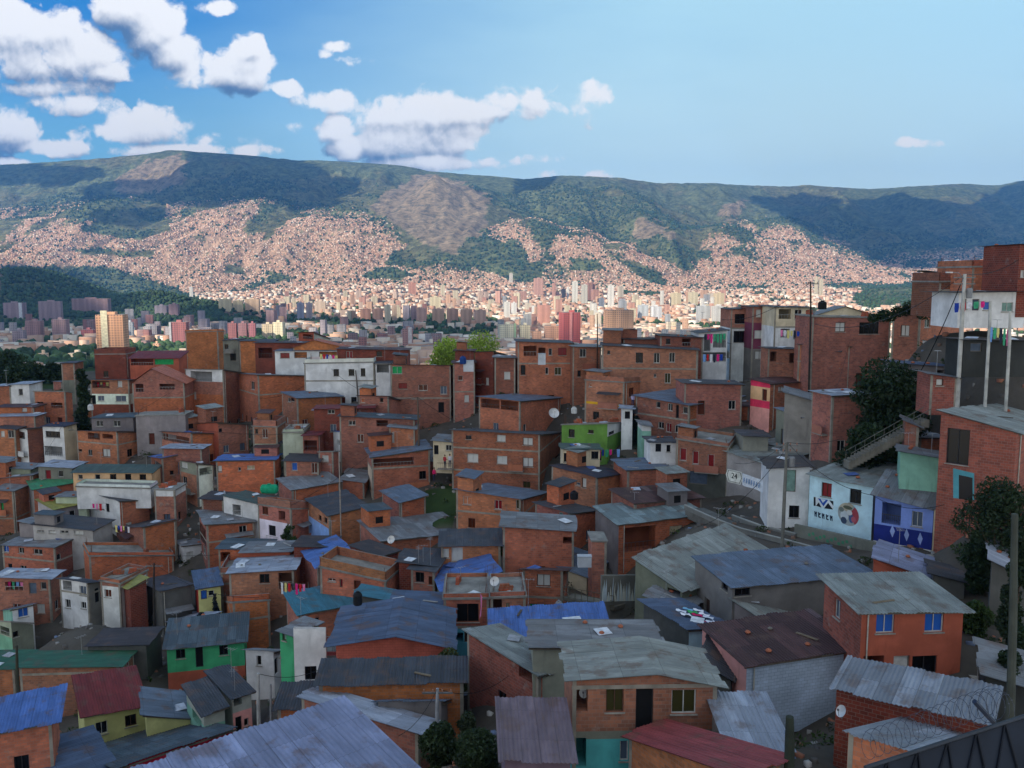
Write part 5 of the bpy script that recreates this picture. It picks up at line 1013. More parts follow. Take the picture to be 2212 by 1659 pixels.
# ------------------------------------------------------------------ towers of the valley, each a thing of its own
def facade_box(mb, c, w, dp, hh, col, yaw=0.0, roofc=(.22,.21,.2)):
    cy_, sy_ = math.cos(yaw), math.sin(yaw); a = np.array([cy_*w, sy_*w, 0]); b = np.array([-sy_*dp, cy_*dp, 0]); p0 = np.array(c)-a/2; hv = np.array([0, 0, hh])
    for q, e in ((p0, a), (p0+a, b), (p0+a+b, -a), (p0+b, -b)):
        L_ = np.linalg.norm(e); mb.face([q, q+e, q+e+hv, q+hv], col, 0, [(0, 0), (L_, 0), (L_, hh), (0, hh)])
    mb.face([p0+hv, p0+a+hv, p0+a+b+hv, p0+b+hv], roofc, 1)
def tower(x0, x1, yt, yb, col, label, group=None, stripe=None, yaw=0.25, extra=True, name="apartment_tower", dd=None, cat='tower'):
    g_ = ghit((x0+x1)/2, yb) if dd is None else P((x0+x1)/2, yb, dd)
    if g_ is None: return
    d = g_[1]; w = (x1-x0)/FP*d; top = P((x0+x1)/2, yt, d)[2]; hh = top-g_[2]; dp = max(8, min(w*.7, 22))
    cy_ = math.cos(yaw); ww = max(w*.86, 4)/1.0
    root = empty(name, tuple(g_)); tag(root, label, cat, group)
    mb = MB(); facade_box(mb, (g_[0], g_[1], g_[2]-5), ww, dp, hh+5, col, yaw); mb.build('facade', [M_TOWER, M_CONC], root)
    if extra:
        m3 = MB(); m3.box(np.array([g_[0]-ww*.16, g_[1]+dp*.3, top+.01]), (ww*.3, 0, 0), (0, dp*.35, 0), 3.2, tuple(min(1, c*1.05) for c in col)); m3.build('roof_room', M_PLASTER, root)
    if stripe:
        m4 = MB(); a3 = np.array([math.cos(yaw), math.sin(yaw), 0]); n3 = np.array([math.sin(yaw), -math.cos(yaw), 0]); f0, f1, sc_, up = stripe
        m4.box(np.array([*g_[:2], g_[2]-5])+a3*ww*(f0-.5), a3*ww*(f1-f0), n3*1.2, hh+5+up, sc_); m4.build('stair_core', M_PLASTER, root)
    return root
OR, CRM, PKB, MAR, GRY, WHT, TAN = (.60,.30,.17), (.66,.58,.42), (.50,.28,.22), (.34,.10,.10), (.38,.40,.42), (.74,.72,.66), (.62,.40,.28)
TW = [(207,272,680,767,(.66,.36,.22),"tall orange tower with a cream stripe standing alone in sunlight",None,(.2,.44,(.72,.66,.46),5.),.12),
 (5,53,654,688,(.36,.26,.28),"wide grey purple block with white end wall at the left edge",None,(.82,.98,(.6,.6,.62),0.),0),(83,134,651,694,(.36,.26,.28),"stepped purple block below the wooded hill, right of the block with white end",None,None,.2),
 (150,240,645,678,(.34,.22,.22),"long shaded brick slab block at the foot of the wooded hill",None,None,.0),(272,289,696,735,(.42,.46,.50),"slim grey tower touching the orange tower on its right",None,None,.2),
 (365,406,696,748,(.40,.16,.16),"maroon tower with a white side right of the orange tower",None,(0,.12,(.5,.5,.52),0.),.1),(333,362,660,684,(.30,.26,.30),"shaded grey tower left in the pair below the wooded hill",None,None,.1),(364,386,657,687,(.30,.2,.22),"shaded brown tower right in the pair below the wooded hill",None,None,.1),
 (492,512,698,735,(.40,.17,.17),"first maroon tower in the row left of the cream twin block",None,None,.1),(514,534,698,735,(.36,.19,.2),"second maroon tower in the row left of the cream twin block",None,None,.1),(537,553,698,735,(.42,.17,.19),"third maroon tower in the row left of the cream twin block",None,None,.1),
 (565,590,700,733,(.72,.60,.42),"left half of the sunlit cream block behind the brown huts",None,None,.15),(588,613,696,733,(.78,.70,.50),"brighter right half of the sunlit cream block behind the brown huts",None,None,-.1),
 (409,417,620,642,WHT,"slim white tower standing alone above the wooded hill's end",None,None,.1),(471,500,646,672,(.74,.62,.38),"pale yellow block left in the row at the shade's edge",None,None,.1),(502,524,650,673,(.72,.60,.38),"pale yellow block in the middle of the row at the shade's edge",None,None,.1),(528,562,646,675,(.70,.50,.34),"tan block right in the pale yellow row at the shade's edge",None,None,.1),
 (641,657,654,692,(.34,.34,.42),"tall slate grey tower in the valley centre left",None,None,.1),(661,675,654,690,(.5,.42,.42),"grey pink tower right of the slate grey tower",None,None,.1),(678,705,651,676,(.66,.52,.40),"cream slab tower beside the grey pink tower",None,None,.1),
 (777,802,668,694,(.64,.34,.24),"left orange slab in the sunlit pair at the shade's edge",None,None,.1),(803,829,667,694,(.62,.36,.26),"right orange slab in the sunlit pair at the shade's edge",None,None,.1),(830,845,659,698,CRM,"thin cream tower beside the orange slabs",None,None,.1),(846,858,659,692,(.64,.46,.34),"tan tower right of the thin cream tower",None,None,.1),
 (898,923,666,700,(.62,.38,.30),"pink brown ribbed tower above the twin white ribs",None,None,.1),(932,962,668,698,TAN,"tan block first in the long row right of the ribbed tower",None,None,.1),(964,992,667,698,(.60,.36,.26),"brown block second in the long row right of the ribbed tower",None,None,.1),(994,1022,668,699,TAN,"tan block third in the long row right of the ribbed tower",None,None,.1),(1024,1052,670,700,(.6,.40,.3),"tan brown block last in the long row right of the ribbed tower",None,None,.1),
 (881,900,610,637,(.56,.28,.2),"pair of round cornered brick towers on the lower slope",None,None,.1),(951,962,616,641,CRM,"cream tower beside the dark green tree clump",None,None,.1),(927,954,641,667,(.70,.62,.42),"pale twin block below the dark green tree clump",None,None,.1),
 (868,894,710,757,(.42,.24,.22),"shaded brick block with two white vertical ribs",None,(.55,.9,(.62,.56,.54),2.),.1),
 (1077,1117,701,748,(.74,.70,.52),"cream block with green strip beside the sunlit green tree",None,(.9,1.02,(.40,.58,.36),2.),.15),(1122,1147,702,748,(.70,.64,.46),"narrower cream block right of the green strip",None,None,.15),(1149,1171,715,748,(.66,.40,.28),"short orange block beside the cream blocks",None,None,.1),
 (1176,1217,704,748,(.50,.30,.22),"plain brown brick block left of the red tower",None,None,.1),(1213,1258,675,750,(.42,.11,.11),"dark red tower with teal roof edge",None,(.35,.5,(.60,.25,.24),.5),.3),(1163,1190,659,704,(.66,.34,.26),"salmon tower behind the dark red tower",None,None,.2),
 (1306,1374,670,750,(.66,.40,.26),"broad tan tower with gridded balconies",None,None,.2),(1312,1327,616,668,WHT,"tallest white slab tower in the city centre",None,None,.0),(1236,1249,608,655,(.74,.72,.64),"pointed white tower in the city centre",None,None,.1),(1256,1270,615,660,(.58,.56,.48),"grey beige tower right of the pointed white tower",None,None,.1),
 (1224,1230,620,647,WHT,"thin white shaft left of the pointed white tower",None,None,.0),(1213,1223,624,645,(.05,.05,.06),"black glass tower left of the thin white shaft",None,None,.0),(1293,1306,644,668,(.22,.25,.3),"dark blue glass tower below the tallest white slab",None,None,.0),(1379,1402,659,694,(.56,.60,.62),"grey concrete tower right of the broad tan tower",None,None,.1),
 (1405,1431,662,694,(.66,.67,.68),"grey tower with white frame right of the concrete tower",None,(.0,.2,(.75,.75,.75),0.),.0),(1506,1537,661,698,(.52,.54,.54),"wide pale grey tower left of the ridge houses",None,None,.1),(1539,1564,661,699,(.60,.60,.57),"pale grey tower closest to the brick ridge houses",None,None,.1),
 (1449,1473,633,664,(.70,.60,.40),"yellow beige tower pair at the right of the city centre",None,None,.1),(1488,1509,631,662,(.68,.60,.42),"beige tower right of the yellow beige pair",None,None,.1),(1543,1566,633,662,(.70,.58,.38),"honey coloured tower at the right end of the centre",None,None,.1),(1088,1103,652,692,WHT,"white tower near the round white building",None,None,.1),(1104,1117,654,684,(.78,.78,.74),"round white building in the sunlit centre",None,None,.1),
 (1152,1175,601,641,(.62,.36,.28),"pink tower at the foot of the wooded hill",None,None,.1),(1100,1108,590,612,(.66,.62,.54),"lone pale tower in front of the dark wooded hill",None,None,.1),(1760,1767,598,640,CRM,"left slim cream tower of the pair on the right slope",None,None,.1),(1769,1778,603,640,CRM,"right slim cream tower of the pair on the right slope",None,None,.1),
 (2152,2163,550,574,WHT,"left white tower above the high brick house at right",None,None,.1),(2165,2180,547,574,WHT,"right white tower above the high brick house at right",None,None,.1),(2038,2049,562,580,(.6,.62,.64),"left pale tower in the row on the hazy right slope",None,None,.1),(2051,2062,563,580,(.6,.62,.64),"middle pale tower in the row on the hazy right slope",None,None,.1),(2064,2076,561,580,(.62,.62,.62),"right pale tower in the row on the hazy right slope",None,None,.1),
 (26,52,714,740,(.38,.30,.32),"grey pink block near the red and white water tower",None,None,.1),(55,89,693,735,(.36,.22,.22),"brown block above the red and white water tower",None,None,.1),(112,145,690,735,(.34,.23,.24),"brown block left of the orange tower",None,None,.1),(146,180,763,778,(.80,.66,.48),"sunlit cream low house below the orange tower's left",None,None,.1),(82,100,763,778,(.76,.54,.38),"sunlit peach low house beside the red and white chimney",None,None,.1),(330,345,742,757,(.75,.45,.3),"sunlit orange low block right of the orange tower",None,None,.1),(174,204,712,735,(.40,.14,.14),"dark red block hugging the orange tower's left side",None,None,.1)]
for (x0, x1, yt, yb, col, lab, grp, st, yw) in TW: tower(x0, x1, yt, yb, col, lab, grp, st, yw)
rr = np.random.RandomState(3)
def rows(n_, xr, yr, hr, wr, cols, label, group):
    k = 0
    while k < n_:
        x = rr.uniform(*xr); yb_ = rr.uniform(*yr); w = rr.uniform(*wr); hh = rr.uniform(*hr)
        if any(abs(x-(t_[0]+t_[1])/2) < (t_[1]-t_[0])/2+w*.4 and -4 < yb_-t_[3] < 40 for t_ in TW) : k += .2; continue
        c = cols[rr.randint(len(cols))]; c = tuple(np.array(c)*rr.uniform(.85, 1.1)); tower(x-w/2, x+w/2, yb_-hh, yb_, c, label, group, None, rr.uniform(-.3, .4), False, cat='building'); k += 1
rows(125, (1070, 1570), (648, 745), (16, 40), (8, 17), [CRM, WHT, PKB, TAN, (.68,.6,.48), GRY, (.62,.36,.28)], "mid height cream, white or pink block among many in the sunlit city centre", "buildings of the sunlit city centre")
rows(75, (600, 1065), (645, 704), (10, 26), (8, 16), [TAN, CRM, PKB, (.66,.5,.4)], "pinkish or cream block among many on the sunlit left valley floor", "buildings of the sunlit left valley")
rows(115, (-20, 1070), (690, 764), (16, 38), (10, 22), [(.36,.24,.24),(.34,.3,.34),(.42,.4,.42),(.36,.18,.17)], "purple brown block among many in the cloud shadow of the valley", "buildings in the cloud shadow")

hz = MB(); hz.box((-11000, -60, -260), (22000, 0, 0), (0, 13600, 0), 1900)
mh = bpy.data.materials.new("haze_air"); mh.use_nodes = True; HT = NT(mh.node_tree); pv = HT.n('ShaderNodeVolumePrincipled'); oo = HT.n('ShaderNodeOutputMaterial'); HT.put(oo.inputs[1], pv.outputs[0])
pv.inputs['Color'].default_value = (.14, .42, .98, 1); pv.inputs['Density'].default_value = 5.2e-5; pv.inputs['Anisotropy'].default_value = .2
tag(hz.build('haze', mh), kind='stuff')
# ------------------------------------------------------------------ trees
def rnd_unit(n, r): v = r.normal(size=(n, 3)); return v/np.linalg.norm(v, axis=1)[:, None]
def leaf_cloud(centres, radii, n, size, r, col, flat=.8):
    """leaf-sized faces through the volume of several clumps; returns V,F,cols"""
    k = r.choice(len(centres), n, p=(radii**2)/(radii**2).sum()); u = rnd_unit(n, r); rad = radii[k]*r.uniform(.25, 1, n)**.45
    c = centres[k]+u*rad[:, None]*np.array([1, 1, flat]); t = rnd_unit(n, r); w = np.cross(t, rnd_unit(n, r)); w /= np.linalg.norm(w, axis=1)[:, None]+1e-9
    s1 = size*r.uniform(.6, 1.3, n)[:, None]; V = np.stack([c-t*s1, c-w*s1*.45, c+t*s1, c+w*s1*.45], 1).reshape(-1, 3)
    clump = r.uniform(.7, 1.35, len(centres))[k]; cols = np.array(col)[None]*clump[:, None]*r.uniform(.7, 1.3, (n, 1)); return V, np.arange(n*4).reshape(-1, 4), cols
def tree(base, hgt, rad, label, col=(.05,.09,.03), n=5000, size=.22, seed=1, shape='round', name='tree', group=None, trunk=.25):
    r = np.random.RandomState(seed); base = np.array(base, float); root = empty(name, tuple(base)); tag(root, label, 'tree', group)
    nc = 16; cz = hgt*trunk; cs = []; rs_ = []
    for i in range(nc):
        t = (i+.5)/nc; a = r.uniform(0, 6.28)
        if shape == 'column': rr_ = rad*(1-.5*t)*r.uniform(0, .45); q = rad*(1-.45*t)*.75
        elif shape == 'cone': rr_ = rad*(1-t)*r.uniform(0, .5); q = rad*(1-t)*.7+.12
        else: e = math.sin(math.pi*min(.95, max(.12, t*.85+.08))); rr_ = rad*e*r.uniform(.1, .68); q = rad*r.uniform(.34, .56)
        cs.append([rr_*math.cos(a), rr_*math.sin(a), cz+(hgt-cz)*(t*.9)]); rs_.append(q)
    cs = np.array(cs); rs_ = np.array(rs_)
    V, F_, co = leaf_cloud(cs, rs_, n, size, r, col); V = V; o = bigmesh('crown', V, F_, M_LEAF, cols=co); o.parent = root
    mb = MB(); b0 = base; mb.tube([b0-np.array([0,0,1.5]), b0+np.array([.05*rad, 0, cz*.6]), b0+np.array([0, .05*rad, cz+.3*(hgt-cz)])], [rad*.09, rad*.07, rad*.035], 8)
    for i in range(0, nc, 2): mb.tube([b0+np.array([0, 0, cz*.7]), b0+np.array([cs[i][0]*.5, cs[i][1]*.5, cs[i][2]*.75]), b0+cs[i]], [rad*.04, rad*.025, rad*.012], 5)
    mb.build('trunk', M_BARK, root); return root
def on_ground(px, py, d): p = P(px, py, d); g_ = float(ground_z(np.array([p[0]]), np.array([p[1]]))[0]); return np.array([p[0], p[1], g_]), p[2]
def tree_px(x, ytop, d, wpx, label, **kw):
    p, zt = on_ground(x, ytop, d); hh = zt-p[2]; hmin = kw.pop('hmin', 2.5)
    if hh < hmin: p[2] = zt-hmin; hh = hmin
    return tree(p, hh, wpx/2/FP*d, label, **kw)
DG, MG, YG = (.018,.034,.014), (.04,.07,.02), (.26,.34,.04)
tree_px(1925, 795, 88, 225, "large dark round tree on the grassy slope at the right", col=DG, n=9000, size=.26, seed=2)
tree_px(1870, 915, 84, 150, "dark bushy tree below the large round tree", col=DG, n=5000, size=.24, seed=3, trunk=.1)
tree_px(1960, 890, 84, 90, "low dark bush beside the stair on the slope", col=MG, n=3500, size=.22, seed=31, trunk=.1)
tree_px(2172, 1035, 60, 230, "big dark leafy tree at the right edge in front of the turquoise wall", col=DG, n=12000, size=.15, seed=4)
tree_px(2205, 1120, 52, 110, "dark tree low at the right edge above the pale awning", col=DG, n=8000, size=.14, seed=5, trunk=.1)
tree_px(2118, 1130, 62, 90, "dark bushy tree beside the pink pillar house", col=DG, n=7000, size=.16, seed=51, trunk=.1)

tree_px(2110, 1300, 56, 80, "low scrubby bush on the bank right of the orange house roof", col=MG, n=3000, size=.16, seed=53, trunk=.05)
tree_px(2185, 1400, 48, 90, "dark scrub behind the thick grey pole", col=DG, n=3500, size=.15, seed=54, trunk=.05)
tree_px(2060, 1225, 66, 60, "small weedy bush at the foot of the tall brick house", col=MG, n=2000, size=.16, seed=55, trunk=.05)
tree_px(175, 778, 150, 46, "tall dark columnar tree between the slim house and the brick house", col=DG, n=5000, size=.35, seed=6, shape='column', trunk=.05)
tree_px(1374, 895, 118, 28, "slim dark cypress beside the lime green house", col=(.012,.022,.018), n=3000, size=.22, seed=7, shape='column', trunk=.05)
tree_px(463, 1268, 92, 42, "pointed blue black conifer in front of the brick block house", col=(.012,.02,.03), n=3500, size=.2, seed=8, shape='cone', trunk=.05)
tree_px(430, 1318, 91, 44, "low blue black shrub at the conifer's foot", col=(.012,.02,.03), n=2000, size=.2, seed=81, trunk=.05, hmin=2)
tree_px(968, 1398, 62, 84, "olive green bush against the salmon wall", col=(.05,.06,.02), n=4500, size=.14, seed=9, trunk=.15)
tree_px(950, 1570, 50, 110, "dark green tree at the bottom beside the lilac roof", col=(.03,.05,.02), n=8000, size=.13, seed=10)
tree_px(1030, 1590, 48, 130, "broad leafy tree at the bottom left of the mauve roof", col=(.035,.055,.025), n=9000, size=.13, seed=12)
tree_px(1010, 1540, 54, 60, "small tree in the alley above the bottom trees", col=(.04,.055,.03), n=3500, size=.13, seed=13)
tree_px(790, 858, 150, 34, "small round green tree below the long white house", col=(.02,.05,.015), n=2500, size=.25, seed=14)
tree_px(625, 1130, 112, 40, "leafy shrub beside the bright blue wall", col=MG, n=2500, size=.18, seed=15)
tree_px(510, 935, 145, 48, "mossy green bush at the foot of the blind brick house", col=(.045,.075,.02), n=3000, size=.22, seed=16, trunk=.05)
tree_px(1082, 1140, 98, 24, "little shrub on the roof edge left of the small brick house", col=MG, n=1200, size=.16, seed=17, trunk=.05, hmin=1.5)
for i, (x, y, d, w_, lb_) in enumerate([(20,765,235,95,"dark tree at the far left edge, first of the dark clump"),(75,790,225,70,"dark tree right of the first in the far left clump"),(115,785,222,60,"dark tree at the right end of the far left clump"),(45,795,205,90,"lower dark tree in front of the far left clump")]):
    tree_px(x, y, d, w_, lb_, col=DG, n=4500, size=.42, seed=20+i, group="dark trees at the far left", trunk=.12)
for i, (x, y, w_, lb_) in enumerate([(965,736,130,"bright green sunlit tree left in the pair behind the ridge roofs"),(1045,726,145,"bright green sunlit tree right in the pair behind the ridge roofs")]):
    tree_px(x, y, 330, w_, lb_, col=YG, n=9000, size=.5, seed=40+i, group="sunlit trees on the ridge", trunk=.1)
for i, (x, y, d, w_) in enumerate([(1905,668,108,60),(1960,655,108,70),(2020,660,106,80)]):
    r = np.random.RandomState(60+i); p = P(x, y+22, d); root = empty('roof_plant', tuple(p)); tag(root, ["wild dark shrub at the left end of the planted flat roof","wild dark shrub in the middle of the planted flat roof","wild dark shrub at the right end of the planted flat roof"][i], 'shrub', "shrubs on the flat roof")
    V, F_, co = leaf_cloud(np.array([[0, 0, .3], [-1, 0, .2], [1, 0, .3], [.4, .5, .7]])*(w_/60), np.full(4, .75*w_/60), 1600, .16, r, DG); o = bigmesh('foliage', V, F_, M_LEAF, cols=co); o.parent = root
# far woodland
def blobs(N, region, seed, sr, name, label, col):
    r = np.random.RandomState(seed); X, Y = region(r, N); Z = ground_z(X, Y); cv = cover(X, Y, Z); k = (cv == 0) | ((cv == 1) & (r.rand(len(X)) < .14)); X, Y, Z = X[k], Y[k], Z[k]; n_ = len(X)
    t = (1+5**.5)/2; iv = np.array([(-1,t,0),(1,t,0),(-1,-t,0),(1,-t,0),(0,-1,t),(0,1,t),(0,-1,-t),(0,1,-t),(t,0,-1),(t,0,1),(-t,0,-1),(-t,0,1)])/math.sqrt(1+t*t)
    fi = np.array([(0,11,5),(0,5,1),(0,1,7),(0,7,10),(0,10,11),(1,5,9),(5,11,4),(11,10,2),(10,7,6),(7,1,8),(3,9,4),(3,4,2),(3,2,6),(3,6,8),(3,8,9),(4,9,5),(2,4,11),(6,2,10),(8,6,7),(9,8,1)])
    sz = r.uniform(*sr, n_); V = iv[None]*sz[:, None, None]*np.array([1, 1, 1.1])*r.uniform(.75, 1.25, (n_, 12, 1)); V = V+np.stack([X, Y, Z+sz*.6], -1)[:, None]
    F_ = (fi[None]+(np.arange(n_)*12)[:, None, None]).reshape(-1, 3); co = np.repeat(np.array(col)[None]*r.uniform(.6, 1.5, (n_, 1)), 20, 0)
    o = bigmesh(name, V.reshape(-1, 3), F_, M_FLATF, cols=co); tag(o, label, 'woodland', kind='stuff')
blobs(9000, lambda r, N: ((lambda px, Y: ((px-CXP)/1902*Y, Y))(r.uniform(-150, 560, N), r.uniform(2450, 3700, N))), 1, (3.5, 8), "woodland", "continuous woodland covering the low hill at the left", (.035,.065,.028))
blobs(17000, lambda r, N: ((lambda px, Y: ((px-CXP)/1902*Y, Y))(r.uniform(-150, 2300, N), r.uniform(800, 5300, N))), 2, (3, 7), "valley_woodland", "scattered tree canopy between the valley buildings", (.035,.07,.03))
blobs(34000, lambda r, N: ((lambda px, Y: ((px-CXP)/1902*Y, Y))(r.uniform(-150, 2350, N), r.uniform(5300, 8600, N))), 3, (4, 10), "slope_woodland", "patches of woodland between the houses on the far slopes", (.035,.07,.04))
# ------------------------------------------------------------------ extra shacks in the gaps between the houses
def hull(pts):
    pts = sorted(set((round(x, 1), round(y, 1)) for x, y in pts))
    def half(p):
        o = []
        for q in p:
            while len(o) > 1 and (o[-1][0]-o[-2][0])*(q[1]-o[-2][1])-(o[-1][1]-o[-2][1])*(q[0]-o[-2][0]) <= 0: o.pop()
            o.append(q)
        return o[:-1]
    return half(pts)+half(pts[::-1])
def spec_hull(s):
    C = s['pc'][:2]; pts = []
    for i, j, z in ((0, 0, s['zC']), (1, 0, s['zR']), (0, 1, s['zL']), (1, 1, s['zR']+s['zL']-s['zC'])):
        q = C+s['a']*s['A']*i+s['b']*s['B']*j; pts += [proj(q[0], q[1], z+.2), proj(q[0], q[1], s['zb']-s['ext'])]
    return hull(pts)
HUL = [(spec_hull(s), s['d']) for s in SPECS]
NOFILL = [[(1480,1060),(1760,1110),(1900,1260),(1560,1240)],[(1290,1280),(1370,1280),(1400,1420),(1300,1470)],[(110,1310),(270,1320),(330,1440),(100,1420)],[(900,1040),(1000,1040),(1000,1150),(900,1150)],[(1780,860),(2000,860),(2000,1010),(1780,1010)],[(2060,1100),(2300,1100),(2300,1760),(2040,1760)],[(960,1420),(1120,1420),(1120,1700),(940,1700)],[(1960,690),(2300,690),(2300,890),(1960,890)],[(1560,1480),(1860,1600),(1860,1700),(1560,1700)]]
GXc, GYc = np.meshgrid(np.arange(0, 2212, 4.), np.arange(700, 1680, 4.)); COVR = np.zeros(GXc.shape, bool)
def add_cov(hl):
    global COVR
    COVR |= inpoly(GXc, GYc, hl)
for hl, dd in HUL: add_cov(hl)
def seen_clear(x, y, d=0):
    i, j = int((y-700)/4), int(x/4); return not (0 <= i < COVR.shape[0] and 0 <= j < COVR.shape[1]) or not COVR[i, j]
rf = random.Random(5); FILL = []; tries = 0
FW = ['br', 'bp', 'bo', 'bd', 'br', 'gy', 'cg', 'bp', 'wh', 'cr']; FR = ['zn', 'dk', 'pz', 'zn', 'bg', 'ru', 'fc', 'dk', 'lt']
while len(FILL) < 190 and tries < 14000:
    tries += 1; x = rf.uniform(0, 2200); y = rf.uniform(800, 1620)
    if any(inpoly([x], [y], n_)[0] for n_ in NOFILL): continue
    if not seen_clear(x, y): continue
    g_ = ghit(x, y, 30, 250)
    if g_ is None or g_[1] > 200 or not seen_clear(x, y, 0): continue
    d = g_[1]; best = None
    for hgt in (4.6, 3.4, 2.6, 2.0):
        dy = hgt/d*FP*.5
        if seen_clear(x, y-dy, 0) and seen_clear(x-1.4/d*FP, y-dy*.8, 0) and seen_clear(x+1.4/d*FP, y-dy*.8, 0): best = hgt; break
    best = best or rf.choice((1.9, 2.3))
    if any((g_[0]-s['pc'][0])**2+(g_[1]-s['pc'][1])**2 < 12 for s in FILL): continue
    yaw = rf.choice((20, 35, 70, 88, 55)); yt = y-best/d*FP; wk = rf.choice(FW); rk = rf.choice(FR)
    TILE['F'] = (0, 0, 1.0); px_ = (x, yt); wm = 22/16
    W_ = rf.uniform(3.6, 5.6); D_ = rf.uniform(3, 4.6)
    s = h("fill", 'F', px_, yb=y+2, yaw=yaw, w=wk, roof=rk, la=W_, lb=D_, rise=rf.uniform(-.3, .6) or .1, d=d, L=(x-10, yt), R=(x+10, yt),
          win=[(x+8, yt+.8/d*FP, x+8+.9/d*FP, yt+1.7/d*FP, 'w', rf.choice((None, 'white', 'brown', 'dark')))] if rf.random() < .7 else [], ov=.3)
    SPECS.pop(); wn = {'br': 'brick', 'bp': 'pale brick', 'bo': 'orange brick', 'bd': 'dark brick', 'gy': 'grey', 'cg': 'pale grey', 'wh': 'white', 'cr': 'cream'}[wk]
    rn = {'zn': 'zinc', 'dk': 'charcoal', 'pz': 'patched dark', 'bg': 'slate blue', 'ru': 'rusty', 'fc': 'grey green', 'lt': 'pale tin'}[rk]
    s['name'] = "small %s shack with a %s roof wedged between larger houses" % (wn, rn); s['grp'] = "%s shacks with %s roofs" % (wn, rn)
    s['kind'] = 'shack'; FILL.append(s); add_cov(spec_hull(s))
print("FILL", len(FILL), tries)
for s in FILL: tag(build_house(s, s['name']), group=s['grp'])
HOUSE = {}
for s in SPECS: HOUSE[s['name']] = build_house(s, s['name'])
def root_of(start): return next(v for k, v in HOUSE.items() if k.startswith(start))
def spec_of(start): return next(s for s in SPECS if s['name'].startswith(start))
def on_face(s, F_, x, y, off=.02):
    """point on a facade plane seen at picture position x,y"""
    dr, nr = (s['a'], -s['b']) if F_ == 'R' else (s['b'], -s['a']); r = ray(x, y); pc = s['pc']; den = dr[0]-r[0]*dr[1]; t = (r[0]*pc[1]-pc[0])/den
    xy = pc[:2]+dr*t; z = r[2]*xy[1]; return np.array([xy[0]+nr[0]*off, xy[1]+nr[1]*off, z])
T4 = lambda t, x, y: (TILE[t][0]+x*TILE[t][2], TILE[t][1]+y*TILE[t][2])
# ------------------------------------------------------------------ painted decoration on two facades (paint lies flat on the wall)
ms = spec_of("light blue mural"); mr = root_of("light blue mural")
mb = MB()
def paint(mb, s, F_, t, pts, col, off=.01): mb.face([on_face(s, F_, *T4(t, x, y), off) for x, y in pts], col)
WP, BL, BK, RDp = S(205,215,220), S(40,84,170), S(24,30,40), S(150,50,56)
for pts, c in (([(395,450),(565,490),(565,560),(395,530)], WP), ([(395,452),(412,456),(412,532),(395,530)], BK), ([(430,465),(480,535),(520,480)], BL), ([(415,530),(440,500),(462,545)], BK), ([(485,552),(520,505),(562,562)], BK), ([(530,482),(565,490),(565,530)], BK), ([(455,470),(500,480),(475,505)], WP)):
    paint(mb, ms, 'L', 'B4', pts, c, .008+.002*len(mb.f))
mb.build('mural_emblem', M_PLASTER, mr); mb = MB()
for k, x in enumerate((400, 432, 465, 500, 535)):
    y = 575+k*9
    for pts in ([(x,y),(x+9,y+2),(x+12,y+48),(x+3,y+46)], [(x+14,y+6),(x+26,y+14),(x+12,y+30),(x+4,y+22)], [(x+8,y+34),(x+26,y+44),(x+22,y+54),(x+6,y+46)] if k % 2 else [(x+14,y+4),(x+22,y+6),(x+24,y+52),(x+17,y+50)]): paint(mb, ms, 'L', 'B4', pts, S(30,44,66), .008+.0015*len(mb.f))
mb.build('mural_lettering', M_PLASTER, mr); mb = MB()
def disc(cx, cy, rx, ry, col, n=20, a0=0, a1=6.2832): paint(mb, ms, 'L', 'B4', [(cx, cy)]*(1 if a1-a0 < 6 else 0)+[(cx+rx*math.cos(a0+(a1-a0)*i/n), cy+ry*math.sin(a0+(a1-a0)*i/n)+(rx*math.cos(a0+(a1-a0)*i/n))*.25) for i in range(n+(1 if a1-a0 < 6 else 0))], col, .008+.002*len(mb.f))
disc(695, 605, 92, 98, S(150,160,160)); disc(695, 605, 92, 98, S(176,170,150), a0=3.4, a1=5.2); disc(695, 605, 90, 96, S(160,70,80), a0=-.9, a1=.9); disc(660, 615, 34, 46, S(190,200,205)); disc(655, 655, 26, 30, S(60,76,100)); disc(720, 640, 22, 40, S(70,90,130)); disc(690, 545, 40, 16, S(90,96,80)); disc(705, 590, 24, 22, S(205,210,210)); disc(740, 650, 20, 26, S(176,96,110)); disc(636, 560, 22, 20, S(110,120,116))
mb.build('mural_disc', M_PLASTER, mr)
ps = spec_of("blue porch house"); pr_ = root_of("blue porch house")
for x, y in ((1075, 750), (1198, 782), (1315, 815)):
    mb = MB(); paint(mb, ps, 'L', 'B4', [(x, y-55), (x+22, y), (x, y+55), (x-22, y)], S(150, 168, 214)); mb.build('painted_diamond', M_PLASTER, pr_)
mb = MB()
rg = random.Random(9)
for i in range(26):
    x = 965+i*17; y = 860+i*7+rg.uniform(-30, 40); w = rg.uniform(8, 26); hh = rg.uniform(14, 46)
    paint(mb, ps, 'L', 'B4', [(x, y), (x+w, y+rg.uniform(-6, 10)), (x+w*rg.uniform(.5, 1), y+hh), (x-rg.uniform(0, 8), y+hh*.8)], rg.choice((S(70,84,92), S(96,100,104), S(60,110,110), S(110,96,110))), .006+.001*i)
mb.build('graffiti', M_PLASTER, pr_)
ys_ = spec_of("plain brick box house"); mb = MB(); paint(mb, ys_, 'L', 'C3', [(628,928),(962,962),(962,986),(628,948)], S(206,156,36)); mb.build('yellow_band', M_PLASTER, root_of("plain brick box house"))
os_ = spec_of("orange house"); orr = root_of("orange house"); mb = MB()
O = on_face(os_, 'R', *T4('A4', 1700, 850), 0); a3 = np.array([*os_['a'], 0]); b3 = np.array([*os_['b'], 0])
mb.box(O-b3*1.2+a3*.02, a3*1.9, b3*1.2, .12, S(150,146,138))
for i in range(15): mb.box(O-b3*1.18+a3*(.05+i*.128), a3*.03, b3*.03, 1.0, S(170,170,172))
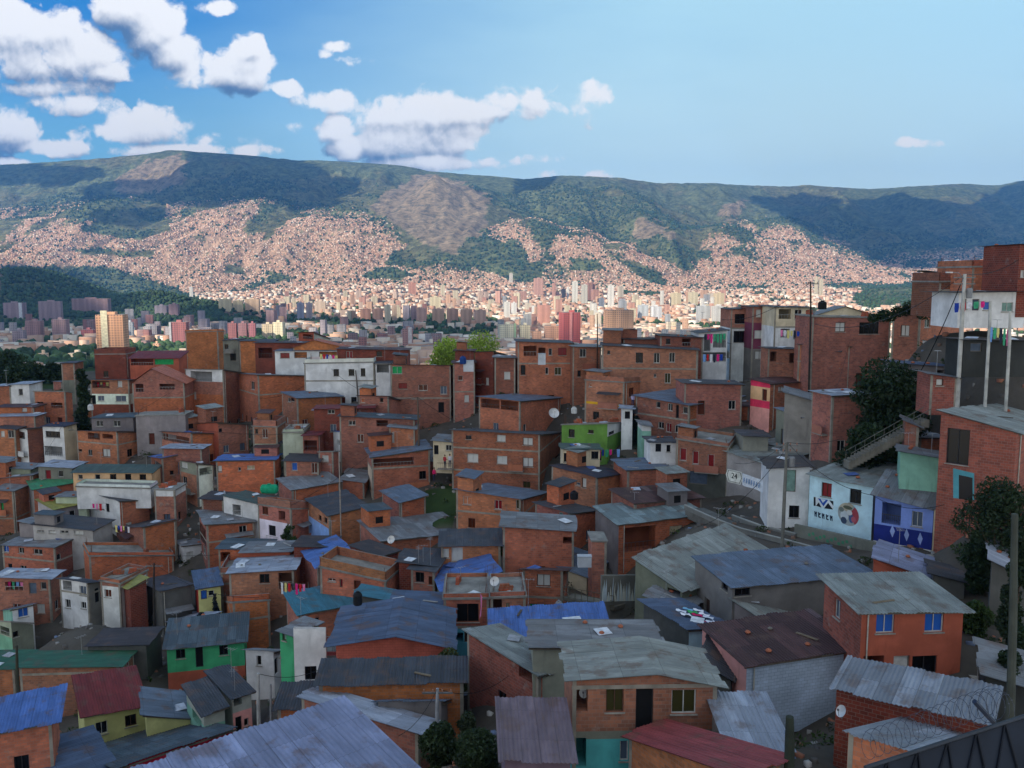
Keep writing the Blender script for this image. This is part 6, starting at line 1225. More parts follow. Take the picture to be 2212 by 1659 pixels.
mb.box(O-b3*1.19+np.array([0, 0, 1.0]), a3*1.9, b3*.05, .05, S(170,170,172)); mb.build('balcony', M_FLAT, orr)
# ------------------------------------------------------------------ poles, wires
POLE = {}
def pole(key, xt, yt, xb, yb_, d, r, col, label, arms=0, lamp=False, name='utility_pole'):
    t = P(xt, yt, d); b = P(xb, yb_, d); root = empty(name, tuple(b)); tag(root, label, 'pole'); mb = MB(); gz_ = float(ground_z(np.array([b[0]]), np.array([b[1]]))[0]); b2 = np.array([b[0], b[1], min(b[2]-1.5, gz_-.6) if d > 55 else b[2]-1.5])
    mb.tube([b2, b+(t-b)*.5, t], [r*1.25, r*1.1, r*.85], 10, col); mb.build('post', M_CONC, root)
    for k in range(arms):
        z = t[2]-.35-.55*k; m2 = MB(); m2.box(np.array([t[0]-.95, t[1]-.06, z]), (1.9, 0, 0), (0, .1, 0), .1, S(110,110,108)); m2.build('crossarm', M_METAL, root)
        for u in (-.85, -.3, .3, .85): m3 = MB(); m3.lathe(np.array([t[0]+u, t[1], z+.1]), [(.03, 0), (.06, .04), (.04, .1), (.06, .15), (.02, .2)], 8, S(150,110,90)); m3.build('insulator', M_FLAT, root)
    if arms > 1: m4 = MB(); m4.lathe(np.array([t[0]+.45, t[1]-.1, t[2]-2.1]), [(.2, 0), (.26, .05), (.26, .75), (.2, .85), (.08, .9)], 12, S(120,122,124)); m4.build('transformer', M_METAL, root)
    if lamp: m5 = MB(); m5.tube([t-np.array([0, 0, .5]), t+np.array([-.7, -.3, .1]), t+np.array([-1.4, -.5, .15])], .035, 6, S(120,120,120)); m5.box(t+np.array([-1.9, -.62, .08]), (.55, 0, 0), (0, .22, 0), .12, S(180,180,178)); m5.build('street_light', M_METAL, root)
    POLE[key] = (t, root)
PG, PD = S(168,168,162), S(52,48,44)
pole('a', 2084, 592, 2068, 868, 78, .17, PG, "tall pale concrete pole with crossarms standing on the right hand street", 2, True)
pole('b', 2139, 650, 2137, 748, 76.5, .12, PG, "short pale post behind and right of the tall pale pole")
pole('c', 2182, 672, 2180, 795, 76, .12, PG, "white post nearest the right edge of the upper street")
pole('d', 1751, 608, 1752, 735, 112, .1, PD, "dark wooden pole rising before the cream three storey house", 1)
pole('e', 2192, 1110, 2184, 1585, 33, .14, S(62,66,60), "thick grey concrete pole at the lower right edge", 0)
pole('f', 1700, 955, 1690, 1165, 74, .13, S(104,104,98), "grey pole with transformer by the mint door", 2)
pole('g', 333, 1217, 331, 1345, 95, .1, PD, "thin black pole between the lime roofed shack and the slate roof", 1)
pole('h', 711, 792, 711, 850, 152, .12, S(120,116,108), "grey pole in front of the long white house", 1)
pole('i', 768, 800, 774, 852, 151, .11, S(96,90,84), "leaning grey pole right of the first by the long white house")
pole('j', 902, 858, 905, 940, 126, .12, S(88,76,66), "brown pole below the large charcoal roofed brick house", 1)
pole('k', 558, 1455, 558, 1580, 60, .12, S(150,150,148), "pale post left of the pink block wall, left one of two")
pole('l', 585, 1478, 585, 1575, 61, .08, S(130,130,132), "thin pale post right of the other by the pink block wall")
pole('m', 945, 1487, 943, 1585, 53, .11, S(150,152,156), "pale post rising through the lilac roof", 1)
pole('n', 36, 1395, 38, 1505, 74, .12, S(60,60,50), "dark green post between the two green roofs")
pole('o', 1706, 1548, 1706, 1660, 38, .2, S(46,52,44), "stout dark green stump below the pale blue block wall", name='post')
pole('p', 732, 975, 735, 1080, 108, .07, S(150,140,130), "thin pipe standing left of the open terrace house", name='pipe')
pole('q', 1290, 678, 1291, 745, 135, .08, PD, "thin dark mast between the dark red tower and the tan tower", 0, name='mast')
def wire(p, q, sag, r=.018, label="black overhead wire", n=14):
    p = np.array(p); q = np.array(q); mb = MB(); mb.tube([p+(q-p)*i/n-np.array([0, 0, 4*sag*(i/n)*(1-i/n)]) for i in range(n+1)], r, 4, S(20, 20, 22), cap=False)
    o = mb.build('overhead_wire', M_METAL); tag(o, label, 'wire')
tp = lambda k: POLE[k][0]
wire(tp('f'), P(1885, 1070, 66), .8, .022, "wire from the transformer pole to the corner of the mural house")
wire(P(1885, 1070, 65.5), P(2040, 1090, 60), .6, .02, "wire sagging across the blue porch of the diamond house")
wire(tp('f'), P(1586, 1000, 88), .7, .02, "wire from the transformer pole to the brick row with red windows")
wire(tp('f'), P(1815, 948, 80), .3, .022, "wire rising from the transformer pole to the dark bushes")
wire(tp('f')-np.array([0, 0, .5]), P(1520, 1135, 76), .9, .02, "low wire from the transformer pole toward the patched turquoise roof")
wire(tp('a'), P(2202, 560, 84), .5, .03, "wire from the tall pale pole up to the right edge")
wire(tp('a'), P(1990, 800, 86), .4, .045, "thick wire bundle running down left from the tall pale pole")
wire(tp('a'), P(1760, 700, 108), 2.0, .03, "long wire from the tall pale pole to the cream three storey house")
wire(tp('h'), tp('j'), 2.2, .03, "sagging wire between the white house pole and the brown pole")
wire(tp('j'), P(1150, 950, 118), 1.6, .028, "wire from the brown pole to the big three storey brick house")
wire(tp('h'), P(560, 860, 150), 1.5, .03, "wire from the white house pole to the half blue roof")
wire(tp('m'), P(1120, 1440, 58), 1.0, .02, "wire from the lilac roof post across the alley")
wire(tp('m'), P(860, 1590, 46), .5, .02, "wire from the lilac roof post down to the big zinc hall")
wire(tp('g'), P(560, 1290, 84), 1.2, .022, "wire from the thin black pole to the teal roof")
wire(tp('g'), P(130, 1250, 100), 1.0, .022, "wire from the thin black pole to the white balcony house")
wire(tp('k'), P(735, 1420, 64), .8, .02, "wire from the pale posts to the blue gabled roof")
wire(tp('d'), P(1560, 690, 125), 1.5, .03, "wire from the dark wooden pole to the narrow three storey house")
# ------------------------------------------------------------------ small things
def dish(x, y, d, dia, label, az=200):
    p = P(x, y, d); root = empty('satellite_dish', tuple(p)); tag(root, label, 'satellite dish'); R_ = dia/2
    ax = np.array([math.sin(math.radians(az)), math.cos(math.radians(az)), .55]); ax /= np.linalg.norm(ax); u = np.cross(ax, (0, 0, 1)); u /= np.linalg.norm(u); w = np.cross(u, ax); rings = []
    for k in range(5): rr_ = R_*k/4; rings.append([p+ax*(.28*R_*(k/4)**2)+rr_*(math.cos(2*math.pi*i/16)*u+math.sin(2*math.pi*i/16)*w) for i in range(16)])
    mb = MB()
    for A_, B_ in zip(rings, rings[1:]):
        for i in range(16): mb.face([A_[i], A_[(i+1) % 16], B_[(i+1) % 16], B_[i]], S(190,190,188))
    mb.build('reflector', M_METAL, root, smooth=True); m2 = MB(); m2.tube([p-ax*.02, p-np.array([0, 0, R_*1.3])], .03, 6, S(110,110,110)); m2.build('mast', M_METAL, root)
    m3 = MB(); m3.tube([p-w*R_*.9+ax*.2*R_, p+ax*R_*.95], .015, 5, S(120,120,120)); m3.box(p+ax*R_*.95-.04, (.08, 0, 0), (0, .08, 0), .08, S(90,90,92)); m3.build('feed_arm', M_METAL, root)
dish(845.5, 1166, 90, .85, "big white satellite dish in front of the broad zinc roof")
dish(1069, 1256, 66, .75, "white satellite dish on the terrace of the tower house")
dish(1819, 1537, 41, .6, "grey satellite dish on the dark red brick wall", 250)
dish(1262, 1497, 46.5, .55, "pale satellite dish inside the corner porch of the gabled brick house")
dish(1196, 893, 124, 1.5, "wide old grey dish on the roofs left of the lime green house", 170)
def tank(x, y, d, r, hh, col, label, horiz=False):
    p = P(x, y, d); root = empty('water_tank', tuple(p)); tag(root, label, 'water tank'); mb = MB()
    if horiz: mb.tube([p+np.array([-hh/2, 0, r]), p+np.array([-hh*.42, 0, r]), p+np.array([hh*.42, 0, r]), p+np.array([hh/2, 0, r])], [r*.6, r, r, r*.6], 14, col)
    else: mb.lathe(p, [(r*.9, 0), (r, .08), (r*1.02, hh*.4), (r, hh*.75), (r*.7, hh*.93)], 16, col)
    mb.build('barrel', M_FLAT, root, smooth=True); m2 = MB(); m2.lathe(p+np.array([0, 0, hh*.93 if not horiz else 2*r-.02]), [(r*.45, 0), (r*.45, .08), (r*.3, .12)], 12, tuple(c*.8 for c in col)); m2.build('lid', M_FLAT, root)
tank(582, 1066, 103, .55, 2.0, S(20,140,100), "green horizontal water tank on the brick house wall", True)
tank(773, 1306, 71, .38, 1.1, S(24,26,30), "black water tank between the teal and the blue gabled roof")
tank(1207, 1316, 77, .3, .8, S(150,152,156), "silvery drum beside the green window")
tank(1240, 1078, 96, .45, .9, S(22,22,26), "black tank on the ragged black roof edge")
tank(1371, 893, 118, .4, 1.0, S(60,62,66), "dark grey tank near the yellow banded brick house")
tank(1000, 786, 138, .5, 1.2, S(26,60,120), "blue tank on the ridge brick house terrace")
tank(1240, 893, 122, .4, .9, S(190,190,186), "small white tank on the lime green house roof")
tank(1776, 668, 106, .5, 1.0, S(24,24,26), "black tank on the roof beside the dark wooden pole")
tank(260, 1118, 122, .5, 1.1, S(30,32,36), "black tank on the roof above the long brick house with green window")
tank(196, 886, 146, .45, 1.0, S(184,184,182), "white tank by the white ground floor wall near the tall tree")
tank(1583, 1040, 88, .35, .9, S(40,80,150), "small blue tank at the brick row corner")
def white_box(x, y, d, w, hh, label):
    p = P(x, y, d); mb = MB(); mb.box(p-np.array([w/2, 0, 0]), (w, 0, 0), (0, .8, 0), hh, S(190,194,198)); mb.box(p+np.array([-w/2-.04, -.04, hh+.003]), (w+.08, 0, 0), (0, .88, 0), .06, S(170,174,178)); o = mb.build('cistern', M_PLASTER); tag(o, label, 'cistern')
white_box(1170.5, 788, 131, 1.1, 1.6, "white square cistern hung at the balcony of the two storey ridge house")
white_box(1012, 803, 138, 1.6, 1.7, "white square cistern on the ridge house terrace")
white_box(1263, 1226, 82, 1.3, 1.0, "white two holed cistern beside the brick pier")
CLC = [S(205,40,120), S(200,200,205), S(30,60,150), S(180,30,40), S(60,150,110), S(210,120,160), S(40,44,60), S(200,190,120), S(110,150,200)]
def laundry(x0, y0, x1, y1, d, n, label, seed, hgt=.8):
    r = random.Random(seed); p, q = P(x0, y0, d), P(x1, y1, d); root = empty('clothesline', tuple((p+q)/2)); tag(root, label, 'clothesline'); mb = MB(); mb.tube([p, (p+q)/2-np.array([0, 0, .06]), q], .012, 4, S(120,120,120)); mb.build('line', M_METAL, root)
    for i in range(n):
        t = (i+.5)/n; c = p+(q-p)*t; w = np.linalg.norm(q-p)/n*r.uniform(.55, .9); hh = hgt*r.uniform(.6, 1.15); e = (q-p)/np.linalg.norm(q-p)*w; m2 = MB(); col = r.choice(CLC); g_ = [c-e/2, c+e/2]
        pts = [g_[0], g_[1], g_[1]+np.array([0, -.05, -hh*.55]), g_[0]+np.array([0, .04, -hh*.55])]; m2.face(pts, col); m2.face([pts[3], pts[2], pts[2]+np.array([-w*.08, .06, -hh*.45]), pts[3]+np.array([w*.1, -.05, -hh*.45])], col); m2.build('garment', M_CLOTH, root)
laundry(605, 1258, 660, 1262, 84, 7, "clothesline with blue and magenta clothes on the laundry house balcony", 1, 1.1)
laundry(1290, 972, 1340, 970, 112, 6, "clothesline with pink and white towels beside the cream two window house", 2, 1.0)
laundry(1685, 712, 1728, 716, 108, 6, "clothesline with pink cloth on the cream three storey balcony", 3, .9)
laundry(1520, 722, 1568, 720, 124, 7, "crowded clothesline in the upper bay of the white laundry house", 4, 1.2)
laundry(1518, 765, 1562, 765, 124, 6, "clothesline in the lower bay of the white laundry house", 5, 1.1)
laundry(248, 1134, 280, 1138, 112, 6, "clothesline with teal and white cloth on the green window balcony", 6, .9)
laundry(198, 1088, 228, 1088, 121, 4, "clothesline with magenta shirt on the whitewashed house", 7, .9)
laundry(195, 826, 235, 826, 160, 6, "clothesline on the balcony above the white ground floor", 8, .8)
laundry(190, 938, 215, 936, 146, 4, "clothesline with blue and white cloth over the messy zinc roofed house", 9, .9)
laundry(15, 1255, 105, 1262, 104, 10, "long clothesline under the white sheet canopy at left", 10, .9)
laundry(690, 764, 730, 768, 152, 6, "clothesline under the blue grey roof of the white upper storey", 11, 1.0)
laundry(1036, 1262, 1040, 1330, 72, 1, "single red cloth hung by the slate roofed window", 12, .7)
laundry(2060, 655, 2130, 650, 83, 5, "clothesline below the white and pale blue house", 13, .9)
laundry(2139, 706, 2181, 712, 76.2, 6, "line with a lilac sheet between the posts on the upper street", 14, 1.3)
# clothes spread on the dark blue roof
cs_ = spec_of("pale blue shed with clothes"); r = random.Random(3)
for i, (x, y, c, nm_) in enumerate([(1500,300,S(210,215,225),"white"),(1560,285,S(120,170,200),"pale blue"),(1540,330,S(230,232,236),"long white"),(1600,310,S(60,160,90),"green"),(1650,295,S(220,222,228),"bright white"),(1640,335,S(190,30,90),"magenta"),(1700,330,S(225,225,232),"crumpled white"),(1690,365,S(24,28,50),"navy"),(1735,355,S(200,205,215),"greyish white"),(1665,385,S(196,30,110),"hot pink"),(1580,352,S(30,32,40),"black"),(1760,395,S(214,214,224),"lowest white")]):
    X0, Y0 = T4('A3', x-40, y+4); rr_ = ray(X0, Y0); C = cs_['pc']; n3 = np.cross(np.array([*cs_['a']*cs_['A'], cs_['zR']-cs_['zC']]), np.array([*cs_['b']*cs_['B'], cs_['zL']-cs_['zC']])); C3 = np.array([C[0], C[1], cs_['zC']+.11]); t = np.dot(n3, C3)/np.dot(n3, rr_); p = rr_*t
    mb = MB(); th = r.uniform(-.5, .5); u = np.array([math.cos(th), math.sin(th), 0])*.75; v = np.array([-math.sin(th), math.cos(th), 0])*.42; up = lambda q: np.array([q[0], q[1], C3[2]-(n3[0]*(q[0]-C3[0])+n3[1]*(q[1]-C3[1]))/n3[2]+.03*r.random()+.01])
    G_ = [[up(p+u*(i_/4-.5)+v*(j_/3-.5)*(1+.5*math.sin(i_*2.))) for i_ in range(5)] for j_ in range(4)]
    for j_ in range(3):
        for i_ in range(4): mb.face([G_[j_][i_], G_[j_][i_+1], G_[j_+1][i_+1], G_[j_+1][i_]], c)
    tag(mb.build('garment_on_roof', M_CLOTH), "%s garment spread to dry on the dark blue shed roof" % nm_, 'clothes', "clothes drying on the dark blue roof")
# people
def person(x, y, d, shirt, trousers, label, face=-90, pose=0):
    b = P(x, y, d); root = empty('person', tuple(b)); tag(root, label, 'person'); th = math.radians(face); rt = np.array([math.cos(th-math.pi/2), math.sin(th-math.pi/2)]); fw = np.array([math.cos(th), math.sin(th)])
    J = lambda s_, f_, z: tuple(rt*s_+fw*f_)+(z,)
    pts = [J(0,0,.95), J(0,0,1.15), J(0,.02,1.38), J(0,.02,1.50), J(0,.03,1.60), J(0,.03,1.70), J(.17,.01,1.42), J(.22,.05-.1*pose,1.15), J(.2,.2+.15*pose,.95+.15*pose), J(-.17,.01,1.42), J(-.23,.0,1.14), J(-.22,.12,.92), J(.09,0,.9), J(.1,.04,.5), J(.1,0,.09), J(.1,.14,.05), J(-.09,0,.9), J(-.1,-.02+.1*pose,.5), J(-.1,-.05,.09), J(-.1,.09,.05)]
    ed = [(0,1),(1,2),(2,3),(3,4),(4,5),(2,6),(6,7),(7,8),(2,9),(9,10),(10,11),(0,12),(12,13),(13,14),(14,15),(0,16),(16,17),(17,18),(18,19)]
    rad = [.14,.13,.15,.055,.085,.08,.06,.045,.035,.06,.045,.035,.085,.06,.045,.04,.085,.06,.045,.04]
    me = bpy.data.meshes.new('body'); me.from_pydata(pts, ed, []); o = bpy.data.objects.new('body', me); COL.objects.link(o); o.parent = root
    sk = o.modifiers.new('skin', 'SKIN'); 
    for i, v in enumerate(me.skin_vertices[0].data if me.skin_vertices else []): v.radius = (rad[i], rad[i])
    if not me.skin_vertices:
        pass
    ss = o.modifiers.new('sub', 'SUBSURF'); ss.levels = ss.render_levels = 1
    m_, t, bb = mat("person_paint"); tc = t.n('ShaderNodeTexCoord'); sp = t.n('ShaderNodeSeparateXYZ'); t.put(sp.inputs[0], tc.outputs['Object'])
    c = t.mix(t.m('GREATER_THAN', sp.outputs[2], .95), trousers, shirt); c = t.mix(t.m('GREATER_THAN', sp.outputs[2], 1.47), c, S(150,104,80)); c = t.mix(t.m('GREATER_THAN', sp.outputs[2], 1.66), c, S(26,20,18)); t.put(bb.inputs['Base Color'], c); me.materials.append(m_)
    mh_ = MB(); hc = b+np.array([*(fw*.0), 1.66]); mh_.lathe(hc+np.array([*(fw*.01), 0]), [(.09, 0), (.098, .05), (.075, .1), (.03, .125)], 10, S(26,20,18)); mh_.build('hair', M_CLOTH, root, smooth=True)
    return root
def skin_setup():
    pass
person(1366.5, 878, 121, S(176,170,205), S(50,60,96), "person in a lilac top and blue trousers standing on a slab roof edge", -90, 1)
person(938, 1040, 108, S(190,30,90), S(40,40,60), "person in a magenta shirt standing in the alley by the big brick house", -60)
person(961, 1012, 110, S(150,40,44), S(50,50,56), "person in a dark red shirt walking up the alley", 60, 1)
person(972, 1010, 111, S(190,186,190), S(60,60,72), "person in a pale shirt beside the one in dark red", 90)
# ------------------------------------------------------------------ signs by the brick row
def text_at(s_, p, size, u, col, parent, nrm):
    cu = bpy.data.curves.new('lettering', 'FONT'); cu.body = s_; cu.size = size; cu.align_x = 'CENTER'; cu.align_y = 'CENTER'; cu.extrude = .01
    me_o = bpy.data.objects.new('tmp', cu); COL.objects.link(me_o); dg = bpy.context.evaluated_depsgraph_get(); me = bpy.data.meshes.new_from_object(me_o.evaluated_get(dg)); bpy.data.objects.remove(me_o)
    o = bpy.data.objects.new('lettering', me); COL.objects.link(o); me.materials.clear(); me.materials.append(m_flat('sign_ink', col)); o.parent = parent
    th = math.atan2(u[1], u[0]); o.location = Vector(p)-parent.location; o.rotation_euler = (math.pi/2, 0, th); return o
A_, B_ = P(1571, 1012, 84), P(1603, 1020, 82.5); root = empty('number_sign', tuple((A_+B_)/2)); tag(root, "white hexagonal sign reading 24 at the brick row corner", 'sign')
u = (B_-A_); u[2] = 0; L_ = np.linalg.norm(u); u /= L_; n3 = np.array([u[1], -u[0], 0]); c0 = (A_+B_)/2; c0[2] = P(1587, 1030, 83)[2]
hx = [(-.5, .45), (.5, .45), (.62, 0), (.45, -.55), (-.45, -.55), (-.62, 0)]; mb = MB(); fr_ = [c0+u*x*L_*.95+np.array([0, 0, y*1.25]) for x, y in hx]; bk = [q-n3*.08 for q in fr_]
mb.face(fr_[::-1], S(196,198,190)); mb.face(bk, S(150,150,146))
for i in range(6): mb.face([fr_[i], fr_[(i+1) % 6], bk[(i+1) % 6], bk[i]], S(150,150,146))
mb.build('board', M_FLAT, root); mb = MB()
for i in range(6):
    q0, q1 = fr_[i], fr_[(i+1) % 6]; k0, k1 = c0+(q0-c0)*.86, c0+(q1-c0)*.86; mb.face([q0*.02+k0*.98+n3*.006, q1*.02+k1*.98+n3*.006, c0+(k1-c0)*.93+n3*.006, c0+(k0-c0)*.93+n3*.006], S(70,72,70))
mb.build('border', M_FLAT, root); text_at("24", c0+n3*.02, .75, u, S(30,32,34), root, n3)
A_, B_ = P(1604, 1022, 82), P(1649, 1038, 79); root = empty('banner', tuple((A_+B_)/2)); tag(root, "white cloth banner with faded blue lettering hung right of the 24 sign", 'banner'); dz = P(1604, 1022, 82)[2]-P(1604, 1047, 82)[2]
mb = MB(); n_ = 8; u = B_-A_; n3 = np.cross(u, (0, 0, 1)); n3 /= np.linalg.norm(n3)
n3 = n3 if n3[1] < 0 else -n3
top = [A_+u*i/n_+n3*.04*math.sin(i*1.7) for i in range(n_+1)]; bot = [q-np.array([0, 0, dz*(1+.05*math.sin(i))]) for i, q in enumerate(top)]
for i in range(n_): mb.face([bot[i], bot[i+1], top[i+1], top[i]], S(196,202,208))
mb.build('cloth', M_CLOTH, root); mb = MB(); rg = random.Random(4)
for i in range(7):
    t = .1+i*.12; q = A_+u*t+n3*.06-np.array([0, 0, dz*.3]); e = u/np.linalg.norm(u)*.13
    mb.face([q, q+e, q+e*.4-np.array([0, 0, dz*.45]), q-e*.6-np.array([0, 0, dz*.42])], S(110,136,170)); mb.face([q-e*.6-np.array([0, 0, dz*.2])+n3*.004, q+e*1.3-np.array([0, 0, dz*.2])+n3*.004, q+e*1.3-np.array([0, 0, dz*.28])+n3*.004, q-e*.6-np.array([0, 0, dz*.28])+n3*.004], S(120,146,178))
mb.build('faded_lettering', M_CLOTH, root)
# ------------------------------------------------------------------ graffiti wall, footbridge, retaining walls, stairs
def slab_wall(name, label, cat, pa, pb, hgt, th=.25, col=S(110,108,100), m_=None, ext=1.5, parent=None):
    pa, pb = np.array(pa), np.array(pb); u = pb-pa; n3 = np.array([-u[1], u[0], 0]); n3 /= np.linalg.norm(n3); mb = MB(); e = np.array([0, 0, ext])
    f = [pa-e, pb-e, pb+np.array([0, 0, hgt]), pa+np.array([0, 0, hgt])]; bk = [q+n3*th for q in f]; mb.face(f, col); mb.face(bk[::-1], col)
    for i in range(4): mb.face([f[i], bk[i], bk[(i+1) % 4], f[(i+1) % 4]], col)
    root = empty(name, tuple(pa)); tag(root, label, cat); mb.build('wall_face', m_ or M_PLASTER, root); return root, u, n3
pa, pb = P(1300, 1302, 73), P(1375, 1300, 74.5); root, u, n3 = slab_wall('painted_wall', "grey passage wall painted with a row of spiky white plants", 'wall', pa, pb, 2.4)
mb = MB(); rg = random.Random(12); N = 22
for i in range(N):
    x = (i+.5)/N; q = pa+u*x-n3*(.01+.0012*i); hh = 1.6+.5*math.sin(i*1.3)+rg.uniform(-.3, .4); w = u/np.linalg.norm(u)*rg.uniform(.05, .11); ln_ = u/np.linalg.norm(u)*rg.uniform(-.12, .12)
    mb.face([q-w+np.array([0, 0, .1]), q+w+np.array([0, 0, .1]), q+w*.8+ln_*.5+np.array([0, 0, hh*.6]), q+ln_+np.array([0, 0, hh]), q-w*.9+ln_*.4+np.array([0, 0, hh*.55])], rg.choice((S(190,200,196), S(206,206,190), S(176,190,196))))
mb.build('painted_plants', M_PLASTER, root)
pa, pb = P(1216, 1290, 78), P(1326, 1312, 73); root = empty('footbridge', tuple(pa)); tag(root, "short concrete walkway with iron railing left of the painted wall", 'walkway'); u = pb-pa; L_ = np.linalg.norm(u); e = u/L_; n3 = np.array([-e[1], e[0], 0]); mb = MB(); mb.box(pa-np.array([0, 0, .3]), u, n3*1.4, .3, S(96,92,82)); mb.build('deck', M_CONC, root)
mb = MB()
for k in (.0, .45, .9): mb.tube([pa+np.array([0, 0, .1+k]), pb+np.array([0, 0, .1+k])], .025, 5, S(92,88,70))
for i in range(9): q = pa+u*i/8; mb.tube([q, q+np.array([0, 0, 1.0])], .03, 5, S(92,88,70))
mb.build('railing', M_METAL, root)
ST = [(1500,1098,92),(1560,1125,87),(1620,1148,83),(1700,1168,79),(1790,1192,75.5),(1880,1212,72),(1960,1245,68)]
sp_ = [P(*q) for q in ST]; mb = MB(); Ls = []; Rs = []
for i, q in enumerate(sp_):
    d_ = sp_[min(i+1, len(sp_)-1)]-sp_[max(i-1, 0)]; n_ = np.array([-d_[1], d_[0], 0]); n_ /= np.linalg.norm(n_); Ls.append(q+n_*1.1); Rs.append(q-n_*1.1)
dn = np.array([0, 0, -.9])
for i in range(len(sp_)-1):
    mb.face([Rs[i], Rs[i+1], Ls[i+1], Ls[i]], S(92,92,88)); mb.face([Rs[i]+dn, Rs[i+1]+dn, Rs[i+1], Rs[i]], S(104,102,96)); mb.face([Ls[i], Ls[i+1], Ls[i+1]+dn, Ls[i]+dn], S(104,102,96))
tag(mb.build('street', M_CONC), kind='structure')
for (E, lab, sg, ks) in ((Ls, "low white edged wall on the house side of the street bend", 1, (1, 2)), (Rs, "low white edged wall on the valley side of the street bend", -1, (0, 1, 2, 3))):
    mb = MB()
    for i in ks: u = E[i+1]-E[i]; mb.box(E[i]+np.array([0, 0, .004]), u, np.array([-u[1], u[0], 0])/np.linalg.norm(u)*.15*sg, .45, S(120,120,114)); mb.box(E[i]+np.array([0, 0, .455]), u, np.array([-u[1], u[0], 0])/np.linalg.norm(u)*.2*sg, .08, S(150,152,146))
    tag(mb.build('street_wall', M_PLASTER), lab, 'wall')
root, u, n3 = slab_wall('retaining_wall', "grey retaining wall with green scrawl below the mural house", 'wall', Ls[3]+np.array([0, .3, 0]), Ls[5]+np.array([0, .3, 0]), 1.3, .3, S(112,114,104), ext=.5)
mb = MB()
for i in range(12): q = Ls[3]+np.array([0, .3, 0])+u*(.18+i*.045)-n3*(.012+.001*i)+np.array([0, 0, .5+.2*math.sin(i*2.1)]); e = u/np.linalg.norm(u); mb.face([q, q+e*.3, q+e*.22+np.array([0, 0, .3]), q-e*.05+np.array([0, 0, .22])], S(70,130,100))
mb.build('scrawl', M_PLASTER, root)
# stairs on the grassy slope
root = empty('hillside_stair', tuple(P(1850, 1000, 81))); tag(root, "narrow concrete stair with rails climbing the grassy slope", 'stair'); mb = MB(); p0, p1 = P(1838, 1000, 81), P(2010, 905, 78)
for i in range(22): q = p0+(p1-p0)*i/22; mb.box(q-np.array([.2, 0, .6]), (.45, .0, 0), (0, 1.3, 0), .6+(p1-p0)[2]/22*.5, S(112,108,98))
mb.build('steps', M_CONC, root); mb = MB()
for off in (0, 1.3):
    mb.tube([p0+np.array([0, off, .9]), p1+np.array([0, off, .9])], .03, 5, S(104,104,96))
    for i in range(9): q = p0+(p1-p0)*i/8+np.array([0, off, 0]); mb.tube([q, q+np.array([0, 0, .95])], .025, 5, S(104,104,96))
mb.build('handrail', M_METAL, root)
# ------------------------------------------------------------------ close dark canopy edge and razor wire at the bottom right corner
root = empty('station_canopy', tuple(P(2040, 1640, 13))); tag(root, "dark steel canopy edge with ribs at the bottom right corner, very close", 'canopy')
q0, q1, q2, q3 = P(1868, 1663, 12.5), P(2260, 1536, 13.5), P(2330, 1900, 12), P(1800, 2050, 11); mb = MB(); mb.face([q3, q2, q1, q0], S(30,36,46)); mb.face([q-np.array([0, 0, .05]) for q in (q0, q1, q2, q3)], S(30,36,46)); mb.build('sheet', M_METAL, root)
mb = MB(); mb.tube([q0+np.array([0, 0, .03]), q1+np.array([0, 0, .03])], .035, 6, S(52,58,66)); mb.build('edge_beam', M_METAL, root)
for i in range(6):
    t = .12+i*.16; a_ = q0+(q1-q0)*t; b_ = q3+(q2-q3)*(t+.12); m2 = MB(); m2.tube([a_+np.array([0, 0, .02]), b_+np.array([0, 0, .05])], .022, 5, S(18,22,30)); m2.tube([a_+np.array([0, 0, .02]), q3+(q2-q3)*(t-.2)+np.array([0, 0, .05])], .018, 5, S(18,22,30)); m2.build('rib', M_METAL, root)
def coil(pts, r, turns, label):
    mb = MB(); out = []; n_ = turns*16
    for i in range(n_+1):
        t = i/n_; k = min(int(t*(len(pts)-1)), len(pts)-2); f = t*(len(pts)-1)-k; c = pts[k]*(1-f)+pts[k+1]*f; an = 2*math.pi*turns*t; d_ = pts[k+1]-pts[k]; d_ /= np.linalg.norm(d_); up = np.array([0, 0, 1.]); sd_ = np.cross(d_, up)
        out.append(c+up*r*math.cos(an)+(sd_*.55+d_*.3)*r*math.sin(an))
    mb.tube(out, .0042, 4, S(58,64,78), cap=False)
    for i in range(0, n_, 3): q = out[i]; mb.box(q-np.array([.012, .002, .004]), (.024, 0, 0), (0, .004, 0), .008, S(90,96,110))
    o = mb.build('razor_wire_coil', M_METAL); tag(o, label, 'razor wire')
coil([P(1868, 1612, 13), P(1960, 1580, 13.2), P(2050, 1545, 13.4), P(2140, 1512, 13.7)], .24, 15, "long razor wire coil crossing the pale corrugated roof at lower right")
coil([P(2105, 1535, 13.3), P(2150, 1520, 13.5), P(2178, 1535, 13.7)], .27, 5, "short razor wire coil beside the thick grey pole")
mb = MB(); mb.tube([P(2105, 1515, 13.2), P(2160, 1575, 13.4)], .04, 6, S(40,48,66)); tag(mb.build('wire_bracket', M_METAL), "dark slanted steel bracket holding the razor wire", 'bracket')
# ------------------------------------------------------------------ tyre and junk
mb = MB(); c = P(1585, 1533, 49); N = 20
for i in range(N):
    a0, a1 = 2*math.pi*i/N, 2*math.pi*(i+1)/N; mb.tube([c+np.array([.42*math.cos(a0), -.15*math.sin(a0), .42*math.sin(a0)]), c+np.array([.42*math.cos(a1), -.15*math.sin(a1), .42*math.sin(a1)])], .08, 6, S(34,36,30), cap=False)
tag(mb.build('tyre', M_FLAT), "old tyre leaning beside the pale blue block wall", 'tyre')
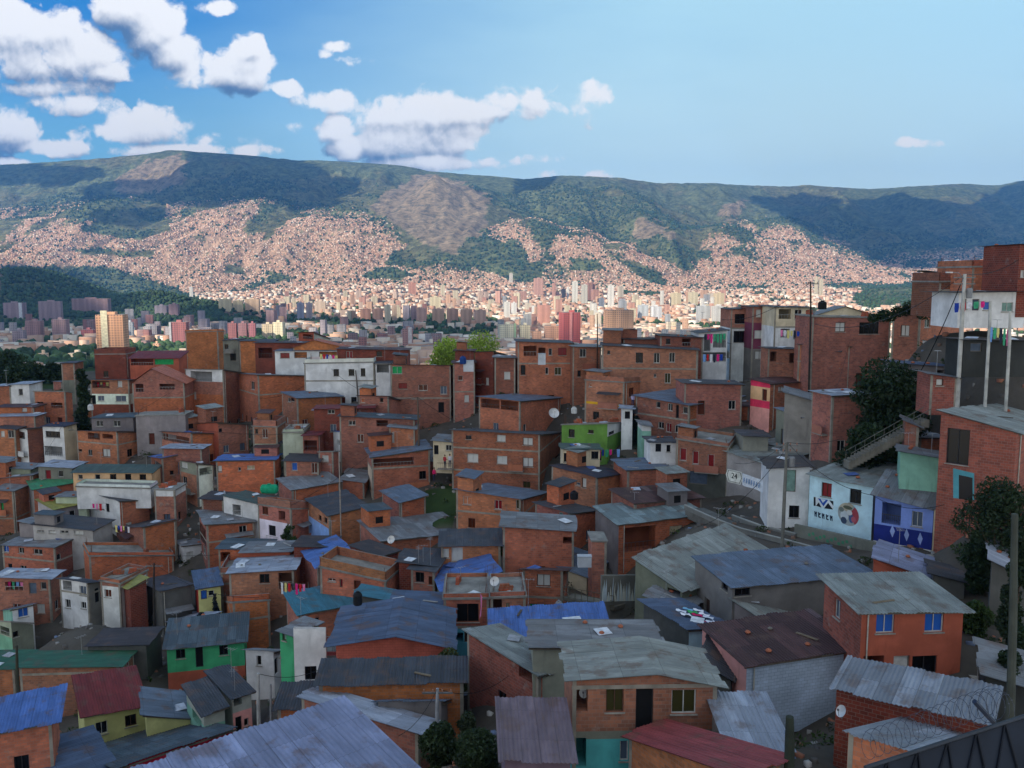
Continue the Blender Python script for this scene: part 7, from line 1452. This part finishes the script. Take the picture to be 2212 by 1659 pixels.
# ------------------------------------------------------------------ stones, boards and scraps weighing down the roofs
rj = random.Random(21)
protos = {}
def proto(kind, i):
    key = (kind, i)
    if key in protos: return protos[key]
    r = random.Random(i*7+len(kind)); me = bpy.data.meshes.new(kind)
    if kind == 'weight_stone':
        mb = MB(); w = r.uniform(.25, .45); pts = []
        mb.lathe((0, 0, 0), [(w*.45, 0), (w*.55, w*.2), (w*.3, w*.45), (.02, w*.5)], 7, r.choice((S(150,84,60), S(120,116,108), S(168,100,72))))
    elif kind == 'loose_board': mb = MB(); mb.box((-.9, -.1, 0), (r.uniform(1.2, 2.2), 0, 0), (0, .18, 0), .06, r.choice((S(120,108,90), S(150,150,148), S(84,74,64))))
    elif kind == 'brick_pile':
        mb = MB()
        for z in range(3):
            for x in range(3-z//2): mb.box((x*.42-.5+z*.06, -.15, z*.21), (.4, 0, 0), (0, .28, 0), .2, S(r.randint(140, 180), 88, 62))
    else: mb = MB(); w = r.uniform(.8, 1.5); c_ = r.choice((S(170,176,186), S(150,152,156), S(96,64,50), S(196,200,204), S(70,90,140))); mb.box((-w/2, -.5, 0), (w, 0, .08), (0, 1.0, 0), .03, c_)
    o = mb.build(kind, [M_BRICK if kind == 'brick_pile' else M_FLAT]); protos[key] = o; o['_fresh'] = 1; return o
SELS = [s for s in SPECS+FILL if s['roof'] and s['A'] > 2.5 and s['B'] > 2.5 and not s['g'] and s['d'] > 48]
LB = {'weight_stone': ("stone lying on a roof to hold its sheets down", 'stone', "stones holding roof sheets down"), 'loose_board': ("loose board lying across a house roof", 'board', "boards lying on roofs"), 'brick_pile': ("small stack of spare bricks left on a roof", 'bricks', "brick stacks left on roofs"), 'scrap_sheet': ("loose metal sheet patching a house roof", 'metal sheet', "loose sheets on roofs")}
for n_ in range(300):
    s = rj.choice(SELS); slab = s['roof'] == 'cc'; kind = rj.choice(('brick_pile', 'brick_pile', 'loose_board', 'scrap_sheet')) if slab else rj.choice(('weight_stone', 'scrap_sheet', 'loose_board', 'weight_stone', 'scrap_sheet'))
    u, v = rj.uniform(.12, .88)*s['A'], rj.uniform(.1, .9)*s['B']; q = s['pc'][:2]+s['a']*u+s['b']*v; z = s['zC']+(s['zR']-s['zC'])*u/s['A']+(s['zL']-s['zC'])*v/s['B']+(.185 if slab else .095)
    p_ = proto(kind, rj.randint(0, 5))
    if p_.get('_fresh'): o = p_; del o['_fresh']
    else: o = p_.copy(); COL.objects.link(o)
    o.location = (q[0], q[1], z); o.rotation_euler = (0, 0, rj.uniform(0, 3.1)); l_ = LB[kind]; tag(o, l_[0], l_[1], l_[2])

# turquoise painted patch and doorway under the tall grated window
rs2 = spec_of("red plastered brick house"); mb = MB(); paint(mb, rs2, 'L', 'B4', [(1600,205),(1782,250),(1782,482),(1600,462)], S(84,150,160), .012); mb.build('painted_patch', M_PLASTER, root_of("red plastered brick house"))
mb = MB(); paint(mb, rs2, 'L', 'B4', [(1650,262),(1768,288),(1768,478),(1650,470)], S(30,30,32), .02); mb.build('doorway', M_GLASS, root_of("red plastered brick house"))
# weeds and rubble in the gaps
r = np.random.RandomState(8); n_ = 900; px = r.uniform(-20, 2230, n_); Y = r.uniform(36, 200, n_); X = (px-CXP)/1902*Y; Z = ground_z(X, Y); V_, F_, C_ = leaf_cloud(np.stack([X, Y, Z+.15], -1), r.uniform(.3, .9, n_), 42000, .17, r, (.035, .055, .018), .6)
tag(bigmesh('weeds', V_, F_, M_LEAF, cols=C_), "weeds and scrub growing in the gaps between the houses", 'weeds', kind='stuff')
n_ = 5000; px = r.uniform(-20, 2230, n_); Y = r.uniform(36, 190, n_); X = (px-CXP)/1902*Y; Z = ground_z(X, Y); V_, F_ = boxes(X, Y, Z-.1, r.uniform(.15, .6, n_), r.uniform(.1, .5, n_), r.uniform(.13, .35, n_), r.uniform(0, 3, n_))
pal = np.array([(.30,.13,.08),(.25,.24,.22),(.10,.09,.08),(.45,.44,.42),(.16,.10,.07),(.12,.16,.24)]); cc_ = pal[r.choice(6, n_, p=[.22,.25,.32,.03,.14,.04])]
tag(bigmesh('rubble', V_, F_, M_FLATF, cols=np.repeat(cc_, 5, 0)), "rubble, boards and scrap lying between the houses", 'rubble', kind='stuff')

ra = random.Random(33); AS = [s for s in SPECS+FILL if s['d'] > 62 and s['roof']]
for i in range(46):
    s = ra.choice(AS); q = s['pc'][:2]+s['a']*ra.uniform(.3, s['A']-.3)+s['b']*ra.uniform(.3, s['B']-.3); z = max(s['zC'], s['zR'], s['zL']); hh = ra.uniform(1.2, 2.8); c = np.array([*q, z-.4])
    root = empty('antenna', tuple(c)); tag(root, "thin television antenna mast standing on a house roof", 'antenna', "television antennas on the roofs"); mb = MB(); t = c+np.array([0, 0, hh+.4]); mb.tube([c, t], .022, 5, S(150,150,150)); mb.build('mast', M_METAL, root)
    m2 = MB(); an = ra.uniform(0, 3.1); e = np.array([math.cos(an), math.sin(an), 0]); f = np.array([-e[1], e[0], 0]); m2.tube([t-e*.5, t+e*.5], .012, 4, S(160,160,160))
    for k in range(4): m2.tube([t+e*(-.45+.3*k)-f*(.35-.05*k), t+e*(-.45+.3*k)+f*(.35-.05*k)], .01, 4, S(160,160,160))
    m2.build('aerial', M_METAL, root)
for i in range(34):
    s, s2 = ra.choice(AS), ra.choice(AS); d_ = np.linalg.norm(s['pc'][:2]-s2['pc'][:2])
    if not 9 < d_ < 40: continue
    p = np.array([*s['pc'][:2], s['zC']+.5]); q = np.array([*s2['pc'][:2], s2['zC']+.6])
    wire(p, q, d_*.03, .016 if s['d'] < 90 else .024, "thin wire strung between two brick houses")
for o in COL.objects:
    if o.get('label') == "thin wire strung between two brick houses": o['group'] = "thin wires strung between the houses"
